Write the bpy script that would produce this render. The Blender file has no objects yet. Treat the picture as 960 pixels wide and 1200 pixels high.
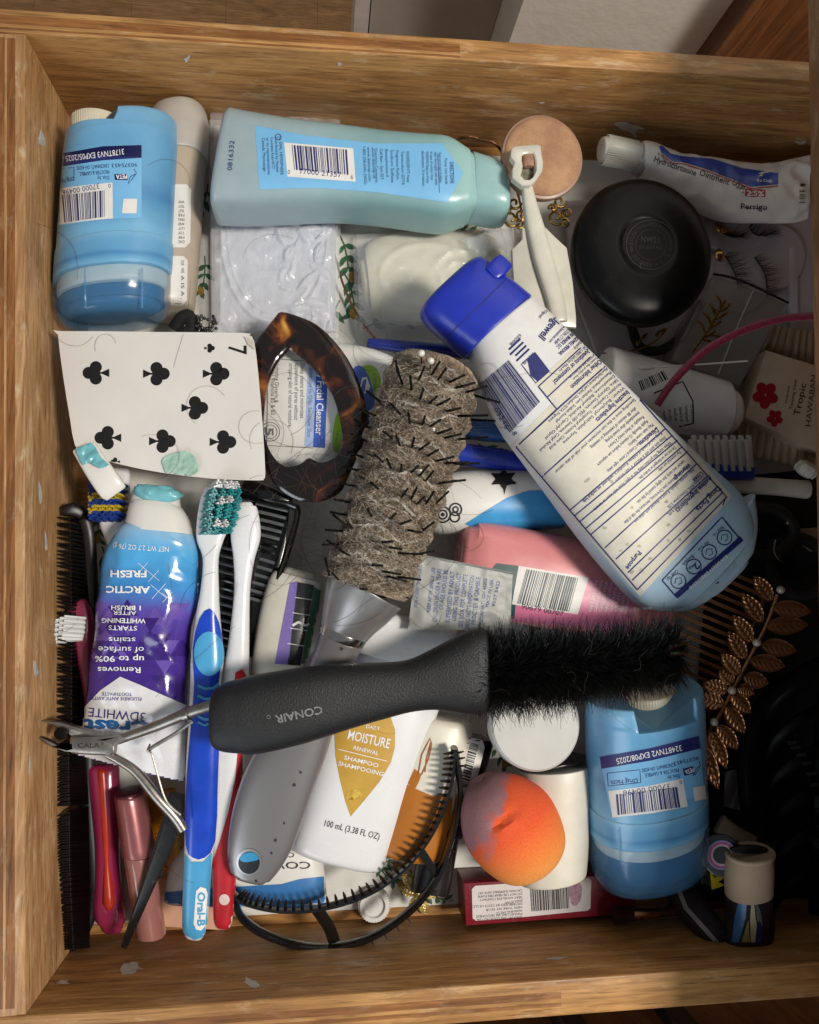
import bpy, bmesh, math, random
from mathutils import Vector, Matrix, noise
from mathutils.bvhtree import BVHTree
from mathutils.geometry import delaunay_2d_cdt
random.seed(7)
SC = bpy.context.scene
COL = SC.collection
R = math.radians
S = 0.01                      # geometry below is written in centimetres
# ------------------------------------------------------------------ camera
F, CZ, NX, NY = 870.0, 40.0, 377.0, 690.0     # focal length in photo pixels, height over the drawer floor, plumb point
_dn = Vector((NX - 480, -(NY - 600), -F)).normalized()
ZC = -_dn
XC = (Vector((1, 0, 0)) - ZC * ZC.x).normalized()
YC = ZC.cross(XC)
CAM = Vector((0, 0, CZ))
cam_d = bpy.data.cameras.new('camera')
cam = bpy.data.objects.new('camera', cam_d)
COL.objects.link(cam)
cam.matrix_world = Matrix.Translation(CAM * S) @ Matrix((XC, YC, ZC)).to_4x4()
cam_d.sensor_fit = 'VERTICAL'
cam_d.sensor_height = 36.0
cam_d.lens = F * 36.0 / 1200.0
cam_d.clip_start, cam_d.clip_end = 0.005, 50.0
SC.camera = cam
# ------------------------------------------------------------------ light
world = bpy.data.worlds.new('World')
SC.world = world
world.use_nodes = True
bg = world.node_tree.nodes['Background']
bg.inputs[0].default_value = (0.86, 0.93, 1.0, 1)
bg.inputs[1].default_value = 0.235


def lamp(name, loc, target, size, power, col):
    d = bpy.data.lights.new(name, 'AREA')
    d.shape = 'RECTANGLE'
    d.size, d.size_y = size
    d.energy = power
    d.color = col
    o = bpy.data.objects.new(name, d)
    COL.objects.link(o)
    o.location = Vector(loc) * S
    o.rotation_euler = (Vector(target) - Vector(loc)).to_track_quat('-Z', 'Y').to_euler()
    return o


lamp('vanity_lamp', (72, -8, 122), (4, 2, 4), (0.2, 0.3), 19.0, (1.0, 0.93, 0.83))
lamp('window_light', (-75, -95, 70), (0, 0, 3), (0.7, 0.7), 7.0, (0.86, 0.93, 1.0))
SC.view_settings.view_transform = 'Standard'
SC.view_settings.look = 'None'
SC.view_settings.exposure = 0.0
SC.view_settings.gamma = 1.0
SC.cycles.use_denoising = True
SC.cycles.max_bounces = 8
SC.cycles.transparent_max_bounces = 16

# ------------------------------------------------------------------ helpers


def ray(px, py):
    v = Vector((px - 480, -(py - 600), -F))
    return Vector((XC.dot(v), YC.dot(v), ZC.dot(v)))


def at(px, py, z):
    r = ray(px, py)
    return CAM + r * ((z - CZ) / r.z)


def pix(p):
    d = p - CAM
    v = XC * d.x + YC * d.y + ZC * d.z
    return (480 + F * v.x / -v.z, 600 - F * v.y / -v.z)


class G:
    def __init__(s):
        s.v, s.f, s.u = [], [], []

    def add(s, g):
        o = len(s.v)
        s.v += g.v
        s.u += g.u
        s.f += [tuple(i + o for i in f) for f in g.f]
        return s

    def pt(s, p, u=0.0):
        s.v.append(Vector(p))
        s.u.append(u)
        return len(s.v) - 1

    def move(s, fn):
        s.v = [fn(p) for p in s.v]
        return s


def cat(rows, sub, closed=False):
    if sub <= 1:
        return [tuple(r) for r in rows]
    out, n = [], len(rows)
    m = n if closed else n - 1
    for i in range(m):
        g = (lambda k: rows[k % n]) if closed else (lambda k: rows[min(max(k, 0), n - 1)])
        a, b, c, d = g(i - 1), g(i), g(i + 1), g(i + 2)
        for k in range(sub):
            t = k / sub
            out.append(tuple(0.5 * (2 * q + (r - p) * t + (2 * p - 5 * q + 4 * r - s) * t * t + (3 * q - p - 3 * r + s) * t ** 3)
                             for p, q, r, s in zip(a, b, c, d)))
    if not closed:
        out.append(tuple(rows[-1]))
    return out


def spow(x, p):
    return math.copysign(abs(x) ** p, x)


def loft(rows, n=32, e=2.5, sub=4, cap=(.1, .1), k=.6, lr=False, ax=.6, ends=None):
    """solid along an axis; rows = (px, py, z, half width px, half height cm) or, with lr, (lx, ly, rx, ry, z, half height)"""
    if not lr:
        out = []
        for i, (x, y, z, hw, hh) in enumerate(rows):
            a, b = rows[max(i - 1, 0)], rows[min(i + 1, len(rows) - 1)]
            tx, ty = b[0] - a[0], b[1] - a[1]
            q = math.hypot(tx, ty) or 1
            out.append((x + ty / q * hw, y - tx / q * hw, x - ty / q * hw, y + tx / q * hw, z, hh))
        rows = out
    rows = cat(rows, sub)
    st = []
    e0, e1 = rows[0], rows[-1]
    m0 = Vector(((e0[0] + e0[2]) / 2, (e0[1] + e0[3]) / 2))
    m1 = Vector(((e1[0] + e1[2]) / 2, (e1[1] + e1[3]) / 2))
    if ends:
        m0, m1 = Vector(ends[0]), Vector(ends[1])
    mid, half = (m0 + m1) / 2, max((m1 - m0).length / 2, 1)
    rad = mid - Vector((NX, NY))
    rad = rad / max(rad.length, 60)
    for lx, ly, rx, ry, z, hh in rows:
        mx, my = (lx + rx) / 2, (ly + ry) / 2
        sax = ax * (Vector((mx, my)) - mid).dot(rad) / half
        dx, dy = mx - NX, my - NY
        dl = math.hypot(dx, dy) or 1
        ps = []
        for x, y in ((lx, ly), (rx, ry)):
            sl = math.hypot(x - mx, y - my) or 1
            s = ((x - mx) * dx + (y - my) * dy) / (sl * dl)
            p = at(x, y, z + hh * max(-1, min(1, k * s + sax)))
            ps.append(Vector((p.x, p.y, z)))
        st.append([(ps[0] + ps[1]) / 2, (ps[1] - ps[0]) / 2, hh])
    for i, q in enumerate(st):
        t = st[min(i + 1, len(st) - 1)][0] - st[max(i - 1, 0)][0]
        t.normalize()
        up = t.cross(q[1]).normalized()
        if up.z < 0:
            up = -up
        q += [up, t]
    u = [0.0]
    for i in range(1, len(st)):
        u.append(u[-1] + (st[i][0] - st[i - 1][0]).length)
    L = u[-1]
    seq = [(q[0], q[1], q[2], q[3], ui / L) for q, ui in zip(st, u)]

    def capped(seq, r, end):
        q = seq[-1] if end else seq[0]
        t = st[-1][4] if end else -st[0][4]
        c, h, hh, up, ui = q
        r = min(r, h.length * .98, hh * .98)
        keep = [s for s in seq if (s[0] - c).dot(-t) > r * .95]
        if not keep:
            keep = [seq[0] if end else seq[-1]]
        ring = []
        for a in (0, 25, 50, 72, 90):
            sa, ca = math.sin(R(a)), math.cos(R(a))
            ring.append((c - t * r * (1 - sa), h * ((h.length - r * (1 - ca)) / h.length), hh - r * (1 - ca), up, ui))
        return keep + ring if end else ring[::-1] + keep
    if cap[0]:
        seq = capped(seq, cap[0], False)
    if cap[1]:
        seq = capped(seq, cap[1], True)
    g = G()
    for c, h, hh, up, ui in seq:
        for j in range(n):
            a = 2 * math.pi * (j + .5) / n
            g.pt(c + h * spow(math.cos(a), 2 / e) + up * hh * spow(math.sin(a), 2 / e), ui)
    m = len(seq)
    for i in range(m - 1):
        for j in range(n):
            k2 = (j + 1) % n
            g.f.append((i * n + j, i * n + k2, (i + 1) * n + k2, (i + 1) * n + j))
    g.f.append(tuple(range(n - 1, -1, -1)))
    g.f.append(tuple((m - 1) * n + j for j in range(n)))
    return g


def revolve(base, axis, prof, n=40, sx=1.0):
    a = Vector(axis).normalized()
    x = a.orthogonal().normalized() if abs(a.z) < .99 else (Vector((1, 0, 0)) - a * a.x).normalized()
    y = a.cross(x)
    g = G()
    hs = prof[-1][0] - prof[0][0] or 1
    for h, r in prof:
        for j in range(n):
            t = 2 * math.pi * j / n
            g.pt(Vector(base) + a * h + x * (r * sx * math.cos(t)) + y * (r * math.sin(t)), (h - prof[0][0]) / hs)
    m = len(prof)
    for i in range(m - 1):
        for j in range(n):
            k = (j + 1) % n
            g.f.append((i * n + j, i * n + k, (i + 1) * n + k, (i + 1) * n + j))
    if prof[0][1] > 1e-6:
        g.f.append(tuple(range(n - 1, -1, -1)))
    if prof[-1][1] > 1e-6:
        g.f.append(tuple((m - 1) * n + j for j in range(n)))
    return g


def W(path, sub=6, closed=False):
    return [at(*p) for p in cat(path, sub, closed)]


def tube(pts, r, n=8, rz=None, closed=False, taper=None):
    """tube along world points; r across, rz up (flat band when they differ)"""
    g = G()
    m = len(pts)
    for i, p in enumerate(pts):
        a = pts[(i - 1) % m] if closed else pts[max(i - 1, 0)]
        b = pts[(i + 1) % m] if closed else pts[min(i + 1, m - 1)]
        t = b - a
        t = t.normalized() if t.length > 1e-9 else Vector((1, 0, 0))
        s = t.cross(Vector((0, 0, 1)))
        if s.length < .05:
            s = t.cross(Vector((0, 1, 0)))
        s.normalize()
        u = s.cross(t)
        q = 1.0 if taper is None else taper(i / (m - 1))
        ra = (r[i] if isinstance(r, (list, tuple)) else r) * q
        rb = ra if rz is None else rz * q
        for j in range(n):
            w = 2 * math.pi * (j + .5) / n
            g.pt(p + s * (ra * math.cos(w)) + u * (rb * math.sin(w)), i / max(m - 1, 1))
    for i in range(m if closed else m - 1):
        i2 = (i + 1) % m
        for j in range(n):
            k = (j + 1) % n
            g.f.append((i * n + j, i * n + k, i2 * n + k, i2 * n + j))
    if not closed:
        g.f.append(tuple(range(n - 1, -1, -1)))
        g.f.append(tuple((m - 1) * n + j for j in range(n)))
    return g


def inset(ps, d):
    n = len(ps)
    area = sum(ps[i].x * ps[(i + 1) % n].y - ps[(i + 1) % n].x * ps[i].y for i in range(n))
    sg = 1 if area > 0 else -1
    out = []
    for i in range(n):
        a, b, c = ps[i - 1], ps[i], ps[(i + 1) % n]
        e1, e2 = (b - a), (c - b)
        n1 = Vector((-e1.y, e1.x, 0)).normalized() * sg
        n2 = Vector((-e2.y, e2.x, 0)).normalized() * sg
        m = n1 + n2
        m = m / max(m.dot(m) / 2, .5)
        out.append(Vector((b.x + m.x * d, b.y + m.y * d, b.z)))
    return out


def prism(top, thick, bev=.05, steps=2):
    """solid from a world outline (its own z is the top), bevelled top and bottom edge"""
    g = G()
    n = len(top)
    rings = []
    for k in range(steps + 1):
        a = R(90 * k / steps)
        rings.append([p - Vector((0, 0, bev * (1 - math.cos(R(90) - a)) if False else bev * (1 - math.sin(R(90) - a)))) for p in inset(top, bev * (1 - math.sin(a)))])
    # rings run from the top face outwards
    low = [[Vector((p.x, p.y, q.z - thick + (q.z - p.z))) for p, q in zip(r, top)] for r in rings[::-1]]
    rings += low
    for r in rings:
        for p in r:
            g.pt(p)
    m = len(rings)
    for i in range(m - 1):
        for j in range(n):
            k = (j + 1) % n
            g.f.append((i * n + j, i * n + k, (i + 1) * n + k, (i + 1) * n + j))
    g.f.append(tuple(range(n - 1, -1, -1)))
    g.f.append(tuple((m - 1) * n + j for j in range(n)))
    return g


def plate(outline, z, thick, bev=.05, sub=1, steps=2):
    zf = z if callable(z) else (lambda x, y: z)
    pts = cat(outline, sub, True)
    return prism([at(x, y, zf(x, y)) for x, y in pts], thick, bev, steps)


def ellipse(cx, cy, rx, ry, n=32, a=0):
    ca, sa = math.cos(R(a)), math.sin(R(a))
    return [(cx + rx * math.cos(t) * ca - ry * math.sin(t) * sa, cy + rx * math.cos(t) * sa + ry * math.sin(t) * ca)
            for t in (2 * math.pi * i / n for i in range(n))]


def sheet(c4, nu, nv, zf, thick=.03):
    """bent sheet over a photo quadrilateral TL, TR, BR, BL; zf(u, v) is the height"""
    g = G()
    (ax, ay), (bx, by), (cx, cy), (dx, dy) = c4
    for s in (0, 1):
        for j in range(nv + 1):
            for i in range(nu + 1):
                u, v = i / nu, j / nv
                x = (ax * (1 - u) + bx * u) * (1 - v) + (dx * (1 - u) + cx * u) * v
                y = (ay * (1 - u) + by * u) * (1 - v) + (dy * (1 - u) + cy * u) * v
                p = at(x, y, zf(u, v))
                g.pt((p.x, p.y, p.z - thick * s), v)
    w = nu + 1
    o = w * (nv + 1)
    for j in range(nv):
        for i in range(nu):
            a = j * w + i
            g.f.append((a, a + w, a + w + 1, a + 1))
            g.f.append((o + a, o + a + 1, o + a + w + 1, o + a + w))
    rim = [i for i in range(w)] + [j * w + nu for j in range(1, nv + 1)] + [nv * w + i for i in range(nu - 1, -1, -1)] + [j * w for j in range(nv - 1, 0, -1)]
    for k in range(len(rim)):
        a, b = rim[k], rim[(k + 1) % len(rim)]
        g.f.append((a, b, o + b, o + a))
    return g


def ball(c, r, n=12, m=8, sc=(1, 1, 1)):
    g = G()
    c = Vector(c)
    for i in range(m + 1):
        a = math.pi * i / m
        for j in range(n):
            b = 2 * math.pi * j / n
            g.pt(c + Vector((r * sc[0] * math.sin(a) * math.cos(b), r * sc[1] * math.sin(a) * math.sin(b), r * sc[2] * math.cos(a))), i / m)
    for i in range(m):
        for j in range(n):
            k = (j + 1) % n
            g.f.append((i * n + j, (i + 1) * n + j, (i + 1) * n + k, i * n + k))
    return g


def box(x0, y0, z0, x1, y1, z1, b=.05):
    return prism([Vector((x0, y0, z1)), Vector((x1, y0, z1)), Vector((x1, y1, z1)), Vector((x0, y1, z1))], z1 - z0, b)


def mesh(name, g, origin, m, smooth=38):
    me = bpy.data.meshes.new(name)
    o = Vector(origin)
    me.from_pydata([tuple((p - o) * S) for p in g.v], [], g.f)
    bm = bmesh.new()
    bm.from_mesh(me)
    bmesh.ops.remove_doubles(bm, verts=bm.verts, dist=2e-7)
    if len(g.v) < 60000:
        bmesh.ops.recalc_face_normals(bm, faces=bm.faces)
    bm.to_mesh(me)
    bm.free()
    if len(me.vertices) == len(g.u):
        at_ = me.attributes.new('u', 'FLOAT', 'POINT')
        at_.data.foreach_set('value', g.u)
    me.materials.append(m)
    if smooth:
        me.shade_smooth()
        me.set_sharp_from_angle(angle=R(smooth))
    return me


def meshu(name, g, origin, m, smooth=38):
    """like mesh() but keeps every vertex so that the running length u stays attached"""
    me = bpy.data.meshes.new(name)
    o = Vector(origin)
    me.from_pydata([tuple((p - o) * S) for p in g.v], [], g.f)
    at_ = me.attributes.new('u', 'FLOAT', 'POINT')
    at_.data.foreach_set('value', g.u)
    me.materials.append(m)
    bm = bmesh.new()
    bm.from_mesh(me)
    bmesh.ops.recalc_face_normals(bm, faces=bm.faces)
    bm.to_mesh(me)
    bm.free()
    if smooth:
        me.shade_smooth()
        me.set_sharp_from_angle(angle=R(smooth))
    return me


def thing(name, label, cat_, loc, group=None):
    o = bpy.data.objects.new(name, None)
    o.empty_display_size = .01
    COL.objects.link(o)
    o.location = Vector(loc) * S
    o['label'], o['category'] = label, cat_
    if group:
        o['group'] = group
    return o


def org(parent):
    p, q = Vector((0, 0, 0)), parent
    while q is not None:
        p += q.location
        q = q.parent
    return p / S


def part(name, g, m, parent, kind=None, label=None, smooth=38):
    ob = bpy.data.objects.new(name, meshu(name, g, org(parent), m, smooth))
    COL.objects.link(ob)
    ob.parent = parent
    if kind:
        ob['kind'] = kind
    if label:
        ob['label'] = label
    return ob


def solo(name, g, m, label, cat_, group=None, kind=None, smooth=38):
    zmin = min(p.z for p in g.v)
    c = sum(g.v, Vector()) / len(g.v)
    c.z = zmin
    ob = bpy.data.objects.new(name, meshu(name, g, c, m, smooth))
    COL.objects.link(ob)
    ob.location = c * S
    if label:
        ob['label'] = label
    if cat_:
        ob['category'] = cat_
    if group:
        ob['group'] = group
    if kind:
        ob['kind'] = kind
    return ob


def copies(name, me, mats, parent, world=True):
    """many alike pieces sharing one mesh; mats are world matrices in cm"""
    o = org(parent)
    out = []
    for mt in mats:
        ob = bpy.data.objects.new(name, me)
        COL.objects.link(ob)
        ob.parent = parent
        m = mt.copy()
        m.translation = (mt.translation - o) * S
        ob.matrix_local = m
        out.append(ob)
    return out


def aim(p, d, length=1.0, width=1.0, upish=(0, 0, 1)):
    """matrix that lays local +Z along d at p (local mesh is in metres)"""
    z = Vector(d).normalized()
    x = Vector(upish).cross(z)
    if x.length < .05:
        x = Vector((1, 0, 0)).cross(z)
    x.normalize()
    y = z.cross(x)
    m = Matrix((x * width, y * width, z * length)).transposed().to_4x4()
    m.translation = Vector(p)
    return m


# ------------------------------------------------------------------ flat print on surfaces
_gl = {}


def glyphs(s, bold=0.0):
    key = (s, bold)
    if key not in _gl:
        cu = bpy.data.curves.new('type', 'FONT')
        cu.body = s
        cu.resolution_u = 2
        cu.offset = bold
        cu.fill_mode = 'FRONT'
        ob = bpy.data.objects.new('type', cu)
        me = bpy.data.meshes.new_from_object(ob)
        vs = [(v.co.x, v.co.y) for v in me.vertices]
        fs = [tuple(p.vertices) for p in me.polygons]
        bpy.data.objects.remove(ob)
        bpy.data.curves.remove(cu)
        bpy.data.meshes.remove(me)
        if vs:
            x0, x1 = min(v[0] for v in vs), max(v[0] for v in vs)
        else:
            x0, x1 = 0, 1
        _gl[key] = ([((x - x0) / (x1 - x0), y / .72) for x, y in vs], fs)
    return _gl[key]


class Print:
    def __init__(s, *gs):
        v, f = [], []
        for g in gs:
            o = len(v)
            v += g.v
            f += [tuple(i + o for i in q) for q in g.f]
        s.bvh = BVHTree.FromPolygons(v, f)
        s.g = G()

    def hit(s, x, y, off):
        d = ray(x, y).normalized()
        loc, nr, i, dist = s.bvh.ray_cast(CAM, d)
        if loc is None:
            return None
        if nr.dot(d) > 0:
            nr = -nr
        off = off * 1.7
        return loc + nr * off * .4 - d * off * .6

    def faces(s, pts, fs, off):
        hs = [s.hit(x, y, off) for x, y in pts]
        idx = [s.g.pt(h) if h is not None else None for h in hs]
        for f in fs:
            if all(idx[i] is not None for i in f):
                if max((hs[f[0]] - hs[i]).length for i in f) < 3.5:
                    s.g.f.append(tuple(idx[i] for i in f))
        return s

    def poly(s, outline, off=.008, step=6, sub=1):
        step = step * .62
        o = cat(outline, sub, True)
        n = len(o)
        dense = []
        for i in range(n):
            a, b = o[i], o[(i + 1) % n]
            k = max(1, int(math.hypot(b[0] - a[0], b[1] - a[1]) / step))
            dense += [(a[0] + (b[0] - a[0]) * t / k, a[1] + (b[1] - a[1]) * t / k) for t in range(k)]
        m = len(dense)
        xs, ys = [p[0] for p in dense], [p[1] for p in dense]

        def inside(x, y):
            c = False
            for i in range(m):
                (ax, ay), (bx, by) = dense[i], dense[i - 1]
                if (ay > y) != (by > y) and x < (bx - ax) * (y - ay) / (by - ay) + ax:
                    c = not c
            return c
        extra = []
        y = min(ys) + step / 2
        while y < max(ys):
            x = min(xs) + step / 2
            while x < max(xs):
                if inside(x, y):
                    extra.append((x, y))
                x += step
            y += step
        r = delaunay_2d_cdt([Vector(p) for p in dense + extra], [(i, (i + 1) % m) for i in range(m)], [], 1, 1e-4)
        return s.faces([(p.x, p.y) for p in r[0]], [tuple(f) for f in r[2]], off)

    def quad(s, a, b, c, d, off=.008, step=6):
        return s.poly([a, b, c, d], off, step)

    def text(s, st, p0, p1, h, bold=0.0, off=.016):
        vs, fs = glyphs(st, bold)
        dx, dy = p1[0] - p0[0], p1[1] - p0[1]
        q = math.hypot(dx, dy)
        ux, uy = dy / q * h, -dx / q * h
        pts = [(p0[0] + dx * x + ux * y, p0[1] + dy * x + uy * y) for x, y in vs]
        if h > 5.5:                       # let long strokes follow the curve of the surface
            out, todo = [], [tuple(f) for f in fs]
            while todo:
                f = todo.pop()
                if len(f) == 3 and len(pts) < 6000:
                    e = [math.hypot(pts[f[i]][0] - pts[f[(i + 1) % 3]][0], pts[f[i]][1] - pts[f[(i + 1) % 3]][1]) for i in range(3)]
                    k = e.index(max(e))
                    if e[k] > 3.5:
                        a, b, c = f[k], f[(k + 1) % 3], f[(k + 2) % 3]
                        pts.append(((pts[a][0] + pts[b][0]) / 2, (pts[a][1] + pts[b][1]) / 2))
                        m = len(pts) - 1
                        todo += [(a, m, c), (m, b, c)]
                        continue
                out.append(f)
            fs = out
        return s.faces(pts, fs, off)

    def arc(s, st, cx, cy, r, a0, a1, h, off=.016):
        """text on a circle, letter tops pointing outwards, degrees in photo sense"""
        vs, fs = glyphs(st)
        return s.faces([(cx + (r + y * h) * math.cos(R(a0 + (a1 - a0) * x)), cy + (r + y * h) * math.sin(R(a0 + (a1 - a0) * x))) for x, y in vs], fs, off)

    def line(s, pts, w, off=.014, step=6, closed=False):
        p = list(pts) + ([pts[0]] if closed else [])
        dense = []
        for i in range(len(p) - 1):
            a, b = p[i], p[i + 1]
            k = max(1, int(math.hypot(b[0] - a[0], b[1] - a[1]) / step))
            dense += [(a[0] + (b[0] - a[0]) * t / k, a[1] + (b[1] - a[1]) * t / k) for t in range(k)]
        dense.append(p[-1])
        vs, fs = [], []
        for i, q in enumerate(dense):
            a, b = dense[max(i - 1, 0)], dense[min(i + 1, len(dense) - 1)]
            t = math.hypot(b[0] - a[0], b[1] - a[1]) or 1
            nx, ny = -(b[1] - a[1]) / t * w / 2, (b[0] - a[0]) / t * w / 2
            vs += [(q[0] + nx, q[1] + ny), (q[0] - nx, q[1] - ny)]
            if i:
                j = 2 * i
                fs.append((j - 2, j - 1, j + 1, j))
        return s.faces(vs, fs, off)

    def ring(s, cx, cy, r, w, off=.014, n=24):
        return s.line(ellipse(cx, cy, r, r, n), w, off, 50, True)

    def bars(s, a, b, c, d, seed, n=30, off=.014):
        """bar code between the edge a-b and the opposite edge d-c"""
        rnd = random.Random(seed)
        ws = []
        for i in range(n):
            ws += [rnd.choice((1, 1, 2, 3)), rnd.choice((1, 1, 2, 2))]
        tot = sum(ws)
        x = 0
        lerp = lambda p, q, t: (p[0] + (q[0] - p[0]) * t, p[1] + (q[1] - p[1]) * t)
        for i, w in enumerate(ws):
            if i % 2 == 0:
                t0, t1 = x / tot, (x + w) / tot
                k = 5
                vs, fs = [], []
                for j in range(k + 1):
                    l, r = lerp(a, d, j / k), lerp(b, c, j / k)
                    vs += [lerp(l, r, t0), lerp(l, r, t1)]
                    if j:
                        fs.append((2 * j - 2, 2 * j - 1, 2 * j + 1, 2 * j))
                s.faces(vs, fs, off)
            x += w
        return s

    def out(s, name, m, parent, **k):
        g, s.g = s.g, G()
        if not g.f:
            print('EMPTY PRINT', name, parent.name)
            return None
        k.setdefault('kind', 'stuff')
        return part(name, g, m, parent, smooth=60, **k)


# ------------------------------------------------------------------ materials
def lin(h):
    if not isinstance(h, str):
        return tuple(h) + (1,)
    h = h.lstrip('#')
    c = [int(h[i:i + 2], 16) / 255 for i in (0, 2, 4)]
    return tuple(x / 12.92 if x <= .04045 else ((x + .055) / 1.055) ** 2.4 for x in c) + (1,)


class N:
    def __init__(s, name):
        s.m = bpy.data.materials.new(name)
        s.m.use_nodes = True
        s.t = s.m.node_tree
        s.p = s.t.nodes['Principled BSDF']

    def add(s, kind, **k):
        n = s.t.nodes.new(kind)
        for a, b in k.items():
            if a in n.inputs:
                n.inputs[a].default_value = b
            else:
                setattr(n, a, b)
        return n

    def link(s, a, b):
        s.t.links.new(a, b)

    def noise(s, scale, detail=4, rough=.55, dist=0, map=None, coord='Object'):
        c = s.add('ShaderNodeTexCoord').outputs[coord]
        if map:
            mp = s.add('ShaderNodeMapping')
            mp.inputs['Scale'].default_value = map
            s.link(c, mp.inputs['Vector'])
            c = mp.outputs['Vector']
        n = s.add('ShaderNodeTexNoise')
        n.inputs['Scale'].default_value = scale
        n.inputs['Detail'].default_value = detail
        n.inputs['Roughness'].default_value = rough
        n.inputs['Distortion'].default_value = dist
        s.link(c, n.inputs['Vector'])
        return n.outputs['Fac']

    def ramp(s, fac, stops, interp='LINEAR'):
        r = s.add('ShaderNodeValToRGB')
        r.color_ramp.interpolation = interp
        el = r.color_ramp.elements
        el[0].position, el[0].color = stops[0][0], lin(stops[0][1])
        el[1].position, el[1].color = stops[-1][0], lin(stops[-1][1])
        for p, c in stops[1:-1]:
            q = el.new(p)
            q.color = lin(c)
        s.link(fac, r.inputs['Fac'])
        return r.outputs['Color']

    def mix(s, fac, a, b, mode='MIX'):
        m = s.add('ShaderNodeMix', data_type='RGBA', blend_type=mode)
        for sock, v in ((m.inputs[0], fac), (m.inputs[6], a), (m.inputs[7], b)):
            if hasattr(v, 'is_linked'):
                s.link(v, sock)
            elif isinstance(v, (int, float)):
                sock.default_value = v
            else:
                sock.default_value = lin(v)
        return m.outputs[2]

    def bump(s, h, strength, dist=.0005):
        b = s.add('ShaderNodeBump')
        b.inputs['Strength'].default_value = strength
        b.inputs['Distance'].default_value = dist
        s.link(h, b.inputs['Height'])
        s.link(b.outputs['Normal'], s.p.inputs['Normal'])


def mat(name, col, rough=.4, var=.12, vs=120, col2=None, metal=0, bump=0, bs=600, bd=.0004, alpha=1, trans=0, sss=0, coat=0, spec=.5, dust=0, sheen=0):
    k = N(name)
    p = k.p.inputs
    c2 = col2 or tuple(x * (1 - var * 2.2) for x in lin(col)[:3])
    f = k.ramp(k.noise(vs, 5, .6), [(.3, (0, 0, 0)), (.75, (1, 1, 1))])
    c = k.mix(f, col, c2)
    if dust:
        d = k.ramp(k.noise(vs * 4, 8, .7), [(.55, (0, 0, 0)), (.8, (dust, dust, dust))])
        c = k.mix(d, c, 'c9c4ba')
    k.link(c, p['Base Color'])
    mr = k.add('ShaderNodeMapRange')
    mr.inputs['To Min'].default_value = max(rough - .06, .02)
    mr.inputs['To Max'].default_value = min(rough + .1, 1)
    k.link(k.noise(vs * 2.3, 4), mr.inputs['Value'])
    k.link(mr.outputs['Result'], p['Roughness'])
    p['Metallic'].default_value = metal
    p['Alpha'].default_value = alpha
    p['Transmission Weight'].default_value = trans
    p['Subsurface Weight'].default_value = sss
    if sss:
        p['Subsurface Radius'].default_value = (.004, .004, .004)
        p['Subsurface Scale'].default_value = 1.0
    p['Coat Weight'].default_value = coat
    p['Coat Roughness'].default_value = .15
    p['Specular IOR Level'].default_value = spec
    p['Sheen Weight'].default_value = sheen
    if bump:
        k.bump(k.noise(bs, 5, .6), bump, bd)
    return k.m


def grad(name, stops, rough=.35, interp='LINEAR', bump=0, bs=500, bd=.0004, coat=0, sss=0, var=.06, vs=150, wob=0):
    k = N(name)
    a = k.add('ShaderNodeAttribute', attribute_name='u').outputs['Fac']
    if wob:
        md = k.add('ShaderNodeMath', operation='MULTIPLY_ADD')
        k.link(k.noise(90, 3), md.inputs[0])
        md.inputs[1].default_value = wob
        k.link(a, md.inputs[2])
        a = md.outputs[0]
    c = k.ramp(a, stops, interp)
    f = k.ramp(k.noise(vs, 5, .6), [(.3, (1, 1, 1)), (.75, (1 - var * 2, 1 - var * 2, 1 - var * 2))])
    k.link(k.mix(1.0, c, f, 'MULTIPLY'), k.p.inputs['Base Color'])
    k.p.inputs['Roughness'].default_value = rough
    k.p.inputs['Coat Weight'].default_value = coat
    k.p.inputs['Coat Roughness'].default_value = .12
    k.p.inputs['Subsurface Weight'].default_value = sss
    k.p.inputs['Subsurface Radius'].default_value = (.004, .004, .004)
    k.p.inputs['Subsurface Scale'].default_value = 1.0
    if bump:
        k.bump(k.noise(bs, 5, .6), bump, bd)
    return k.m


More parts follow.
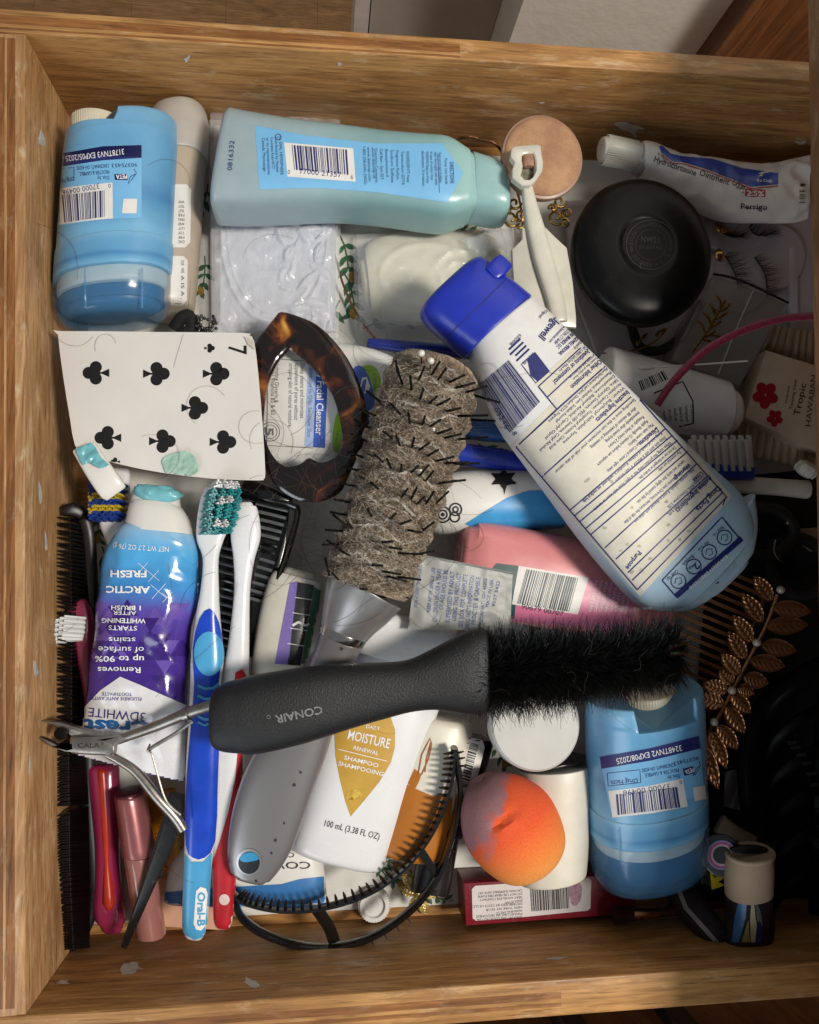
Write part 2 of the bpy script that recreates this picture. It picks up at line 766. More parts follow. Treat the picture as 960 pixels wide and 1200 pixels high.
def wood(name, light, dark, along, seed=0, scuff=.6, rough=.45, fig=1.0):
    k = N(name)
    mp = {'x': (3.2, 22, 22), 'y': (22, 3.2, 22), 'z': (20, 20, 2.2)}[along]
    fine = {'x': (32, 620, 620), 'y': (620, 32, 620), 'z': (420, 420, 14)}[along]
    big = k.noise(1.0 * fig, 5, .55, .9, tuple(q + seed * .013 for q in mp))
    w = k.add('ShaderNodeMath', operation='MULTIPLY')
    k.link(big, w.inputs[0])
    w.inputs[1].default_value = 7.0
    fr = k.add('ShaderNodeMath', operation='FRACT')
    k.link(w.outputs[0], fr.inputs[0])
    mid = tuple((a * .62 + b * .38) for a, b in zip(lin(light)[:3], lin(dark)[:3]))
    c = k.ramp(fr.outputs[0], [(0, light), (.4, mid), (.78, tuple(a * .35 + b * .65 for a, b in zip(lin(light)[:3], lin(dark)[:3]))), (.9, mid), (1, light)])
    tone = k.ramp(k.noise(1, 3, .5, 0, tuple(q * .35 + seed * .1 for q in mp)), [(.3, (.74, .7, .64)), (.7, (1.06, 1.04, 1))])
    c = k.mix(1.0, c, tone, 'MULTIPLY')
    g = k.noise(1, 4, .6, .2, fine)
    c = k.mix(1.0, c, k.ramp(g, [(.32, (.68, .64, .6)), (.6, (1.06, 1.06, 1.06))]), 'MULTIPLY')
    pm = {'x': (38, 1000, 1000), 'y': (1000, 38, 1000), 'z': (1000, 1000, 38)}[along]
    pore = k.noise(1, 3, .6, .3, tuple(q + seed for q in pm))
    c = k.mix(k.ramp(pore, [(.58, (0, 0, 0)), (.66, (.7, .7, .7))]), c, tuple(q * .42 for q in lin(dark)[:3]))
    if scuff:
        sm = {'x': (45, 150, 150), 'y': (150, 45, 150), 'z': (70, 70, 18)}[along]
        sfac = k.ramp(k.noise(1, 7, .72, .3, tuple(q + seed for q in sm)), [(.55, (0, 0, 0)), (.72, (scuff, scuff, scuff))])
        c = k.mix(sfac, c, 'c9b596')
        dk = k.ramp(k.noise(1, 5, .7, .4, tuple(q * .6 + seed * 2 for q in sm)), [(.54, (0, 0, 0)), (.74, (.6, .6, .6))])
        c = k.mix(dk, c, '6b4526')
    k.link(c, k.p.inputs['Base Color'])
    mr = k.add('ShaderNodeMapRange')
    mr.inputs['To Min'].default_value, mr.inputs['To Max'].default_value = rough - .12, rough + .2
    k.link(g, mr.inputs['Value'])
    k.link(mr.outputs['Result'], k.p.inputs['Roughness'])
    k.bump(g, .5, .0003)
    return k.m
# ------------------------------------------------------------------ setting
ZR = 7.0                                   # height of the drawer rim over its floor
WX = wood('drawer wood lengthwise', 'c0925a', '936636', 'x', 1)
WY = wood('drawer wood crosswise', 'c9a074', 'a0774a', 'y', 5, scuff=.9)
WR = wood('rim wood lengthwise', 'b47d45', '81522b', 'x', 3, scuff=.35)
WRY = wood('rim wood crosswise', 'b07c45', '825329', 'y', 9, scuff=.4)
WHITE = mat('white paint', 'dedad2', .5, var=.03, vs=30, bump=.25, bs=90, bd=.002)
SHADEW = mat('white panel greyed by shade', 'a39c92', .45, var=.08, vs=40)  # white panel with its shade mixed into the grey base colour
FLOORW = wood('floorboard wood', 'dba066', 'b27a40', 'x', 2, scuff=.1)
CABW = wood('cabinet wood', '7a4a26', '4e2c16', 'z', 4, scuff=.1)
COUNTW = wood('countertop wood', 'a07a52', '6e4c2e', 'y', 6, scuff=.2)

g = G()
ids = [g.pt(p) for p in ((-300, -300, -62), (300, -300, -62), (300, 300, -62), (-300, 300, -62))]
g.f.append(tuple(ids))
fl = solo('floor', g, FLOORW, 'brown wooden room floor seen past the drawer corner', 'floor', kind='structure', smooth=0)
for i in range(9):                        # planks in the part that shows
    x0 = -34 + i * 13.1
    part('plank', box(x0 - 20, 66, -62, x0 - 6.93, 110, -61.5, .012), FLOORW, fl)

TLi, BLi, TRi, BRi = at(29, 38, ZR), at(29, 1191, ZR), at(940, 95, ZR), at(1000, 1124, ZR)
drawer = thing('drawer', 'open worn wooden drawer packed with toiletries and hair tools', 'drawer', (0, 0, -.8))


def board(a, b, th, z0, z1, side):
    """upright board whose inner face runs a-b, thickness towards side"""
    a, b = Vector((a.x, a.y, z1)), Vector((b.x, b.y, z1))
    d = (b - a).normalized()
    nrm = Vector((-d.y, d.x, 0)) * side * th
    return prism([a, b, b + nrm, a + nrm], z1 - z0, .09, 3)


dT, dB = (TRi - TLi).normalized(), (BRi - BLi).normalized()
part('back_board', board(TLi - dT * 1.5, TLi + dT * 46, 1.12, -.8, ZR, 1), WX, drawer)
part('front_board', board(BLi - dB * 1.5, BLi + dB * 46, 1.5, -.8, ZR, -1), WX, drawer)
part('side_board', board(BLi + Vector((0, .02, 0)), TLi - Vector((0, .02, 0)), 1.5, -.8, ZR - .03, 1), WY, drawer)
part('side_board', board(BLi + dB * 44, TLi + dT * 44, 1.5, -.8, ZR - .03, -1), WY, drawer)
fl_ = prism([Vector((p.x, p.y, 0)) for p in (BLi, BLi + dB * 44, TLi + dT * 44, TLi)], .6, .01)
part('bottom_board', fl_, WX, drawer)
RDK = wood('dark ply edge lengthwise', '9c6836', '6d4421', 'x', 7, scuff=.25)
RDKY = wood('dark ply edge crosswise', '9c6836', '6d4421', 'y', 8, scuff=.3)
for (a_, b_, dn_, w0, w1) in ((TLi - dT * 1.5, TLi + dT * 20, Vector((0, 1, 0)), .1, .2), (BLi - dB * 1.5, BLi + dB * 22, Vector((0, -1, 0)), .95, 1.1), (BLi + Vector((0, .3, 0)), TLi - Vector((0, .3, 0)), Vector((-1, 0, 0)), .85, 1.2), (TLi - dT * 1.5, TLi + dT * 20, Vector((0, 1, 0)), .36, .8), (BLi - dB * 1.5, BLi + dB * 22, Vector((0, -1, 0)), .5, .8), (BLi + Vector((0, .3, 0)), TLi - Vector((0, .3, 0)), Vector((-1, 0, 0)), .4, .75)):
    pts_ = [a_ + dn_ * w0, b_ + dn_ * w0, b_ + dn_ * w1, a_ + dn_ * w1]
    part('ply_edge', prism([Vector((p.x, p.y, ZR + .006 - (.03 if dn_.x else 0))) for p in pts_], .05, .004, 1), RDKY if dn_.x else RDK, drawer)
# dried paint, plaster drips and scuffs on the inner faces
drip = mat('dried white drip', 'cfcac0', .5, var=.2, vs=300, bump=.6, bs=500)


def blob(outline, z, on, th=.03):
    pr = Print(on)
    rj = random.Random(int(outline[0][0] * 7 + outline[0][1]))
    o = cat(outline, 3, True)
    cx, cy = sum(p[0] for p in o) / len(o), sum(p[1] for p in o) / len(o)
    o = [(cx + (x - cx) * q, cy + (y - cy) * q) for (x, y), q in ((p, rj.uniform(.55, 1.05)) for p in o)]
    pr.poly(o, off=.012, step=3)
    return pr.g


bb, fb, sb = [o for o in drawer.children if o.name.startswith(('back', 'front', 'side'))][:3]
gB, gF = board(TLi - dT * 1.5, TLi + dT * 46, 1.12, -.8, ZR, 1), board(BLi - dB * 1.5, BLi + dB * 46, 1.5, -.8, ZR, -1)
gS = board(BLi, TLi, 1.5, -.8, ZR - .03, 1)
for src, pb, blobs in ((gF, fb, [[(139, 1133), (150, 1127), (167, 1130), (165, 1138), (150, 1143), (140, 1141)],
                                 [(284, 1148), (292, 1145), (303, 1152), (304, 1158), (293, 1157)],
                                 [(66, 1150), (80, 1147), (82, 1153), (70, 1155)], [(640, 1123), (668, 1121), (650, 1126)]]),
                       (gB, bb, [[(719, 145), (733, 142), (757, 150), (749, 154), (746, 162), (738, 155), (725, 151)],
                                 [(216, 68), (224, 63), (222, 70), (217, 74)], [(395, 72), (402, 75), (396, 78)], [(930, 166), (944, 165), (940, 170)],
                                 [(630, 120), (640, 119), (636, 122)]]),
                       (gS, sb, [[(44, 157), (50, 150), (54, 168), (47, 173)], [(34, 880), (36, 900), (33, 912)],
                                 [(52, 620), (57, 640), (53, 648)], [(45, 560), (50, 585), (45, 592)],
                                 [(70, 330), (78, 352), (73, 356)], [(38, 770), (46, 790), (40, 796)]])):
    for b_ in blobs:
        part('paint_drip', blob(b_, 0, src), drip, pb)

# floral paper on the drawer floor
PAPER = mat('liner paper', 'd9d8d2', .65, var=.08, vs=90)
LEAFG = mat('printed green', '41704f', .7, var=.3, vs=400)
LEAFY = mat('printed ochre', 'b08a3a', .7, var=.3, vs=400)
lin_g = prism([Vector((p.x, p.y, .03)) for p in (BLi + Vector((.6, .5, 0)), BLi + dB * 43 + Vector((0, .5, 0)), TLi + dT * 43 - Vector((0, .5, 0)), TLi + Vector((.6, -.5, 0)))], .025, .004, 1)
liner = solo('shelf_liner', lin_g, PAPER, 'white paper liner printed with green leafy sprigs on drawer floor', 'liner')
pl, py_ = Print(lin_g), Print(lin_g)
rnd = random.Random(3)


def sprig(x, y, a, n, s=1.0):
    px, py = x, y
    pts = [(x, y)]
    for i in range(n):
        a += rnd.uniform(-.3, .3)
        px, py = px + math.cos(a) * 9 * s, py + math.sin(a) * 9 * s
        pts.append((px, py))
        for sd in (-1, 1):
            b = a + sd * rnd.uniform(.6, 1.1)
            l, w = rnd.uniform(9, 14) * s, rnd.uniform(2.2, 3.4) * s
            c, q = math.cos(b), math.sin(b)
            pl.poly([(px, py), (px + c * l * .3 - q * w * .8, py + q * l * .3 + c * w * .8), (px + c * l * .65 - q * w * .8, py + q * l * .65 + c * w * .8), (px + c * l, py + q * l), (px + c * l * .6 + q * w * .7, py + q * l * .6 - c * w * .7), (px + c * l * .25 + q * w * .7, py + q * l * .25 - c * w * .7)], .006, 20)
    pl.line(pts, 1.4 * s, .006)
    py_.poly(ellipse(px, py, 3.5 * s, 5 * s, 7), .007, 20)


for x, y, a, n in ((398, 275, 1.3, 4), (402, 318, .9, 4), (398, 352, 1.8, 4), (425, 385, -.3, 5), (460, 375, .2, 4), (465, 262, .1, 4), (520, 268, 0, 4),
                   (418, 300, 1.2, 4), (440, 1010, .8, 4), (425, 1000, .5, 4), (240, 300, 1.6, 4), (244, 215, 1.5, 5), (112, 590, 1.5, 4), (120, 640, 1.5, 4),
                   (570, 860, 1.2, 4), (490, 1050, .2, 4), (560, 520, .4, 4), (600, 700, 1, 4), (700, 520, .6, 4), (855, 930, 1.2, 4), (300, 760, 1.5, 4), (850, 700, .4, 4)):
    sprig(x, y, a, n, 1.45 if 380 < x < 480 and y < 400 else 1.15)
pl.out('printed_leaf', LEAFG, liner)
py_.out('printed_flower', LEAFY, liner)

# countertop over the right end of the drawer: its edge throws the shade
ZT = 12.3
ca, cb = at(944, -30, ZT), at(961, 900, ZT)
dc = (cb - ca).normalized()
ca, cb = ca + dc * ((26.5 - ca.y) / dc.y), cb + dc * 40
ctop = thing('countertop', 'wooden vanity countertop edge overhanging the right end of the drawer', 'countertop', (ca.x, 0, ZT))
part('slab', prism([Vector((p.x, p.y, ZT + 3.4)) for p in (ca, cb, cb + Vector((62, 0, 0)), ca + Vector((62, 0, 0)))], 3.4, .18, 3), COUNTW, ctop)
# cabinet body under the counter and the face frame below the drawer
cab = thing('cabinet', 'brown wooden vanity cabinet that holds the drawer', 'cabinet', (20, 0, -62))
yT = (TLi + dT * 40).y
p0 = at(836, 50, -6)
p0.y = 35.2
p0.x = 25.4
part('side_panel', box(p0.x, p0.y - .0, -62, 80, p0.y + 2.0, 12.2, .1), CABW, cab)
p1 = at(500, 1215, -3)
part('rail', box(4, p1.y - 8, -9, 80, p1.y - 1.5, -3.5, .15), CABW, cab)
for xx in (660, 790):
    q = at(xx, 1195, -4)
    part('stile', box(q.x, q.y - 7, -30, q.x + 1.3, q.y - 1.3 + 1.2, -3.2, .1), mat('dark runner wood', '1d130d', .6), cab)

# white wall and door trim beyond the drawer
yw = 37.0


def wx(px):
    lo, hi = -80, 80
    for _ in range(40):
        mid = (lo + hi) / 2
        if pix(Vector((mid, yw, -8)))[0] < px:
            lo = mid
        else:
            hi = mid
    return lo


wall = thing('wall', 'rough white painted bathroom wall beyond the drawer', 'wall', (wx(590), yw, -62))
part('wall_face', box(wx(588), yw, -62, 70, yw + 12, 60, .2), WHITE, wall)
door = thing('door_panel', 'pale painted door panel standing left of the white wall', 'door', (wx(500), yw + 4, -62))
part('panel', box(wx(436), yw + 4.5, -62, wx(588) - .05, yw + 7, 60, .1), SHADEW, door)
part('trim', box(wx(415), yw + 2.5, -62, wx(432), yw + 7.5, 60, .25), mat('white trim', 'cfcbc4', .4), door)
# ------------------------------------------------------------------ shared inks and plastics
INK = mat('black ink', '15151a', .5, var=.2)
NAVY = mat('navy ink', '1c2468', .45, var=.1)
NAVYL = mat('pale navy ink', '4a549a', .5, var=.1)
WINK = mat('white ink', 'e6e6e6', .45, var=.03)
LWHITE = mat('white label stock', 'dedcd8', .42, var=.05)
GREYINK = mat('grey ink', '6d6f74', .5, var=.1)
PLW = mat('white plastic', 'dcdad5', .32, var=.05, vs=60, coat=.1)
PLW2 = mat('off white plastic', 'c9c5b8', .38, var=.1, vs=70, dust=.15)
PLBLK = mat('black plastic', '0c0c0d', .28, var=.2, dust=.05)
CHROME = mat('polished steel', 'b9b6b0', .18, var=.12, metal=1, vs=200)
GOLD = mat('gold metal', 'c9a95a', .25, var=.25, metal=1, vs=300)


def P(p, q, hw):
    """frame of a bottle: P(u, v) -> photo point, u along p-q, v across in half widths"""
    dx, dy = q[0] - p[0], q[1] - p[1]
    l = math.hypot(dx, dy)
    nx, ny = -dy / l * hw, dx / l * hw
    return lambda u, v: (p[0] + dx * u + nx * v, p[1] + dy * u + ny * v)


# ------------------------------------------------------------------ two blue deodorants
DEO = grad('blue translucent plastic', [(0, '7fb4d6'), (.3, '68a4cd'), (.62, '629fca'), (.74, '4d8abb'), (.86, '60a0ca'), (1, '74afd4')], .3, sss=.25, coat=.12, var=.1, vs=30, wob=.12)
DEOCAP = mat('clear blue cap', '5a9ac8', .12, var=.08, vs=60, alpha=.34, coat=.5)
DEOGEL = mat('pale set gel', 'd2dcd6', .4, var=.05, sss=.2)
DEOIN = mat('blue cap cavity', '2b5286', .35, var=.15, vs=50)
DEOL = mat('sky blue label', '74b2dd', .38, var=.04)
KNOB = mat('cream ridged knob', 'd6cfba', .4, var=.06)


def deodorant(p, q, hw, z0, z1, hh, label, knob, du=0.0, dk=0.0):
    """p is the knob end; body, shoulders, knob, see-through cap with the gel inside"""
    f = P(p, q, hw)
    zz = lambda u: z0 + (z1 - z0) * u
    t = thing('deodorant', label, 'deodorant', at(*f(.5, 0), 0.05), 'blue deodorants lying in the drawer')
    E_ = (f(0, 0), f(1, 0))
    row = lambda u, w, h: (*f(u, 0), zz(u), hw * w, hh * h)
    body = loft([row(dk, .975, .95), row(dk + .03, .985, .97), row(dk + .06, .99, .98), row(dk + .085, .995, .99), row(dk + .1, 1, 1), row(.2, 1, 1), row(.35, 1, 1), row(.5, 1.0, 1), row(.57 + du, 1.0, 1)], 120, 2.25, 2, (.1, .03), ends=E_)
    q0, q1 = at(*f(dk, 0), zz(dk)), at(*f(1, 0), zz(1))
    axd_ = (q1 - q0).normalized()
    s0 = min((p - q0).dot(axd_) for p in body.v)
    lat = at(*f(dk, 1), zz(dk)) - q0
    lat = (lat - axd_ * lat.dot(axd_))
    depth = (q1 - q0).length * .105

    def notch(p):
        a_, l_ = (p - q0).dot(axd_) - s0, (p - q0).dot(lat) / lat.dot(lat)
        if a_ < depth and abs(l_ - knob) < .46:
            return p + axd_ * (depth - a_)
        return p
    body.move(notch)
    part('body', body, DEO, t)
    collar = loft([row(.555 + du, 1.02, 1.025), row(.60 + du, 1.025, 1.025), row(.70 + du, 1.02, 1.02)], 72, 2.15, 2, (.04, .03), ends=E_)
    part('collar', collar, DEO, t)
    gel = loft([row(.69 + du, .95, .93), row(.74 + du, .95, .93), row(.775 + du * .9, .93, .92)], 48, 2.15, 2, (.05, .08), ends=E_)
    part('gel', gel, DEOGEL, t)
    cav = loft([row(.77 + du * .9, .9, .78), row(.86 + du * .6, .88, .78), row(.95, .8, .7)], 48, 2.15, 2, (.05, .3), ends=E_)
    part('inner_dome', cav, DEOIN, t)
    cap = loft([row(.695 + du, 1.01, 1.02), row(.82 + du * .5, 1.0, 1.0), row(.9, .985, .98), row(1.0, .93, .86)], 72, 2.25, 3, (.03, .5), ends=E_)
    part('clear_cap', cap, DEOCAP, t)
    for v in (-.42, .52):
        a = [at(*f(u, v), zz(u) + hh * (.95 - .15 * abs(v)) * (1 - max(0, u - .86) * 3.0)) for u in (.72, .78, .84, .9)]
        part('cap_rib', tube(a, .05, 6, .05), DEOCAP, t)
    # knob: a ridged wheel between the shoulders
    a, b = at(*f(.005 + dk * 1.2, knob), zz(0) + hh * (.3 if dk else .02)), at(*f(.10 + dk, knob), zz(.12) + hh * (.3 if dk else .02))
    r = hw * .44 * (CZ - zz(0)) / F
    prof = [(0, r * .86), (.04, r * .97), (.1, r), ((b - a).length, r)]
    kb = part('knob', revolve(a, b - a, prof, 48), KNOB, t)
    ax = (b - a).normalized()
    rid = revolve(Vector((0, 0, 0)), (0, 0, 1), [(0, .012), (.005, .016), ((b - a).length * .9, .016)], 4)
    me = mesh('ridge', rid, (0, 0, 0), KNOB, 0)
    x = ax.orthogonal().normalized()
    y = ax.cross(x)
    copies('ridge', me, [aim(a + ax * .06 + (x * math.cos(w) + y * math.sin(w)) * (r + .003), ax) for w in (2 * math.pi * i / 64 for i in range(64))], kb)
    return t, Print(body, collar)


d1, pr = deodorant((137, 127), (137, 387), 71, 3.4, 3.15, 2.25, 'blue deodorant in the corner by the left wall, expiry date 05/2025', .28, .11, .05)
pr.poly([(67, 181), (120, 171), (166, 170), (166, 255), (120, 257), (66, 266)], .008, 5)
pr.out('label', DEOL, d1)
pr.quad((67, 181), (120, 171.5), (166, 170), (166, 185), .014, 4)
pr.poly([(67, 181), (120, 171.5), (166, 170), (166, 185), (120, 188), (67, 196)], .014, 4)
pr.out('dark_band', NAVY, d1)
pr.poly([(67, 221), (100, 217), (132, 214), (132.5, 256), (100, 259), (66, 264)], .014, 5)
pr.quad((145, 233), (161, 233), (160, 250), (143, 250), .014)
pr.out('white_panel', LWHITE, d1)
pr.bars((76, 261), (124, 254), (124, 223), (73, 229), 5, 24, .02)
pr.text('37000 00496', (116, 215), (73, 223), 6.5)
pr.text('0', (130, 215.5), (127, 215.5), 5)
pr.text('90375453', (161, 191), (131, 192), 4.6)
pr.text('CINCINNATI, OH 45202', (128, 192), (90, 195), 4.6)
pr.text('PROCTER & GAMBLE,', (128, 199), (93, 202), 4.6)
pr.text('Dist. by', (128, 206), (114, 207), 4.6)
pr.text('Drug Facts', (86, 207), (69, 211), 5)
pr.line([(68, 199), (87, 196), (87, 211), (68, 215)], .8, closed=True)
pr.quad((149, 204), (150, 211), (135, 211), (134, 204), .018)
pr.line([(157, 198), (160, 203), (155, 210), (150, 216), (153, 207), (159, 204)], .9)
pr.out('printed_text', NAVY, d1)
pr.text('PETA', (149, 204.5), (136, 205), 5.2, .02, .024)
pr.text('3178TNV3 EXP05/2025', (145, 174.5), (77, 183), 7, 0, .022)
pr.out('white_lettering', WINK, d1)

d2, pr = deodorant((747, 806), (770, 1032), 76, 5.3, 3.1, 2.35, 'blue deodorant under the black bristle brush, expiry date 08/2025', -.12)
pr.poly([(703, 887), (762, 877), (819, 861), (826, 931), (773, 946), (717, 959)], .008, 5)
pr.out('label', DEOL, d2)
pr.poly([(703, 887), (762, 877), (819, 862), (821, 877), (764, 891), (705, 901)], .014, 4)
pr.out('dark_band', NAVY, d2)
pr.poly([(713, 927), (760, 921), (800, 912), (806, 945), (764, 953), (718, 958)], .014, 5)
pr.quad((812, 923), (826, 920), (828, 936), (814, 939), .014)
pr.out('white_panel', LWHITE, d2)
pr.bars((724, 955), (798, 946), (794, 922), (722, 931), 9, 30, .02)
pr.text('37000 00496', (785, 918), (730, 926.5), 6.5)
pr.text('0', (799, 914), (796, 914.5), 5)
pr.text('90375453', (818, 886), (789, 893), 4.6)
pr.text('CINCINNATI, OH 45202', (790, 894), (752, 901), 4.6)
pr.text('PROCTER & GAMBLE,', (795, 900), (755, 907), 4.6)
pr.text('Dist. by', (796, 907), (782, 909.5), 4.6)
pr.text('Drug Facts', (747, 912), (716, 915), 6)
pr.line([(712, 906), (750, 902), (751, 917), (713, 921)], .8, closed=True)
pr.quad((812, 898), (814, 906), (802, 909), (800, 901), .018)
pr.line([(819, 892), (821, 897), (815, 907), (812, 909), (817, 899), (820, 898)], .9)
pr.out('printed_text', NAVY, d2)
pr.text('PETA', (812, 899.5), (802, 902.5), 5.2, .02, .024)
pr.text('3248TNV2 EXP08/2025', (798, 873), (722, 889), 7, 0, .022)
pr.out('white_lettering', WINK, d2)

# ------------------------------------------------------------------ beige bottle behind the first deodorant
bt = thing('lotion_bottle', 'beige bottle with pale grey cap beside the upper left deodorant', 'bottle', at(205, 250, .05))
E_ = ((204, 122), (201, 374))
gb = loft([(205, 180, 1.9, 36, 1.7), (203, 280, 1.8, 34.5, 1.7), (201, 374, 1.8, 32, 1.6)], 40, 2.2, 3, (.1, .3), ends=E_)
part('body', gb, mat('beige lotion plastic', 'b5a795', .4, var=.06, sss=.1), bt)
part('cap', loft([(204, 122, 1.95, 35, 1.65), (206, 150, 1.95, 38, 1.75), (206, 187, 1.95, 37.5, 1.75)], 48, 2.2, 3, (.25, .05), ends=E_), mat('cloudy grey cap', 'b6b2ac', .3, var=.06, sss=.2, coat=.2), bt)
pr = Print(gb)
pr.poly([(200, 216), (219, 216), (224, 222), (223, 284), (217, 290), (200, 290)], .008, 5)
pr.poly([(200, 300), (215, 300), (220, 305), (219, 352), (214, 358), (200, 358)], .008, 5)
pr.out('label', LWHITE, bt)
for i, s_ in enumerate(('WW', 'TEST', 'TEST', 'FAB', 'MAS', 'AND', 'LOT', 'TOF', 'ME', 'DE')):
    pr.text(s_, (216, 235 + i * 5.2), (209, 235 + i * 5.2), 3.4)
for i, s_ in enumerate(('OUR', 'WE', 'A', 'IS', 'A')):
    pr.text(s_, (212, 305 + i * 9), (212, 311 + i * 9), 4)
pr.out('printed_text', INK, bt)

# ------------------------------------------------------------------ aqua liquid soap bottle
AQUA = grad('aqua soap bottle', [(0, '9aa9b0'), (.4, '93adb2'), (.62, '7fa3a6'), (.85, '82a9aa'), (1, '94bcba')], .34, sss=.2, coat=.15, var=.04, wob=.05)
sp = thing('soap_bottle', 'aqua liquid soap bottle with pale blue label lying along the back wall', 'bottle', at(420, 200, 2))
gs = loft([(264, 119, 253, 268, 3.6, 1.75), (300, 126, 290, 270, 3.6, 1.8), (350, 134, 343, 268, 3.6, 1.8), (400, 140, 393, 266, 3.6, 1.75), (450, 147, 443, 270, 3.6, 1.75),
           (500, 152, 492, 277, 3.6, 1.8), (525, 155, 518, 279, 3.6, 1.75), (545, 168, 537, 272, 3.6, 1.6), (556, 176, 550, 268, 3.6, 1.45)], 72, 4.2, 3, (.3, .25), .8, True)
part('bottle_body', gs, AQUA, sp)
part('screw_cap', loft([(553, 176, 547, 269, 3.6, 1.42), (572, 179, 568, 271, 3.6, 1.5), (593, 184, 590, 270, 3.6, 1.45)], 56, 3.2, 2, (.06, .3), .75, True), mat('cloudy aqua cap', '93b9b8', .32, var=.05, sss=.25, coat=.2), sp)
pr = Print(gs)
lab = [(299, 147), (360, 159), (440, 168), (518, 168), (543, 203), (524, 237), (440, 225), (370, 220), (304, 222)]
pr.poly(lab, .008, 6)
pr.out('label', DEOL, sp)
pr.poly([(333, 167), (414, 174), (417, 213), (337, 207)], .014, 6)
pr.out('white_panel', LWHITE, sp)
pr.bars((342, 170), (408, 175.5), (410, 205), (345, 199), 21, 28, .02)
pr.text('0', (337, 204), (340, 204.2), 5.5)
pr.text('17000 21357', (352, 203.5), (400, 208), 6.5)
pr.text('6', (411, 210), (414, 210), 5.5)
pr.text('0816332', (272, 200), (275, 165), 6)
# small print runs downwards on this label
for x0, y0, x1, y1, lines, dx in ((327, 160, 329, 205, ['(c) DIAL HEMISPHERE', 'Distributed by Henkel', 'Corporation, Rocky Hill CT', 'or its representatives', 'Canada: Mississauga'], -5.0),
                                  (425, 172, 427, 216, ['www.dialsoap.ca', 'www.dialsoap.com', '1-800-258-DIAL (3425)'][::-1], 5.2),
                                  (439, 174, 440, 214, ['Questions Comments', 'Call 8am - 5pm EST', 'Benzophenone-4', 'Sodium Sulfate', 'Fragrance Parfum', 'Tetrasodium EDTA', 'INGREDIENTS Aqua'], 6.2),
                                  (494, 177, 495, 218, ['disinfectant. If irritation', 'WARNING Keep out of eyes', 'In case of contact rinse', 'eyes thoroughly with water', 'Keep out of reach of children'], 5.0)):
    for i, s_ in enumerate(lines):
        pr.text(s_, (x0 + dx * i, y0 + abs(dx) * i * .1), (x1 + dx * i, y1 + abs(dx) * i * .1 + (i * 37 % 5) * -2), 3.6)
pr.text('DIRECTIONS', (527, 190), (528, 215), 4.6, .015)
pr.text('Pump into hands', (521, 186), (522, 216), 3.4)
pr.line([(513, 180), (515, 226)], .7)
pr.ring(326, 160.5, 3.4, .8)
pr.out('printed_text', NAVY, sp)

# ------------------------------------------------------------------ sunscreen bottle with blue flip cap
SUN = grad('sunscreen bottle', [(0, 'd9d8d6'), (.35, 'd3d4d4'), (.6, 'bdcad2'), (.8, '9cb8cb'), (1, 'a3bccb')], .46, coat=.0, var=.05, sss=.08)
SUNCAP = mat('royal blue cap', '1b2fa8', .3, var=.08, vs=50, coat=.15)
ss = thing('sunscreen_bottle', 'white and pale blue sunscreen bottle with royal blue flip cap', 'bottle', at(700, 520, 4.2))
rows = [(544, 421, 626, 346, 6.1, 1.5), (575, 500, 684, 399, 6.1, 1.75), (606, 545, 724, 436, 6.1, 1.85), (640, 590, 764, 474, 6.1, 1.9), (672, 632, 800, 507, 6.1, 1.85), (704, 670, 836, 541, 6.1, 1.7),
        (740, 706, 872, 574, 6.1, 1.45), (768, 714, 886, 600, 6.1, 1.3), (798, 712, 888, 628, 6.1, 1.15), (826, 700, 882, 652, 6.1, .9)]
gsun = loft(rows, 80, 2.7, 3, (.15, .6), .6, True)
part('bottle_body', gsun, SUN, ss)
part('foot', loft([(744, 712, 880, 578, 6.05, 1.05), (776, 717, 890, 608, 6.05, .95), (803, 715, 890, 634, 6.05, .85), (830, 703, 886, 656, 6.05, .7)], 56, 2.8, 3, (.1, .25), .6, True), mat('pale blue foot', 'a9bfcb', .34, var=.06), ss)
gcap = loft([(486, 371, 565, 290, 6.15, 1.35), (504, 392, 587, 311, 6.15, 1.42), (524, 412, 609, 330, 6.15, 1.46), (541, 427, 625, 345, 6.15, 1.5)], 64, 2.6, 3, (.5, .05), .6, True)
cp = part('flip_cap', gcap, SUNCAP, ss)
pr = Print(gcap)
pr.line([(511, 407), (535, 384), (563, 357), (598, 322)], 1.3, .012)
pr.out('cap_seam', mat('dirty seam', '16206a', .6), cp)
part('thumb_tab', loft([(575, 323, 7.38, 10, .16), (584, 314, 7.3, 12, .22), (593, 305, 7.1, 11, .2)], 20, 3.5, 2, (.08, .08)), SUNCAP, cp)
pr = Print(gsun)
pr.poly([(598, 521), (650, 470), (627, 450), (688, 392), (722, 424), (858, 582), (750, 699), (672, 610)], .006, 6)
pr.out('label', mat('cream label film', 'cfcabb', .5, var=.08, vs=120), ss)
ux, uy = .70, .714                              # along the bottle, from cap to foot
vx, vy = .748, -.664                            # across, from lower left to upper right
B = lambda s, t: (560 + ux * s + vx * t, 430 + uy * s + vy * t)   # s along, t across (0 at the lower left edge)
# printed boxes
box_lines = [[(631, 453), (689, 400)], [(642, 465), (700, 411)], [(653, 480), (713, 426)], [(631, 453), (653, 480)], [(605, 524), (653, 480)],
             [(605, 524), (652, 480), (714, 425)], [(605, 524), (747, 691)], [(689, 400), (851, 582), (847, 592)], [(652, 480), (605, 524)],
             [(635, 559), (744, 461)], [(668, 598), (779, 503)], [(674, 604), (788, 510)], [(680, 611), (794, 516)], [(687, 619), (800, 523)], [(693, 626), (806, 529)],
             [(709, 642), (816, 544)], [(722, 655), (829, 558)], [(736, 671), (840, 571)], [(741, 680), (847, 577)], [(747, 691), (852, 582)]]
for l in box_lines:
    pr.line(l, 1.5)
# headings and small print: baselines run from upper right to lower left
def para(st, a, b, h, bold=0.0):
    pr.text(st, a, b, h, bold)


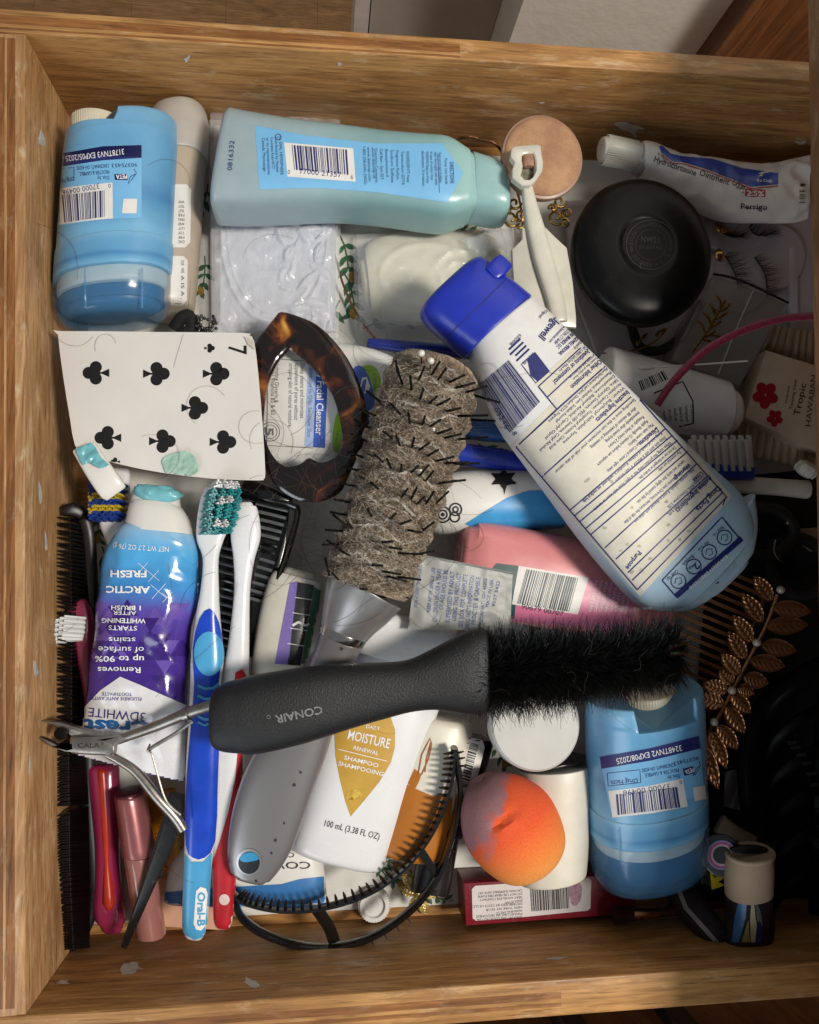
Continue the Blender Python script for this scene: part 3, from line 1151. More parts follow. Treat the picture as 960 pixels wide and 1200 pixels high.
for st, a, b, h in (('Drug Facts', (841, 569), (815, 596), 9), ('Active Ingredients', (832, 557), (791, 598), 8.5), ('Purpose', (748, 645), (733, 665), 8), ('Uses', (821, 552), (811, 562), 8), ('Warnings', (807, 542), (789, 560), 8),
                    ('Directions', (769, 501), (748, 519), 8)):
    para(st, a, b, h * .74, .02)
rows_ = ['Avobenzone 3.0%, Homosalate 8.0%,', 'Octisalate 4.0%, Octocrylene 3.0%', 'helps prevent sunburn  If used as directed with other sun',
         'protection measures (see Directions), decreases the risk of skin', 'cancer and early skin aging caused by the sun.', 'For external use only.',
         'Do not use on damaged or broken skin.', 'When using this product keep out of eyes. Rinse with water to remove.', 'Stop use and ask a doctor if rash occurs.',
         'Keep out of reach of children. If product is swallowed, get medical help', 'or contact a Poison Control Center right away.', 'May stain some fabrics.',
         'Apply liberally 15 minutes before sun exposure', 'Reapply: at least every 2 hours', 'immediately after towel drying', 'after 80 minutes of swimming or sweating',
         ]
pos = [(828, 561, 62), (825, 555, 58), (812, 549, 92), (806, 545, 100), (801, 539, 74), (796, 528, 34), (790, 523, 56), (785, 517, 120), (779, 511, 78), (774, 506, 122), (769, 500, 78), (764, 496, 38),
       (758, 492, 78), (753, 487, 54), (748, 482, 52), (744, 477, 70)]
for st, (x, y, l) in zip(rows_, pos):
    pr.text(st, (x, y), (x - vx * l, y - vy * l), 4.3)
T = lambda k, q: (689 + .665 * k - .74 * q, 400 + .747 * k + .68 * q)
for k, st, l, h, b in ((1.5, 'Call 1-800-SafeSun, Mon-Fri', 44, 3.6, 0), (6.5, 'Questions or comments?', 58, 6, .02), (16, 'excessive heat and direct sun', 40, 3.2, 0), (20, 'Protect this product from', 38, 3.2, 0), (24.5, 'Other Information', 46, 6, .02),
                       (37, 'Aloe Barbadensis Leaf Juice, Disodium EDTA, Fragrance', 92, 3.8, 0), (43, 'Phenoxyethanol, Xanthan Gum, Sodium Ascorbyl', 86, 3.8, 0), (49, 'Dimethicone, Behenyl Alcohol, Caprylyl Glycol', 108, 3.8, 0),
                       (55, 'Silica, Glyceryl Stearate, PEG-100 Stearate, Cetyl Alcohol', 122, 3.8, 0), (61, 'Acrylates Copolymer, Tocopheryl Acetate, Citric Acid', 112, 3.8, 0), (67, 'Water, Butyloctyl Salicylate, Styrene', 96, 3.8, 0), (73, 'Inactive Ingredients', 50, 6, .02), (86, 'Spending time in the sun increases your risk of skin cancer', 126, 3.8, 0)):
    pr.text(st, T(k, 4), T(k, 4 + l), h, b)
pr.text('Distributed by:', (683, 396), (672, 408), 4)
pr.text('EDGEWELL PERSONAL', (678, 392), (654, 414), 4.6, .02)
pr.text('CARE BRANDS, LLC', (673, 387), (652, 406), 4.6, .02)
pr.text('SHELTON, CT 06484', (669, 382), (649, 401), 4.6)
pr.text('www.bananaboat.com', (664, 378), (643, 400), 4.2)
pr.text('Edgewell', (654, 367), (631, 394), 9.5, .02)
pr.text('2019 Edgewell', (643, 359), (631, 371), 4.2)
for i, w in enumerate((18, 21, 17, 20)):
    pr.line([(610 + i * 3.4, 397 + i * 4), (610 + i * 3.4 - w * .74, 397 + i * 4 + w * .7)], 2.3)
pr.line([(627, 413), (644, 435), (628, 449), (611, 427)], 1.0, closed=True)
pr.poly([(618, 421), (627, 413), (644, 435), (630, 447), (622, 440)], .012, 5)
pr.text('ACTIVE', (624, 413), (612, 425), 4)
pr.text('6302904B', (609, 391), (597, 403), 4.4)
pr.bars((596, 422), (561, 451), (597, 508), (633, 471), 33, 30, .014)
pr.g.f  # bars run across the bottle
for st, a, b in (('9', (553, 445), (551, 449)), ('56', (565, 461), (572, 472)), ('03246', (578, 480), (593, 503)), ('8', (600, 508), (602, 511))):
    pr.text(st, a, b, 6)
# sun safety strip
pr.line([(776, 680), (846, 606), (868, 633), (793, 700)], 1.6, closed=True)
for (cx, cy), st in zip(((849, 630), (831, 647), (813, 664), (795, 681)), ('Apply 1 oz', 'Wait 15 min', 'Reapply', 'Cover Up!')):
    pr.ring(cx, cy, 8.6, 1.2)
    if st != 'Reapply':
        pr.line([(cx - 4, cy + 3), (cx - 3, cy - 3), (cx + 3, cy - 4), (cx + 4, cy + 2), (cx, cy + 4)], .9)
    pr.text(st, (cx - 2, cy - 14), (cx - 14, cy - 3), 4)
pr.text('2', (815, 659), (811, 664), 8, .02)
pr.text('HR.', (809, 662), (805, 666), 4)
pr.line([(792, 699), (869, 631)], 6.5, .018)
pr.quad((836, 686), (842, 681), (846, 687), (840, 692), .016)
pr.out('printed_text', NAVY, ss)
pr.text('SUN SAFETY DIRECTIONS', (851, 650), (807, 688), 3.8, .01, .026)
pr.out('white_lettering', WINK, ss)
stain = mat('dried lotion stain', 'b9b29c', .6, var=.2, vs=300)
rnd = random.Random(12)
for i in range(16):
    x, y = rnd.choice(((745, 640), (760, 600), (790, 620), (700, 560), (735, 655), (720, 620)))
    x, y = x + rnd.uniform(-22, 22), y + rnd.uniform(-18, 18)
    pr.poly([(x + rnd.uniform(.8, 3.4) * math.cos(a), y + rnd.uniform(.8, 3.4) * math.sin(a)) for a in (0, .9, 1.8, 2.7, 3.6, 4.5, 5.4)], .01, 4, 2)
pr.out('stain', stain, ss)

# ------------------------------------------------------------------ travel shampoo
PANT = mat('pearl white bottle', 'dedfe0', .25, var=.03, vs=40, coat=.35)
sh = thing('shampoo_bottle', 'small white shampoo bottle with golden drop label under the black brush', 'bottle', at(430, 880, 1.0))
gsh = loft([(466, 765, 2.2, 60, 1.3), (455, 800, 2.2, 66, 1.4), (440, 850, 2.2, 64, 1.45), (425, 905, 2.2, 62, 1.45), (408, 965, 2.2, 60, 1.45), (394, 1012, 2.2, 57.5, 1.4)], 64, 2.9, 3, (.3, .35))
part('bottle_body', gsh, PANT, sh)
part('flip_cap', loft([(478, 722, 3.2, 62, 1.25), (474, 745, 3.2, 62, 1.3), (467, 772, 3.1, 60, 1.3)], 56, 3.4, 3, (.45, .05)), PANT, sh)
part('cap_hinge', loft([(500, 714, 4.35, 13, .12), (495, 735, 4.42, 13, .12)], 16, 3, 1, (.05, .05)), PANT, sh)
pr = Print(gsh)
pr.poly([(398, 836), (455, 832), (463, 855), (463, 876), (458, 894), (445, 916), (428, 937), (411, 957), (405, 940), (398, 912), (393, 885), (392, 858)], .008, 6)
pr.out('golden_drop', mat('golden ink', 'c39a3e', .35, var=.08), sh)
pr.text('DAILY', (429, 853), (445, 856), 4.6, .01, .02)
pr.text('MOISTURE', (407, 866), (456, 877), 11.5, .01, .02)
pr.text('RENEWAL', (414, 878), (443, 885), 4.6, .01, .02)
pr.text('SHAMPOO', (403, 889.5), (443, 899.5), 5.0, .012, .02)
pr.text('SHAMPOOING', (396, 896.5), (449, 909.5), 5.0, .012, .02)
pr.line([(397, 878), (454, 892)], .8, .02)
pr.out('white_lettering', WINK, sh)
pr.text('100 mL (3.38 FL OZ)', (380, 968), (444, 984), 7.8)
for i in range(5):
    for j in range(5):
        if (i * 7 + j * 3 + i * j) % 3:
            pass
pr.out('printed_text', INK, sh) if pr.g.f else None
pr.poly(ellipse(415, 931, 10, 6, 14, -15), .018, 6)
pr.out('amber_capsule', mat('amber ink', '8a5a14', .2, var=.5, vs=500, col2='e8c860'), sh)

# ------------------------------------------------------------------ facial cleanser
cl = thing('cleanser_bottle', 'white facial cleanser bottle seen through the tortoiseshell clip', 'bottle', at(390, 470, .3))
gcl = loft([(296, 478, 2.0, 70, 1.2), (330, 475, 2.0, 78, 1.5), (380, 476, 2.0, 80, 1.6), (430, 480, 2.0, 76, 1.6), (470, 486, 2.0, 62, 1.4), (498, 490, 2.0, 44, 1.1)], 56, 3, 3, (.4, .5))
part('bottle_body', gcl, PLW, cl)
pr = Print(gcl)
pr.quad((371, 428), (384, 434), (381, 525), (367, 524), .008)
pr.poly(ellipse(424, 470, 15, 42, 24, -6), .012, 6)
pr.out('blue_band', mat('mid blue ink', '3a5fc0', .4), cl)
pr.quad((361, 428), (371, 428), (367, 524), (357, 523), .008)
pr.out('pale_band', mat('pale blue ink', 'a9bfe8', .4), cl)
pr.poly(ellipse(424, 462, 20, 36, 24, 20), .008, 6)
pr.poly(ellipse(400, 500, 9, 32, 20, 10), .008, 6)
pr.out('green_swoosh', mat('lime ink', '8fbf2a', .4), cl)
pr.text('Daily Facial Cleanser', (372.5, 422), (370, 510), 8.5, .015, .016)
pr.arc('C', 420, 450, 3, -60, 60, 12, .02)
pr.out('white_lettering', WINK, cl)
pr.text('Combination to Oily, Sensitive Skin', (363, 420), (360, 512), 5)
pr.text('Deep cleans and minimises', (352.5, 426), (352, 490), 5)
pr.text('appearance of pores without', (346, 426), (345, 492), 5)
pr.text('stripping skin of natural moisture', (339, 426), (338, 500), 5)
pr.text('Hydrating Glycerin &', (323, 424), (322, 472), 5)
pr.text('Essential Vitamins B5 & B3', (317.5, 420), (318, 486), 5)
pr.line([(329, 421), (366, 424)], .8)
pr.line([(314, 430), (313, 522), (367, 525)], .8)
pr.ring(317, 506, 11, .8)
pr.ring(317, 506, 8, .7)
pr.text('5', (311, 501), (311, 511), 10, .02)
pr.text('Discov', (437, 438), (440, 470), 4)
pr.out('printed_text', GREYINK, cl)

# ------------------------------------------------------------------ pink bottle
PINK = mat('glossy pink plastic', 'd98a8c', .25, var=.06, vs=50, coat=.3, sss=.1)
pk = thing('pink_bottle', 'pink bottle with bar code label below the sunscreen', 'bottle', at(640, 680, .9))
gpk = loft([(531, 662, 2.7, 48, 1.55), (560, 667, 2.7, 54, 1.75), (640, 681, 2.7, 55, 1.8), (720, 695, 2.7, 55, 1.8), (790, 707, 2.7, 54, 1.7)], 64, 3.2, 3, (.5, .3))
part('bottle_body', gpk, PINK, pk)
pr = Print(gpk)
pr.poly([(580, 661), (609, 663), (690, 677), (745, 690), (740, 740), (600, 728)], .007, 6)
pr.out('pink_label', mat('pink label', 'd7789c', .35), pk)
pr.poly([(577, 666), (582, 660), (608, 663), (603, 725), (590, 725), (585, 690)], .012, 6)
pr.out('green_panel', mat('dark green ink', '2c4f4f', .4), pk)
pr.quad((608, 663), (690, 677), (677, 720), (600, 708), .013)
pr.out('white_panel', LWHITE, pk)
pr.bars((617, 667), (679, 677.5), (668, 717), (606, 707), 51, 28, .018)
pr.text('90679 00707', (611, 713), (660, 722), 6)
pr.out('bar_code', mat('dark teal ink', '163038', .4), pk)
for i in range(8):
    pr.text('GENTLE PINK WASH'[:9 + i % 5], (693 + i * 6, 717), (701 + i * 6, 681), 3.6)
pr.out('small_print', LWHITE, pk)

# ------------------------------------------------------------------ white and blue bottle with star print
st_ = thing('star_print_bottle', 'white bottle with sky blue swoosh and black star print behind the vent brush', 'bottle', at(580, 587, .7))
gst = loft([(496, 595, 2.3, 34, 1.4), (540, 590, 2.35, 37, 1.6), (600, 586, 2.35, 37, 1.6), (665, 582, 2.35, 36, 1.5)], 48, 2.6, 3, (.4, .3))
part('bottle_body', gst, PLW, st_)
pr = Print(gst)
pr.poly([(545, 614), (570, 598), (595, 583), (620, 575), (668, 574), (668, 618), (610, 622), (560, 621)], .016, 4)
pr.out('blue_swoosh', mat('sky blue ink', '3d9ad6', .35), st_)
for cx, cy, r in ((590, 561, 17), (593, 558, 8)):
    o = []
    for i in range(12):
        rr = r if i % 2 == 0 else r * .55
        o.append((cx + rr * math.cos(i * math.pi / 6 + .5), cy + rr * .8 * math.sin(i * math.pi / 6 + .5)))
    pr.poly(o, .012, 5)
pr.poly([(583, 566), (589, 569), (591, 580), (594, 569), (606, 566), (596, 560)], .012, 5)
for cx, cy, r in ((519, 603, 9), (519, 603, 5), (534, 597, 7), (533, 606, 5.5), (534, 597, 3)):
    pr.ring(cx, cy, r, 2.0)
pr.poly(ellipse(519, 603, 2.5, 2.5, 10), .014)
pr.out('black_print', INK, st_)

# ------------------------------------------------------------------ cream and orange bottle behind the shampoo
ob_ = thing('orange_bottle', 'cream and orange bottle with leaf outline behind the shampoo', 'bottle', at(500, 920, .3))
gob = loft([(515, 838, 1.9, 40, 1.3), (505, 890, 1.9, 44, 1.5), (493, 940, 1.9, 45, 1.5), (480, 1008, 1.9, 44, 1.4)], 48, 2.6, 3, (.3, .4))
part('bottle_body', gob, mat('cream plastic', 'd8d3c4', .35, var=.05), ob_)
pr = Print(gob)
pr.poly([(430, 905), (470, 915), (486, 924), (506, 932), (530, 935), (525, 1012), (440, 1012)], .016, 4)
pr.poly([(478, 918), (486, 901), (494, 908), (491, 916), (486, 926)], .010, 5)
pr.out('orange_panel', mat('orange ink', 'b06a1e', .35, var=.12, vs=40), ob_)
pr.line([(490, 908), (494, 885), (504, 865), (506, 872), (502, 890), (494, 908)], 1.6)
pr.line([(498, 905), (500, 888), (505, 870)], 1.4)
pr.out('leaf_outline', mat('rust ink', '9c5a26', .4), ob_)

# ------------------------------------------------------------------ white jar lid and off-white tube
wl = solo('jar_lid', revolve(at(622, 846, 4.2), (.05, .1, 1), [(0, 2.05), (.08, 2.2), (.7, 2.2), (.82, 2.1), (.84, 0)], 64), mat('satin white lid', 'b5b4b0', .5, var=.06, vs=40), 'round white jar lid under the black bristles', 'lid')
tb = thing('tube', 'plain off white tube standing its end on the red box', 'tube', at(645, 960, 1.5))
gtb = loft([(598, 893, 691, 893, 3.0, 1.7), (596, 950, 694, 950, 3.0, 1.7), (601, 1000, 696, 1000, 3.0, 1.65), (606, 1036, 696, 1032, 3.0, 1.55)], 48, 2.1, 3, (.05, .12), .6, True)
part('tube_body', gtb, mat('ivory plastic', 'd6d1c3', .4, var=.05, sss=.1), tb)
part('dark_neck', loft([(644, 886, 3.0, 44, 1.5), (644, 896, 3.0, 44, 1.5)], 32, 2.1, 1, (.03, .03)), PLBLK, tb)

# ------------------------------------------------------------------ white medicine bottle on the right
mb = thing('medicine_bottle', 'white bottle with drug label lying under the burgundy headband', 'bottle', at(800, 470, .3))
gmb = loft([(700, 444, 2.2, 38, 1.6), (770, 462, 2.2, 40, 1.7), (820, 473, 2.2, 40, 1.7), (850, 478, 2.2, 38, 1.6), (872, 482, 2.2, 31, 1.3)], 56, 2.2, 3, (.2, .9))
part('bottle_body', gmb, PLW, mb)
pr = Print(gmb)
pr.poly([(745, 442), (785, 430), (800, 440), (812, 462), (815, 500), (770, 510), (730, 470)], .008, 6)
pr.out('label', LWHITE, mb)
pr.bars((748, 447), (778, 434), (784, 444), (752, 458), 71, 14, .014)
pr.line([(766, 461), (800, 447), (812, 470), (813, 496), (796, 500)], 1.6)
for i, s_ in enumerate(('to become', 'a prolonged period', 'exposed to sun', 'such as', 'dry skin', 'wash')):
    pr.text(s_, (809 - i * 6.5, 474 + i * 1.5), (810.5 - i * 6.5, 495 - i * .5), 4.2)
pr.out('printed_text', INK, mb)
# ------------------------------------------------------------------ black bristle brush on top of the heap
RUBBER = mat('black rubberised plastic', '0e0e10', .46, var=.15, vs=60, bump=.6, bs=1300, bd=.0005)
cb_ = thing('bristle_brush', 'black hairbrush with rubbery handle and dense black bristles on top of the heap', 'hairbrush', at(500, 810, 5))
ZB = 7.6
gh = loft([(246, 858, 247, 826, 6.9, .45), (250, 873, 253, 809, 6.9, .65), (259, 882, 264, 799, 7.0, .85), (278, 885, 282, 794, 7.0, .95), (302, 886, 301, 789, 7.05, .97), (360, 873, 359, 780, 7.2, .95), (412, 856, 410, 776, 7.3, .85), (456, 843, 452, 775, 7.4, .8),
           (482, 836, 478, 772, 7.45, .8), (508, 833, 503, 761, 7.5, .85), (530, 835, 528, 748, 7.55, .92), (552, 838, 550, 738, 7.6, .95), (572, 838, 568, 734, 7.6, .9)], 56, 2.6, 4, (.2, .25), .6, True)
part('handle', gh, RUBBER, cb_)
core = loft([(556, 787, 7.5, 26, .5), (640, 785, 7.4, 28, .55), (720, 773, 7.3, 25, .5), (785, 761, 7.1, 20, .4)], 32, 2.3, 3, (.2, .3))
part('bristle_core', core, mat('black core', '030303', .9, spec=.05), cb_)
pr = Print(gh)
pr.text('CONAIR', (377, 827), (322, 839), 9.5, .02, .014)
pr.ring(315, 840, 2, .7)
pr.out('maker_name', mat('worn silver print', '8d8d8d', .4, var=.3, vs=900), cb_)
BR = mat('black bristle', '060606', .38, var=.3, spec=.5)
rnd = random.Random(5)
g = G()
bc = Print(core)
for i in range(9000):
    s = (rnd.randint(0, 36) + .5) / 37 + rnd.gauss(0, .0065)
    s = max(0, min(1, s))
    x = 556 + 238 * s
    yc = 788 - 4 * s - 22 * s * s
    w = 1.0 - .22 * s
    row = rnd.choice((-.98, -.74, -.44, -.12, .2, .5, .78, 1.0)) + rnd.gauss(0, .04)
    a = row * 1.45                     # angle round the barrel
    cx, rr = at(x, yc, 7.35 - .3 * s), .62 * w
    cl = math.sin(s * 61 + row * 9) * .35
    nrm = Vector((cl + rnd.gauss(0, .22), -math.sin(a) + rnd.gauss(0, .16), math.cos(a) * .8 + rnd.gauss(0, .14)))
    nrm.normalize()
    base = cx + Vector((0, -math.sin(a) * rr * 1.25, math.cos(a) * rr * .75))
    L = rnd.uniform(.85, 1.5) * w * (1.0 if abs(a) > .8 else .85)
    bend = Vector((rnd.gauss(0, .22), rnd.gauss(0, .2), rnd.gauss(0, .12))) * L
    p1, p2 = base + nrm * L * .55 + bend * .3, base + nrm * L + bend
    q = rnd.uniform(.013, .028)
    g.add(tube([base, p1, p2], q, 3, None, False, lambda t: 1 - .75 * t))
part('bristles', g, BR, cb_, kind='stuff', smooth=0)
g = G()
for i in range(14):                       # lint and fine pale hairs caught in the bristles
    x, y = rnd.uniform(560, 800), rnd.uniform(735, 840)
    pts = [(x, y, 8.5)]
    a = rnd.uniform(0, 6.28)
    for k in range(5):
        a += rnd.gauss(0, .7)
        x, y = x + 7 * math.cos(a), y + 7 * math.sin(a)
        pts.append((x, y, 8.4 + rnd.uniform(-.25, .2)))
    g.add(tube(W(pts, 3), .005, 3))
part('caught_hair', g, mat('fine grey hair', '4a443c', .5, var=.3), cb_, kind='stuff', smooth=0)

# ------------------------------------------------------------------ silver round vent brush full of hair
SILV = mat('silver painted plastic', 'a9a8a8', .3, var=.08, metal=.75, vs=80, dust=.04)
vb = thing('vent_brush', 'silver round brush clogged with brown hair and black pins', 'hairbrush', at(430, 700, 2))
BR_AX = [(513, 428, 5.6, 43, 1.85), (506, 448, 5.6, 52, 1.95), (492, 495, 5.6, 55, 2.05), (475, 550, 5.5, 54, 2.05), (458, 605, 5.4, 52, 2.0), (441, 655, 5.3, 50, 1.88), (430, 690, 5.2, 50, 1.75)]
barrel = loft(BR_AX, 72, 2.0, 12, (.35, .1), .6, False, 0)
part('barrel', barrel, SILV, vb)
neck = loft([(430, 690, 5.2, 49, 1.72), (420, 708, 5.15, 44, 1.5), (409, 728, 5.1, 35, 1.2), (403, 742, 5.05, 29.5, 1.02)], 48, 2, 4, (.02, .02), .6, False, 0)
part('neck', neck, SILV, vb)
part('chrome_ring', loft([(404, 740, 5.05, 29.5, 1.06), (400, 750, 5.0, 28, 1.02)], 48, 2, 1, (.03, .03), .6, False, 0), CHROME, vb)
gh2 = loft([(401, 749, 5.0, 27, .98), (392, 770, 4.9, 25, .92), (378, 805, 4.8, 26, .9), (355, 860, 4.6, 34, .85), (332, 905, 4.5, 41, .8), (317, 945, 4.4, 42, .75), (305, 985, 4.35, 38, .65), (297, 1012, 4.3, 31, .55), (292, 1033, 4.3, 20, .42)], 56, 2.4, 5, (.02, .25), .6, False, 0)
k_ = N('iridescent silver')
lw = k_.add('ShaderNodeLayerWeight', Blend=.35)
k_.link(k_.ramp(lw.outputs['Facing'], [(0, '8a8887'), (.6, '959399'), (.88, '7672b8'), (1, '3a3aa8')]), k_.p.inputs['Base Color'])
k_.p.inputs['Metallic'].default_value = .6
k_.p.inputs['Roughness'].default_value = .34
k_.bump(k_.noise(900, 3), .12, .0003)
part('handle', gh2, k_.m, vb)
pr = Print(gh2)
pr.poly(ellipse(292, 1010, 15, 15.5, 24), .02, 5)
pr.out('hole_rim', SILV, vb)
pr.poly(ellipse(292, 1011, 12.5, 13, 24), .03, 5)
pr.out('hanging_hole', mat('black hole lining', '0b1116', .4), vb)
pr.poly([(281, 1006), (286, 1000), (297, 999), (304, 1006), (296, 1009), (286, 1010)], .036, 4, 2)
pr.out('blue_lining', mat('teal blue lining', '2b8fc0', .35), vb)
pr.poly([(262, 985), (265, 1020), (270, 1022), (267, 985)], .02, 4)
for x, y in ((318, 1000), (345, 920), (352, 905), (323, 985), (280, 1031), (300, 1032), (333, 965), (365, 850), (400, 760)):
    pr.poly([(x + rnd.uniform(1, 3) * math.cos(a), y + rnd.uniform(1, 3) * math.sin(a)) for a in (0, 1.2, 2.4, 3.6, 4.8)], .016, 3)
pr.out('chipped_paint', mat('dark chip', '25242a', .6), vb)
# felted hair round the barrel, wavy ridges between the pin rows
mat_g = loft([(x, y, z, w * 1.02, h * 1.02) for x, y, z, w, h in BR_AX], 150, 2.0, 22, (.3, .05), .6, False, 0)
axd = (at(430, 690, 5.3) - at(513, 428, 5.6)).normalized()
o_ = at(513, 428, 5.6)


def felt(p):
    s = (p - o_).dot(axd)
    c = o_ + axd * s
    d = p - c
    lat = d.cross(axd).z
    side = d.normalized()
    q = s * 2.05 + .55 * math.sin(side.x * 5 + side.y * 4 + s * .3) + .5 * noise.noise(p * 1.1)
    ridge = math.sin(q * math.pi)
    n = noise.fractal(p * 5.5, 1.0, 2.0, 4)
    return p + side * (.10 * ridge + .045 * n + .06 + .03 * noise.fractal(p * 14, 1, 2, 3))


mat_g.move(felt)
for i_, p_ in enumerate(mat_g.v):         # crests carry more pale lint than the hair in between
    s_ = (p_ - o_).dot(axd)
    d_ = (p_ - o_ - axd * s_)
    sd = d_.normalized()
    q_ = s_ * 2.05 + .55 * math.sin(sd.x * 5 + sd.y * 4 + s_ * .3)
    mat_g.u[i_] = .5 + .5 * math.sin(q_ * math.pi)
kf = N('felted hair')
f1 = kf.noise(1, 6, .75, 1.5, (900, 260, 900))
f2 = kf.noise(150, 6, .7, .6)
cfl = kf.ramp(f2, [(.3, '74675a'), (.5, 'a3937f'), (.7, 'c4b6a2')])
lint_ = kf.ramp(kf.add('ShaderNodeAttribute', attribute_name='u').outputs['Fac'], [(.2, (.66, .6, .53)), (.85, (1.3, 1.27, 1.22))])
cfl = kf.mix(1.0, cfl, lint_, 'MULTIPLY')
kf.link(kf.mix(.8, cfl, kf.ramp(f1, [(.3, '7a6650'), (.55, 'e0d2bc'), (.75, 'ffffff')]), 'MULTIPLY'), kf.p.inputs['Base Color'])
kf.p.inputs['Roughness'].default_value = .75
kf.p.inputs['Sheen Weight'].default_value = .3
kf.bump(f1, 1.0, .0012)
part('hair_mat', mat_g, kf.m, vb, kind='stuff')
bvh_m = Print(mat_g)
HAIRB = mat('brown hair', '85705a', .5, var=.35, vs=300)
HAIRP = mat('pale dusty hair', 'd0c4b2', .55, var=.3, vs=300)
g, g2 = G(), G()
rnd = random.Random(11)
for i in range(6500):
    t = rnd.random() ** .95
    cx, cy = 513 + (430 - 513) * t, 428 + (692 - 428) * t
    w = rnd.uniform(-62, 62)
    px_, py2 = cx + w * .95, cy + w * .30
    # strands run round the barrel with a wave
    pts = []
    a = rnd.gauss(.3, .45) + (math.pi if rnd.random() < .5 else 0)
    x, y = px_, py2
    n = rnd.randint(4, 8)
    ok = True
    for k in range(n):
        a += rnd.gauss(0, .35)
        x, y = x + 4.5 * math.cos(a), y + 4.5 * math.sin(a)
        h = bvh_m.hit(x, y, rnd.uniform(.01, .12))
        if h is None:
            break
        pts.append(h)
    if len(pts) >= 3:
        (g if rnd.random() < .55 else g2).add(tube(pts, rnd.uniform(.006, .010), 3))
part('tangled_hair', g, HAIRB, vb, kind='stuff', smooth=0)
part('tangled_hair', g2, HAIRP, vb, kind='stuff', smooth=0)
# pale matted crests between pin rows
kp = mat('pale lint', 'd9d2c6', .8, var=.3, vs=500, bump=.8, bs=900, bd=.001)
g = G()
for row in range(7):
    t = .07 + row * .135
    pts = []
    for j in range(13):
        w = -44 + j * 7.5
        cx, cy = 513 + (430 - 513) * t, 428 + (692 - 428) * t
        x, y = cx + w * .95, cy + w * .36 + 6 * math.sin(j * .95 + row * 1.3)
        h = bvh_m.hit(x, y, .06)
        if h is not None:
            pts.append(h)
    if len(pts) > 4:
        for rep in range(9):
            q = [p + Vector((rnd.gauss(0, .05), rnd.gauss(0, .06), rnd.uniform(-.02, .03))) for p in pts[rnd.randint(0, 3):len(pts) - rnd.randint(0, 3)]]
            if len(q) > 3:
                g.add(tube(q, rnd.uniform(.01, .028), 4))
for t, w, rx, ry in ((.1, 12, 22, 8), (.24, -8, 24, 8), (.38, 10, 24, 8), (.52, -10, 22, 8), (.66, 4, 24, 8), (.8, -6, 25, 9), (.9, 2, 26, 8)):
    cx, cy = 513 + (430 - 513) * t + w * .95, 428 + (692 - 428) * t + w * .3
    for rep in range(8):
        q = []
        for (x, y) in ellipse(cx + rnd.gauss(0, .6), cy + rnd.gauss(0, .6), rx, ry, 30, 22):
            h = bvh_m.hit(x + rnd.gauss(0, .5), y + rnd.gauss(0, .5), .05)
            if h is not None:
                q.append(h)
        if len(q) > 20:
            g.add(tube(q[rnd.randint(0, 8):], rnd.uniform(.01, .026), 4))
part('lint_ridge', g, kp, vb, kind='stuff', smooth=60)
# pins: photo positions of foot and tip
K = lambda x, y: (280 + x / 2.667, 360 + y / 2.667)
pins = [(514, 245, 494, 196), (540, 262, 536, 215), (566, 290, 576, 256), (622, 228, 648, 190), (655, 236, 705, 212), (672, 254, 738, 236), (704, 268, 776, 246), (735, 275, 815, 298), (592, 303, 620, 278), (616, 309, 660, 286),
        (645, 326, 694, 315), (672, 340, 780, 338), (725, 352, 822, 356), (530, 328, 534, 362), (572, 370, 582, 340), (595, 375, 630, 352), (618, 396, 665, 380), (640, 410, 695, 396), (670, 414, 780, 406), (426, 272, 474, 312), (470, 295, 504, 334),
        (400, 330, 440, 380), (440, 376, 478, 410), (490, 398, 503, 432), (540, 440, 548, 408), (564, 446, 595, 424), (588, 466, 622, 446), (612, 482, 672, 467), (640, 487, 720, 485), (668, 490, 752, 488), (388, 450, 420, 466), (420, 455, 450, 484),
        (462, 472, 475, 503), (508, 515, 508, 492), (538, 517, 560, 496), (562, 530, 592, 494), (582, 545, 608, 512), (618, 552, 680, 542), (640, 548, 708, 540), (360, 520, 392, 536), (410, 545, 436, 568), (508, 594, 527, 568), (538, 600, 556, 565),
        (554, 618, 580, 592), (584, 615, 610, 576), (614, 615, 655, 576), (332, 608, 378, 610), (400, 628, 414, 652), (474, 662, 490, 645), (503, 678, 538, 666), (525, 696, 570, 704), (572, 700, 610, 672), (294, 648, 330, 678), (330, 675, 352, 692),
        (447, 735, 480, 732), (470, 750, 508, 756), (490, 768, 575, 772), (540, 775, 610, 762), (276, 728, 318, 760), (318, 762, 345, 775), (415, 806, 448, 808), (442, 824, 505, 835), (455, 838, 522, 856), (490, 842, 568, 852), (270, 785, 282, 838), (282, 820, 310, 850),
        (405, 905, 440, 880), (440, 905, 530, 908), (380, 880, 400, 882), (448, 300, 400, 262), (430, 340, 378, 318), (412, 380, 362, 352), (402, 420, 352, 398), (392, 470, 340, 452), (376, 510, 326, 500), (362, 560, 312, 548), (350, 610, 298, 600), (338, 650, 286, 640), (326, 700, 272, 696), (318, 740, 262, 742), (560, 232, 580, 186), (600, 215, 628, 170), (500, 210, 490, 168)]
pin_g = tube([Vector((0, 0, 0)), Vector((0, 0, .008)), Vector((0, 0, .016))], .00056, 6)
pin_g.move(lambda p: p)
me = bpy.data.meshes.new('pin')
me.from_pydata([tuple(p / .016) if False else (p.x, p.y, p.z / .016) for p in pin_g.v], [], pin_g.f)
PINM = mat('black nylon pin', '050505', .65, spec=.15)
me.materials.append(PINM)
me.shade_smooth()
ms = []
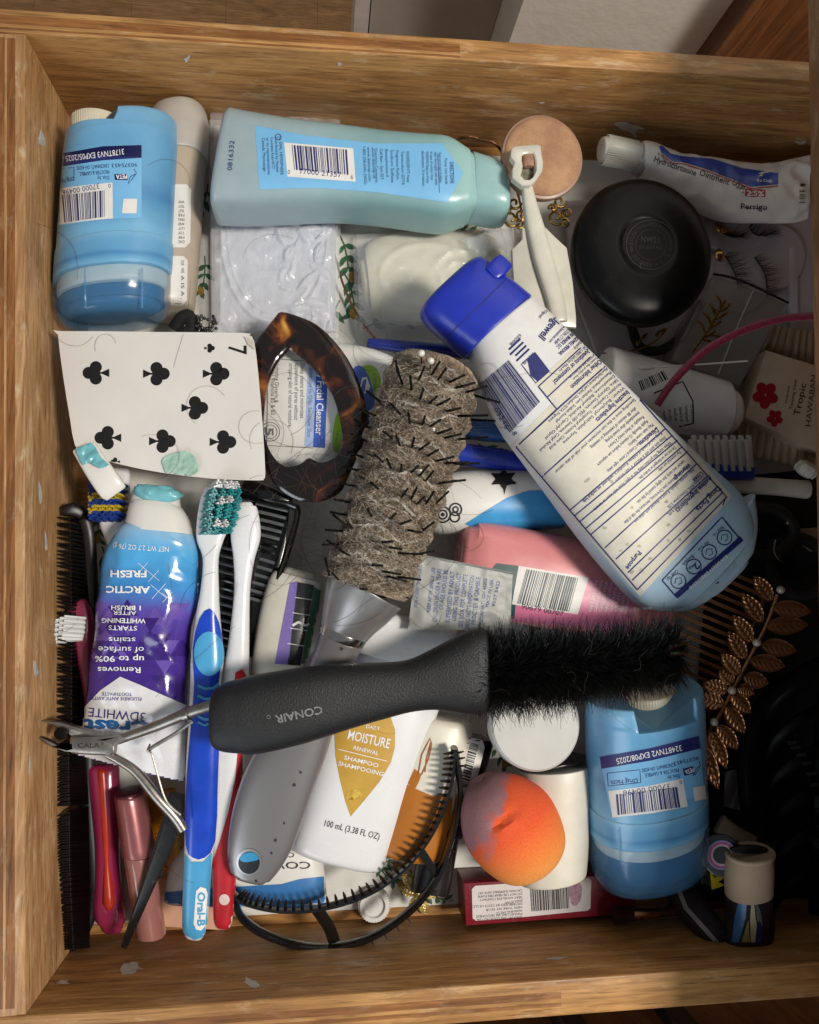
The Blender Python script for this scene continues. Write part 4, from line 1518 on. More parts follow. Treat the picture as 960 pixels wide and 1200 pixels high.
for a, b, c, d in pins:
    base = bvh_m.hit(*K(a, b), .0)
    if base is None:
        base = at(*K(a, b), 5.6)
    L = 1.45
    r = ray(*K(c, d)).normalized()
    w = CAM - base
    bq, cq = w.dot(r), w.dot(w) - L * L
    ds = bq * bq - cq
    t = -bq - math.sqrt(ds) if ds > 0 else -bq
    tip = CAM + r * t
    if (tip - base).length > 3:
        continue
    ms.append(aim(base, tip - base, (tip - base).length * S, 1.0))
copies('pin', me, ms, vb)

# ------------------------------------------------------------------ two pearl headed pins
for i, (x, y, x2, y2) in enumerate(((494, 414, 494, 432), (505, 423, 503, 440))):
    t = thing('pearl_pin', ('pearl headed pin in the tip of the vent brush, nearer the blue cap', 'pearl headed pin in the tip of the vent brush, farther from the blue cap')[1 - i], 'pin', at(x2, y2, 7.3), 'pearl pins stuck in the vent brush')
    part('head', ball(at(x, y, 8.4), .16, 16, 10), mat('pearl bead', 'd6d0c6', .25, coat=.4), t)
    part('shaft', tube([at(x, y, 8.35), at(x2, y2, 7.2)], .028, 6), PINM, t)

# ------------------------------------------------------------------ tortoiseshell clip
kt = N('tortoiseshell')
f0 = kt.noise(70, 3, .5, .8)
m_ = kt.add('ShaderNodeMath', operation='MULTIPLY_ADD')
kt.link(kt.add('ShaderNodeAttribute', attribute_name='u').outputs['Fac'], m_.inputs[0])
m_.inputs[1].default_value = -.12
kt.link(f0, m_.inputs[2])
f1 = m_.outputs[0]
c = kt.ramp(f1, [(.3, '0d0604'), (.49, '190905'), (.58, '4a200b'), (.67, '8e5418'), (.8, 'c79a4a')])
kt.link(c, kt.p.inputs['Base Color'])
kt.p.inputs['Roughness'].default_value = .14
kt.p.inputs['Coat Weight'].default_value = .6
outer = [(299, 402), (310, 388), (322, 376), (334, 369), (352, 372), (371, 381), (390, 398), (407, 420), (420, 446), (428, 472), (431, 503), (426, 522), (417, 540), (408, 560), (398, 578), (375, 588), (350, 586), (326, 572), (312, 552), (305, 530), (302, 495), (301, 465), (300, 440), (299, 420)]
inner = [(326, 425), (331, 419), (335, 414), (340, 410), (350, 417), (361, 426), (373, 438), (384, 453), (391, 466), (396, 482), (400, 500), (401, 514), (398, 527), (392, 536), (383, 541), (373, 542), (362, 537), (353, 543), (342, 547), (330, 544), (319, 535), (312, 520), (309, 498), (314, 452)]
g = G()
outer = [(x - (4 if 372 > y else 0), y - (3 if x in (334, 322) else 0)) for x, y in outer]
zt = lambda i: 4.3 - .2 * math.cos(i / 24 * 2 * math.pi)
O2, I2 = cat(outer, 3, True), cat(inner, 3, True)
n = len(O2)
prof = [(0, -.16), (0, .06), (.06, .15), (.2, .2), (.8, .2), (.94, .15), (1, .06), (1, -.16)]
for i in range(n):
    a, b = at(*O2[i], zt(i / 3)), at(*I2[i], zt(i / 3) + .05)
    for q, dz in prof:
        p = a.lerp(b, q)
        g.pt((p.x, p.y, p.z + dz), max(0, min(1, (O2[i][1] - 430) / 70)))
m = len(prof)
for i in range(n):
    j = (i + 1) % n
    for k in range(m):
        g.f.append((i * m + k, i * m + (k + 1) % m, j * m + (k + 1) % m, j * m + k))
solo('hair_clip', g, kt.m, 'tortoiseshell hair clip frame lying over the facial cleanser', 'hair clip')

# ------------------------------------------------------------------ black claw clip beside the toothbrushes
BLKG = mat('glossy black plastic', '09090a', .16, var=.2, coat=.3, dust=.06)
GREYT = mat('grey tooth plastic', '6a6f72', .3, var=.15)
cc = thing('claw_clip', 'black slatted claw clip under the white toothbrush head', 'hair clip', at(310, 670, .5))
fr = tube(W([(262, 640, 3.2), (266, 600, 3.4), (276, 575, 3.5), (310, 585, 3.6), (341, 592, 3.6), (349, 603, 3.6), (336, 650, 3.4), (315, 710, 3.2), (297, 765, 3.0)], 6), .17, 10, .22)
part('frame', fr, BLKG, cc)
part('back_panel', plate([(262, 585), (340, 590), (335, 640), (300, 770), (255, 770), (250, 650)], 2.3, .3, .08), BLKG, cc)
sl = tube([Vector((0, 0, 0)), Vector((0, 0, 1.0))], .07, 6, .05)
slats = []
for i in range(7):
    slats.append(((300 - i * 1, 590 + i * 8.6), (338 - i * 2.6, 599 + i * 8.2)))
for i in range(13):
    slats.append(((256, 640 + i * 9.5), (280 - i * .3, 646 + i * 9.5)))
for i in range(6):
    slats.append(((305 - i * 3, 655 + i * 9), (322 - i * 3, 660 + i * 9)))
for a, b in slats:
    part('slat', tube([at(*a, 2.75), at(*b, 2.95)], .085, 6, .07), GREYT if (a[1] * 7) % 3 > .6 else BLKG, cc)
part('shoulder', loft([(285, 570, 3.1, 14, .4), (310, 578, 3.4, 12, .45), (342, 590, 3.4, 9, .3)], 20, 2.4, 3, (.2, .2)), BLKG, cc)
# ------------------------------------------------------------------ seven of clubs
CARD = mat('playing card stock', 'd3cfca', .42, var=.04, vs=40, bump=.15, bs=250)
kd = thing('playing_card', 'worn seven of clubs playing card lying under the blue deodorant', 'playing card', at(190, 475, 4.6))
oc = [(68, 392), (71, 388), (180, 389), (284, 390), (292, 393), (298, 400), (303, 440), (308, 500), (311, 553), (309, 561), (303, 563), (250, 561), (190, 554), (140, 544), (100, 532), (88, 522), (82, 490), (74, 440)]
zc = lambda x, y: 4.75 + .0000 * x + .12 * ((x - 190) / 110) ** 2 - .15 * ((y - 470) / 80) ** 2 * .5
g = G()
n = len(oc)
tops = [at(x, y, zc(x, y)) for x, y in oc]
# fine grid so that the card can bend
rr = delaunay_2d_cdt([Vector(p) for p in cat(oc, 2, True)] + [Vector((x, y)) for x in range(85, 305, 14) for y in range(398, 556, 14) if not (x < 100 and y > 500)], [(i, (i + 1) % (2 * n)) for i in range(2 * n)], [], 1, 1e-4)
for s in (0, 1):
    for p in rr[0]:
        q = at(p.x, p.y, zc(p.x, p.y))
        g.pt((q.x, q.y, q.z - .018 * s))
k = len(rr[0])
for f in rr[2]:
    g.f.append(tuple(f))
    g.f.append(tuple(i + k for i in reversed(f)))
m = 2 * n
for i in range(m):
    j = (i + 1) % m
    g.f.append((i, i + k, j + k, j))
part('card_face', g, CARD, kd, smooth=60)
pr = Print(g)


def club(x, y, s, d):
    """d = +1 stem to the left, -1 stem to the right"""
    for ox, oy in ((5.4, 0), (-2.4, -6.2), (-2.4, 6.2)):
        pr.poly(ellipse(x + ox * s * d + s * d * 2, y + oy * s * 1.0, 6.6 * s, 6.6 * s, 18), .008, 9)
    pr.poly([(x + 3 * s * d, y - 1.6 * s), (x - 7 * s * d, y - 1.0 * s), (x - 15 * s * d, y - 4.5 * s), (x - 15 * s * d, y + 4.5 * s), (x - 7 * s * d, y + 1.0 * s), (x + 3 * s * d, y + 1.6 * s)], .0085, 9)


for x, y, d in ((112, 437, -1), (184, 438, 1), (254, 438, 1), (229, 478, 1), (126, 513, -1), (191, 517, 1), (262, 518, 1)):
    club(x, y, 1.08, d)
club(246, 408, .42, 1)
club(135, 541, .38, -1)
pr.text('7', (268, 405), (268, 415.5), 22, .012, .01)
pr.out('club_print', mat('black card ink', '0d0d0f', .35, var=.3, vs=900, dust=.25), kd)
pst = mat('dried mint toothpaste', '9fc4b2', .6, var=.12, vs=200, bump=.8, bs=500, bd=.001)
pr.poly([(190, 541), (196, 534), (206, 531), (220, 529), (230, 538), (233, 553), (220, 559), (200, 558), (193, 550)], .05, 3, 2)
gt = pr.g
pr.g = G()
gt.move(lambda p: p + Vector((0, 0, .06 + .09 * noise.fractal(p * 2.6, 1, 2, 3))))
part('toothpaste_smear', gt, pst, kd)
# turned up corner
pr.poly([(286, 394), (296, 399), (299, 410), (291, 404)], .05, 4)
pr.out('frayed_corner', mat('frayed paper', 'bdb7a9', .8), kd)

# ------------------------------------------------------------------ toothpaste tube
TP = grad('toothpaste tube', [(0, '9fc6e4'), (.12, '4fa6dc'), (.27, '3b8bd0'), (.36, '5a4aa8'), (.48, '45288c'), (1, '3f2284')], .2, coat=.5, var=.1, vs=60, wob=.03)
tt = thing('toothpaste_tube', 'crumpled purple and blue toothpaste tube with its cap open', 'toothpaste tube', at(165, 770, 1))
gtp = loft([(140, 612, 231, 626, 3.6, 1.35), (128, 630, 236, 640, 3.6, 1.4), (116, 655, 237, 665, 3.6, 1.35), (112, 690, 236, 700, 3.6, 1.25), (109, 730, 226, 738, 3.6, 1.2), (104, 770, 224, 775, 3.5, 1.1), (101, 805, 222, 812, 3.5, 1.0), (97, 840, 219, 856, 3.4, .75), (92, 872, 218, 900, 3.4, .35), (88, 884, 216, 916, 3.4, .16)],
          80, 2.3, 10, (.1, .03), .5, True, 0)


def crumple(p):
    x, y = pix(p)
    e = max(0, min(1, (y - 618) / 40)) * max(0, min(1, (905 - y) / 60))
    q = Vector((p.x * .55, p.y * .55, 0))
    r = 1 - abs(noise.noise(q * .75 + Vector((3, 1, 0)))) * 2
    r2 = 1 - abs(noise.noise(q * 2.6 + Vector((9, 4, 0)))) * 2
    lat = .07 * noise.noise(q * 1.5)
    return p + Vector((lat * e, 0, e * (.24 * max(r - .45, -.35) + .05 * max(r2 - .3, -.4)))) if p.z > 3.4 else p + Vector((lat * e, 0, 0))


gtp.move(crumple)
part('tube_body', gtp, TP, tt, smooth=60)
pr = Print(gtp)
pr.poly([(98, 830), (118, 809), (141, 793), (165, 803), (222, 828), (222, 935), (82, 910)], .03, 3)
pr.out('white_chevron', mat('white tube print', 'd9d9dc', .25, coat=.4, var=.04), tt)
rnd = random.Random(4)
for i in range(34):
    x, y = rnd.uniform(104, 215), rnd.uniform(712, 800)
    s_ = rnd.uniform(10, 20)
    a = rnd.choice((0, math.pi))
    pr.poly([(x + s_ * math.cos(a + b), y + s_ * .9 * math.sin(a + b)) for b in (.5, 2.6, 4.7)], .010 + i * .0002, 5)
    if i == 16:
        pr.out('violet_facet', mat('violet facet ink', '6a50ac', .2, coat=.5), tt)
pr.out('dark_facet', mat('deep violet facet ink', '371c78', .2, coat=.5), tt)
for st, x0, x1, y, h, b in (('ARCTIC', 176, 125, 687.5, 7.8, .03), ('FRESH', 172, 130, 669, 7.8, .03), ('1 BRUSH', 165, 131, 710, 5.2, .02), ('AFTER', 160, 133, 716, 5.0, .005), ('WHITENING', 171, 120, 725, 5.4, .015), ('STARTS', 161, 128, 733.5, 5.4, .01),
                            ('stains', 159, 128, 747, 6.5, 0), ('of surface', 169, 116, 758, 7, 0), ('up to 90%', 169, 112, 769, 7, .012), ('Removes', 165, 115, 782, 7, .01)):
    pr.text(st, (x0, y), (x1, y - .5), h, b, .045)
pr.text('NET WT 2.7 OZ (76 g)', (198, 641), (133, 637), 6, 0, .03)
for x, y, s_ in ((186, 693, 12), (180, 675, 9), (196, 700, 8), (168, 665, 8)):
    for a in (.7, 2.3):
        pr.line([(x - s_ * math.cos(a), y - s_ * math.sin(a)), (x + s_ * math.cos(a), y + s_ * math.sin(a))], .5, .022)
pr.out('white_lettering', WINK, tt)
pr.text('FLUORIDE ANTICAVITY', (166, 817), (108, 816), 4.2, 0, .05)
pr.text('TOOTHPASTE', (155, 811.5), (120, 811), 4.2, 0, .05)
pr.text('3DWHITE', (171, 835), (105, 829), 11, 0, .05)
pr.out('violet_lettering', mat('violet ink', '3a3480', .3), tt)
pr.text('Crest', (178, 846), (99, 843), 15, .04, .05)
pr.out('blue_lettering', mat('deep blue ink', '1c5c98', .3), tt)
pr.text('9008', (92, 884), (122, 895), 6)
pr.out('embossed_code', mat('embossed white', 'c6c6c8', .4), tt)
part('collar', loft([(150, 585, 212, 592, 3.75, 1.0), (146, 600, 224, 609, 3.75, 1.15), (142, 616, 231, 626, 3.7, 1.3), (142, 620, 231, 630, 3.7, 1.3)], 56, 2.3, 3, (.12, .05), .6, True, 0), PLW, tt)
part('nozzle', loft([(155, 570, 212, 578, 3.85, .75), (152, 580, 213, 588, 3.8, .85), (150, 590, 214, 597, 3.75, .9)], 40, 2.3, 2, (.12, .04), .6, True, 0), PLW, tt)
gp = loft([(157, 566, 205, 572, 4.2, .5), (155, 574, 216, 582, 4.2, .62), (156, 580, 214, 586, 4.1, .6)], 40, 2.3, 6, (.2, .15), .6, True, 0)
gp.move(lambda p: p + Vector((.05, .05, .12)) * noise.fractal(p * 2.2, 1, 2, 3))
TURQ = mat('turquoise toothpaste', '6fb6c0', .35, var=.12, vs=200, coat=.3, bump=.4, bs=300)
part('paste', gp, TURQ, tt)
fc = loft([(84, 528, 112, 518, 4.9, .22), (100, 556, 128, 541, 4.85, .3), (116, 580, 142, 560, 4.75, .3), (124, 587, 149, 570, 4.6, .22)], 36, 4, 3, (.12, .12), .6, True, 0)
fcp = part('flip_cap', fc, PLW, tt)
pr = Print(fc)
pr.poly([(90, 526), (104, 519), (112, 524), (119, 537), (128, 545), (118, 549), (104, 542), (98, 545)], .05, 3, 2)
gg = pr.g
pr.g = G()
gg.move(lambda p: p + Vector((0, 0, .05 + .1 * noise.fractal(p * 3, 1, 2, 3))))
part('paste', gg, TURQ, fcp)

# ------------------------------------------------------------------ toothbrushes
OBW = mat('white brush handle', 'dcdde0', .25, var=.03, coat=.3)
OBB = mat('royal blue rubber', '1546c4', .22, var=.12, vs=90, coat=.45)
OBL = mat('light blue rubber', '4a9fd0', .3, var=.05, coat=.2)
t1 = thing('toothbrush', 'blue and white toothbrush lying bristles up beside the toothpaste tube', 'toothbrush', at(240, 830, 2.5), 'toothbrushes in the drawer')
ax1 = [(256, 566, 4.3, 13, .2), (254, 585, 4.3, 19, .26), (250, 612, 4.3, 20, .28), (246, 634, 4.3, 16, .28), (247, 655, 4.35, 10, .3), (246, 690, 4.35, 11.5, .38), (244, 720, 4.35, 15, .45), (243, 770, 4.35, 20, .5), (241, 800, 4.3, 19, .5), (240, 850, 4.25, 19.5, .5), (238, 900, 4.2, 20.5, .5), (236, 960, 4.1, 19.5, .5), (232, 1015, 4.0, 16.5, .45), (229, 1070, 3.9, 15.5, .42), (227, 1101, 3.9, 12, .35)]
gtb1 = loft(ax1, 40, 2.5, 5, (.25, .3), .6, False, 0)
part('handle', gtb1, OBW, t1)
pr = Print(gtb1)
pr.poly([(246, 713), (256, 728), (261, 760), (256, 800), (257, 850), (255, 920), (252, 985), (240, 1005), (226, 1005), (218, 990), (218, 930), (224, 850), (228, 800), (226, 760), (234, 725)], .03, 4, 2)
pr.out('rubber_grip', OBB, t1)
pr.poly(ellipse(245, 766, 17, 26, 28), .06, 4)
for i in range(4):
    y = 803 + i * 12
    pr.line([(232, y), (240, y + 4), (250, y + 3), (256, y - 2)], 3.0, .05, 4)
pr.line([(232, 846), (240, 850), (254, 844)], 2.5, .05, 4)
pr.out('thumb_pad', OBL, t1)
pr.poly([(217, 1000), (225, 1010), (238, 1010), (248, 999), (244, 1085), (239, 1098), (228, 1101), (218, 1096), (214, 1085)], .03, 4)
pr.out('end_grip', OBL, t1)
pr.poly([(230, 1044), (235, 1039), (241, 1041), (243, 1048), (240, 1085), (236, 1090), (230, 1089), (227, 1082)], .045, 4)
pr.out('white_oval', WINK, t1)
pr.text('Oral-B', (232, 1045), (231.5, 1085), 8.5, .03, .055)
pr.out('maker_name', OBL, t1)
tuft = G()
rnd = random.Random(2)
for i in range(13):
    a, q = rnd.uniform(0, 6.28), rnd.uniform(0, 1) ** .5
    b = Vector((math.cos(a) * q * .0011, math.sin(a) * q * .0011, 0))
    tuft.add(tube([b, b * 1.15 + Vector((0, 0, 1))], .00036, 5))
TEAL = mat('teal bristle', '2f9aa0', .4, var=.2)
WBR = mat('white bristle', 'd9dcdc', .4, var=.1)


def tuft_mesh(m, name):
    me_ = bpy.data.meshes.new(name)
    me_.from_pydata([tuple(p) for p in tuft.v], [], tuft.f)
    me_.materials.append(m)
    return me_


TM, WM = tuft_mesh(TEAL, 'teal tuft'), tuft_mesh(WBR, 'white tuft')
tm, wm = [], []
for j, (y, x0, x1) in enumerate(((570, 252, 266), (579, 247, 268), (588, 245, 268), (597, 243, 267), (606, 242, 265), (615, 241, 262), (623, 241, 258))):
    for i in range(4):
        x = x0 + (x1 - x0) * i / 3 - 4
        lean = Vector((.45 + .18 * i, rnd.uniform(-.08, .08), 1))
        M_ = aim(at(x, y, 4.5), lean, .95 * S, 1.5)
        (wm if j == 0 or (i in (1, 2) and j in (2, 5)) else tm).append(M_)
copies('tuft', TM, tm, t1)
copies('tuft', WM, wm, t1)

t2 = thing('toothbrush', 'white toothbrush turned face down with its red handle end passing under the black brush', 'toothbrush', at(280, 840, 2), 'toothbrushes in the drawer')
g21 = loft([(288, 588, 4.2, 9, .22), (288, 600, 4.2, 15, .3), (288, 628, 4.2, 18, .33), (286, 655, 4.2, 13, .32), (284, 690, 4.1, 10, .36), (281, 740, 4.0, 12, .42), (276, 800, 3.8, 16, .45), (270, 870, 3.6, 17, .48), (266, 930, 3.5, 17, .48), (263, 1000, 3.4, 15, .45), (262, 1060, 3.3, 12.5, .4), (261, 1088, 3.3, 10, .33)], 36, 2.4, 5, (.2, .25), .6, False, 0)
part('handle', g21, OBW, t2)
pr = Print(g21)
RED = mat('red rubber grip', 'b8202c', .35, var=.1, coat=.1)
pr.poly([(283, 860), (285, 930), (278, 1000), (273, 1084), (266, 1089), (256, 1088), (250, 1078), (247, 1020), (258, 985), (268, 950), (276, 910), (279, 880)], .03, 4)
pr.poly([(276, 788), (284, 784), (289, 792), (284, 800), (275, 798)], .03, 4)
pr.out('rubber_grip', RED, t2)
pr.poly(ellipse(263, 1054, 6, 6.5, 16), .045, 4)
pr.out('hanging_dot', mat('pale pink dot', 'e8d0cc', .4), t2)

t3 = thing('toothbrush', 'toothbrush with blue and yellow bristles poking out under the playing card', 'toothbrush', at(135, 595, 2), 'toothbrushes in the drawer')
part('handle', loft([(136, 548, 2.6, 17, .25), (134, 590, 2.6, 19, .3), (133, 615, 2.6, 17, .3), (136, 645, 2.5, 9, .3), (140, 700, 2.4, 10, .35)], 28, 2.6, 4, (.2, .2)), OBW, t3)
BLT, YLT = tuft_mesh(mat('deep blue bristle', '1d3f94', .4), 'blue tuft'), tuft_mesh(mat('yellow bristle', 'c9b02a', .4), 'yellow tuft')
bm_, ym_ = [], []
for j in range(6):
    for i in range(4):
        (ym_ if j in (2, 4) else bm_).append(aim(at(121 + i * 8, 572 + j * 7, 2.8), Vector((-.25, .1, 1)), .9 * S, 2.0))
copies('tuft', BLT, bm_, t3)
copies('tuft', YLT, ym_, t3)
t4 = thing('toothbrush', 'dark pink toothbrush head with splayed white bristles beside the black comb', 'toothbrush', at(95, 730, 2), 'toothbrushes in the drawer')
part('handle', loft([(92, 702, 2.4, 13, .35), (96, 728, 2.4, 17, .4), (99, 760, 2.4, 14, .4), (106, 820, 2.2, 9, .4), (110, 880, 2.0, 9, .4)], 28, 2.4, 4, (.3, .2)), mat('dark pink plastic', '8a2348', .3, var=.1, coat=.3), t4)
copies('tuft', WM, [aim(at(86 + (i % 4) * 4.5 - (i // 4) * .5, 728 + (i // 4) * 5.5, 2.9), Vector((-1.0, -.25 + .12 * (i % 4), .5)), .95 * S, 2.0) for i in range(16)], t4)

# ------------------------------------------------------------------ black comb along the left wall
COMB = mat('dark comb plastic', '0d080a', .38, var=.2, dust=.04)
cm = thing('comb', 'long black comb standing on its side against the left drawer wall', 'comb', at(95, 850, .5))
sp_ = [(88, 598, 2.6), (97, 606, 2.4), (104, 640, 2.2), (107, 720, 2.0), (106, 800, 1.9), (102, 880, 1.8), (103, 950, 1.7), (108, 1020, 1.6), (107, 1060, 1.5), (96, 1092, 1.5), (82, 1113, 1.5)]
sw = W(sp_, 8)
gsp = tube(sw, [.36 if 3 < i < len(sw) - 8 else .2 for i in range(len(sw))], 12, .22)
part('spine', gsp, COMB, cm)
part('end_guard', loft([(72, 600, 3.0, 6, .12), (84, 597, 2.9, 8, .16), (98, 603, 2.6, 8, .2)], 16, 2.5, 3, (.1, .1), .6, False, 0), COMB, cm)
tg = tube([Vector((0, 0, 0)), Vector((0, 0, .6)), Vector((0, 0, 1))], [.00115, .00095, .0004], 5)
meT = bpy.data.meshes.new('comb tooth')
meT.from_pydata([tuple(p) for p in tg.v], [], tg.f)
meT.materials.append(COMB)
meT.shade_smooth()
ms = []
rnd = random.Random(8)
for i in range(54):                                   # coarse half
    y = 612 + i * 4.75
    x = 100 + 5 * math.sin((y - 612) / 250 * 1.8)
    a, b = at(x, y, 2.2), at(69 - 1.5 * (y - 612) / 250, y - 5 + rnd.uniform(-1.5, 1.5), 3.4)
    ms.append(aim(a, b - a, (b - a).length * S, 1.0))
for i in range(82):                                   # fine half
    y = 870 + i * 2.95
    x = 101 + 4 * math.sin((y - 870) / 240 * 1.5)
    if abs(y - 944) < 2:
        continue
    a, b = at(x, y, 1.9), at(65 + 8 * max(0, (y - 1000) / 110) ** 1.3, y + 4 + 7 * (y > 944) * (y < 960) + rnd.uniform(-1, 1), 3.3 - .9 * max(0, (y - 1000) / 110))
    ms.append(aim(a, b - a, (b - a).length * S, .72))
copies('tooth', meT, ms, cm)

# ------------------------------------------------------------------ white plastic case with a purple and green strip
wc = thing('plastic_case', 'off white rounded case with purple and dark strip beside the silver brush neck', 'case', at(340, 730, 1))
gwc = loft([(352, 668, 3.0, 20, .45), (348, 682, 3.0, 32, .6), (338, 720, 3.0, 34, .7), (330, 760, 3.0, 33, .7), (322, 800, 3.0, 30, .6)], 40, 2.7, 4, (.3, .3), .6, False, 0)
part('shell', gwc, PLW2, wc)
pr = Print(gwc)
pr.poly([(340, 683), (349, 681), (338, 779), (322, 778)], .012, 5)
pr.out('purple_strip', mat('purple print', '7d6bb0', .3, coat=.4), wc)
pr.poly([(349, 682), (368, 686), (352, 780), (337, 779)], .012, 5)
pr.out('dark_window', mat('dark film window', '2b2b2d', .25, var=.3, vs=200, coat=.4), wc)
pr.poly([(368, 688), (376, 692), (366, 776), (353, 778)], .012, 5)
pr.out('green_strip', mat('green print', '3f6a50', .35), wc)
for i in range(4):
    pr.line([(346 - i * 3, 700 + i * 18), (366 - i * 3, 703 + i * 18)], .8, .02)
pr.line([(343, 733), (350, 729), (358, 733), (362, 731)], 3, .03)
pr.out('white_mark', LWHITE, wc)

# ------------------------------------------------------------------ bottom left: pink handle, lip gloss, orange comb, tweezers, nippers
MAG = mat('magenta translucent plastic', '9c2552', .18, var=.1, vs=60, alpha=.82, coat=.5)
ORC = mat('orange red core', 'b8301c', .3, var=.15, vs=80)
ph = thing('toothbrush', 'translucent magenta toothbrush with orange core, only its handle showing', 'toothbrush', at(127, 1000, .5), 'toothbrushes in the drawer')
part('grip', loft([(120, 895, 1.6, 21, .5), (124, 940, 1.6, 19, .6), (126, 985, 1.5, 16, .6), (127, 1030, 1.4, 17, .6), (129, 1065, 1.4, 21, .6), (132, 1094, 1.4, 15, .5)], 36, 2.3, 5, (.3, .45), .6, False, 0), MAG, ph)
part('core', loft([(120, 900, 1.95, 7, .25), (124, 960, 1.95, 7, .28), (126, 1010, 1.85, 5, .25), (128, 1058, 1.9, 8, .3), (128, 1066, 1.9, 5, .25)], 20, 2.2, 4, (.2, .3), .6, False, 0), ORC, ph)
lg = thing('lip_gloss', 'dusty pink lip gloss tube with metallic rose cap in the lower left', 'lip gloss', at(165, 1010, .8))
part('cap', loft([(152, 930, 2.9, 20.5, .8), (158, 965, 2.8, 21.5, .85), (163, 999, 2.7, 22, .88)], 40, 2, 3, (.12, .03), .6, False, 0), mat('metallic rose cap', '9c5f60', .28, var=.08, vs=60, metal=.45, coat=.2), lg)
part('cap_top', loft([(150.5, 927, 2.92, 18.5, .72), (151.5, 931, 2.9, 19.5, .76)], 40, 2, 1, (.05, .01), .6, False, 0), mat('dark rose cap top', '5a2830', .3, metal=.3), lg)
part('tube_body', loft([(163, 1000, 2.65, 20, .8), (170, 1050, 2.5, 19.5, .8), (177, 1094, 2.4, 19, .75), (179, 1101, 2.4, 17, .7)], 40, 2, 3, (.03, .2), .6, False, 0), mat('dusty pink gloss', '9a6660', .15, var=.06, coat=.6, sss=.2), lg)
oc_ = thing('orange_comb', 'small translucent orange pick between the lip gloss and blue toothbrush', 'hair pick', at(198, 985, .5))
ORT = mat('orange translucent plastic', 'c47a10', .2, var=.12, vs=80, alpha=.9, coat=.4)
part('blade', loft([(186, 925, 1.6, 20, .18), (192, 965, 1.6, 18, .2), (199, 1005, 1.6, 13, .2), (204, 1040, 1.6, 5, .15)], 24, 3, 4, (.1, .1), .6, False, 0), ORT, oc_)
part('ridge_bar', loft([(203, 935, 1.85, 4, .12), (206, 980, 1.85, 5, .12), (208, 1015, 1.85, 4, .1)], 12, 2, 2, (.05, .05), .6, False, 0), mat('yellow orange rib', 'd09a28', .25), oc_)
me = mesh('orange tooth', tube([Vector((0, 0, 0)), Vector((.35, 0, 0))], .045, 5), (0, 0, 0), ORT, 0)
copies('tooth', me, [Matrix.Translation(at(174 + i * .55 + (9 if i < 10 else 3), 934 + i * 4.4, 1.85)) for i in range(20)], oc_)
tw = thing('tweezers', 'slim black tweezers slanting across the lip gloss', 'tweezers', at(178, 1030, 2.5))
TWM = mat('black enamel', '0d0d0e', .3, var=.2, coat=.3, dust=.1)
for dz, dx in ((0, 0), (.28, 3)):
    part('arm', loft([(208 + dx, 930, 3.75 + dz, 9, .07), (196 + dx, 975, 3.7 + dz, 10, .08), (172 + dx * .5, 1040, 3.55 + dz * .6, 7, .08), (150, 1098, 3.4 + dz * .2, 4.5, .07), (145, 1111, 3.4 + dz * .1, 3.5, .06)], 14, 4, 4, (.04, .04), .6, False, 0), TWM, tw)

STEEL = mat('brushed nipper steel', 'a8a29a', .36, var=.2, metal=1, vs=150, bump=.1, bs=700)
nz = 5.2
nip = thing('cuticle_nippers', 'steel cuticle nippers with open jaws pointing at the left wall', 'nippers', at(120, 880, 4))
gj = plate([(41, 862), (55, 867), (68, 874), (78, 878), (84, 866), (90, 864), (140, 862), (150, 866), (147, 868), (133, 876), (130, 886), (122, 884), (76, 881), (60, 876)], nz + .25, .35, .05)
part('jaw', gj, STEEL, nip)
part('jaw', plate([(47, 845), (70, 846), (90, 852), (112, 858), (140, 860), (150, 861), (146, 866), (110, 866), (88, 866), (76, 858), (64, 851)], nz + .1, .4, .08), STEEL, nip)
part('hinge_block', loft([(84, 872, nz, 11, .25), (110, 873, nz, 12, .28), (136, 874, nz, 10, .25)], 20, 3.5, 2, (.06, .06), .6, False, 0), STEEL, nip)
pr = Print(gj, loft([(84, 872, nz, 11, .25), (110, 873, nz, 12, .28), (136, 874, nz, 10, .25)], 20, 3.5, 2, (.06, .06), .6, False, 0))
pr.text('CALA', (91, 876.5), (117, 876), 5.6, .02, .014)
pr.text('3', (118.5, 873), (121, 873), 3.2, .02, .014)
pr.out('maker_name', mat('etched dark', '38332e', .5), nip)
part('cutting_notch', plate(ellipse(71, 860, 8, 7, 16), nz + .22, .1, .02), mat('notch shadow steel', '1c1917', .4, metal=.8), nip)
part('handle_arm', tube(W([(136, 868, nz), (152, 862, nz + .05), (185, 850, nz + .3), (222, 835, nz + .7), (250, 826, nz + .9), (290, 815, nz + 1.0)], 6), [.2 + .07 * min(1, i / 20) for i in range(31)], 12, .22), STEEL, nip)
part('handle_arm', tube(W([(126, 884, nz), (138, 890, nz), (160, 905, nz + .1), (185, 935, nz + .2), (205, 957, nz + .1), (215, 972, nz)], 6), [.16 + .06 * min(1, i / 15) for i in range(31)], 12, .2), STEEL, nip)
part('arm_collar', tube(W([(216, 838, nz + .62), (222, 836, nz + .7)], 2), .3, 14), STEEL, nip)
part('spring_bar', tube(W([(226, 845, nz + .6), (205, 860, nz + .4), (178, 876, nz + .25), (175, 881, nz + .2)], 4), .09, 8, .05), STEEL, nip)
part('spring_wire', tube(W([(176, 872, nz + .35), (173, 880, nz + .3), (178, 884, nz + .3), (184, 905, nz + .3), (192, 932, nz + .3), (200, 945, nz + .3), (212, 955, nz + .25)], 5), .045, 6), STEEL, nip)

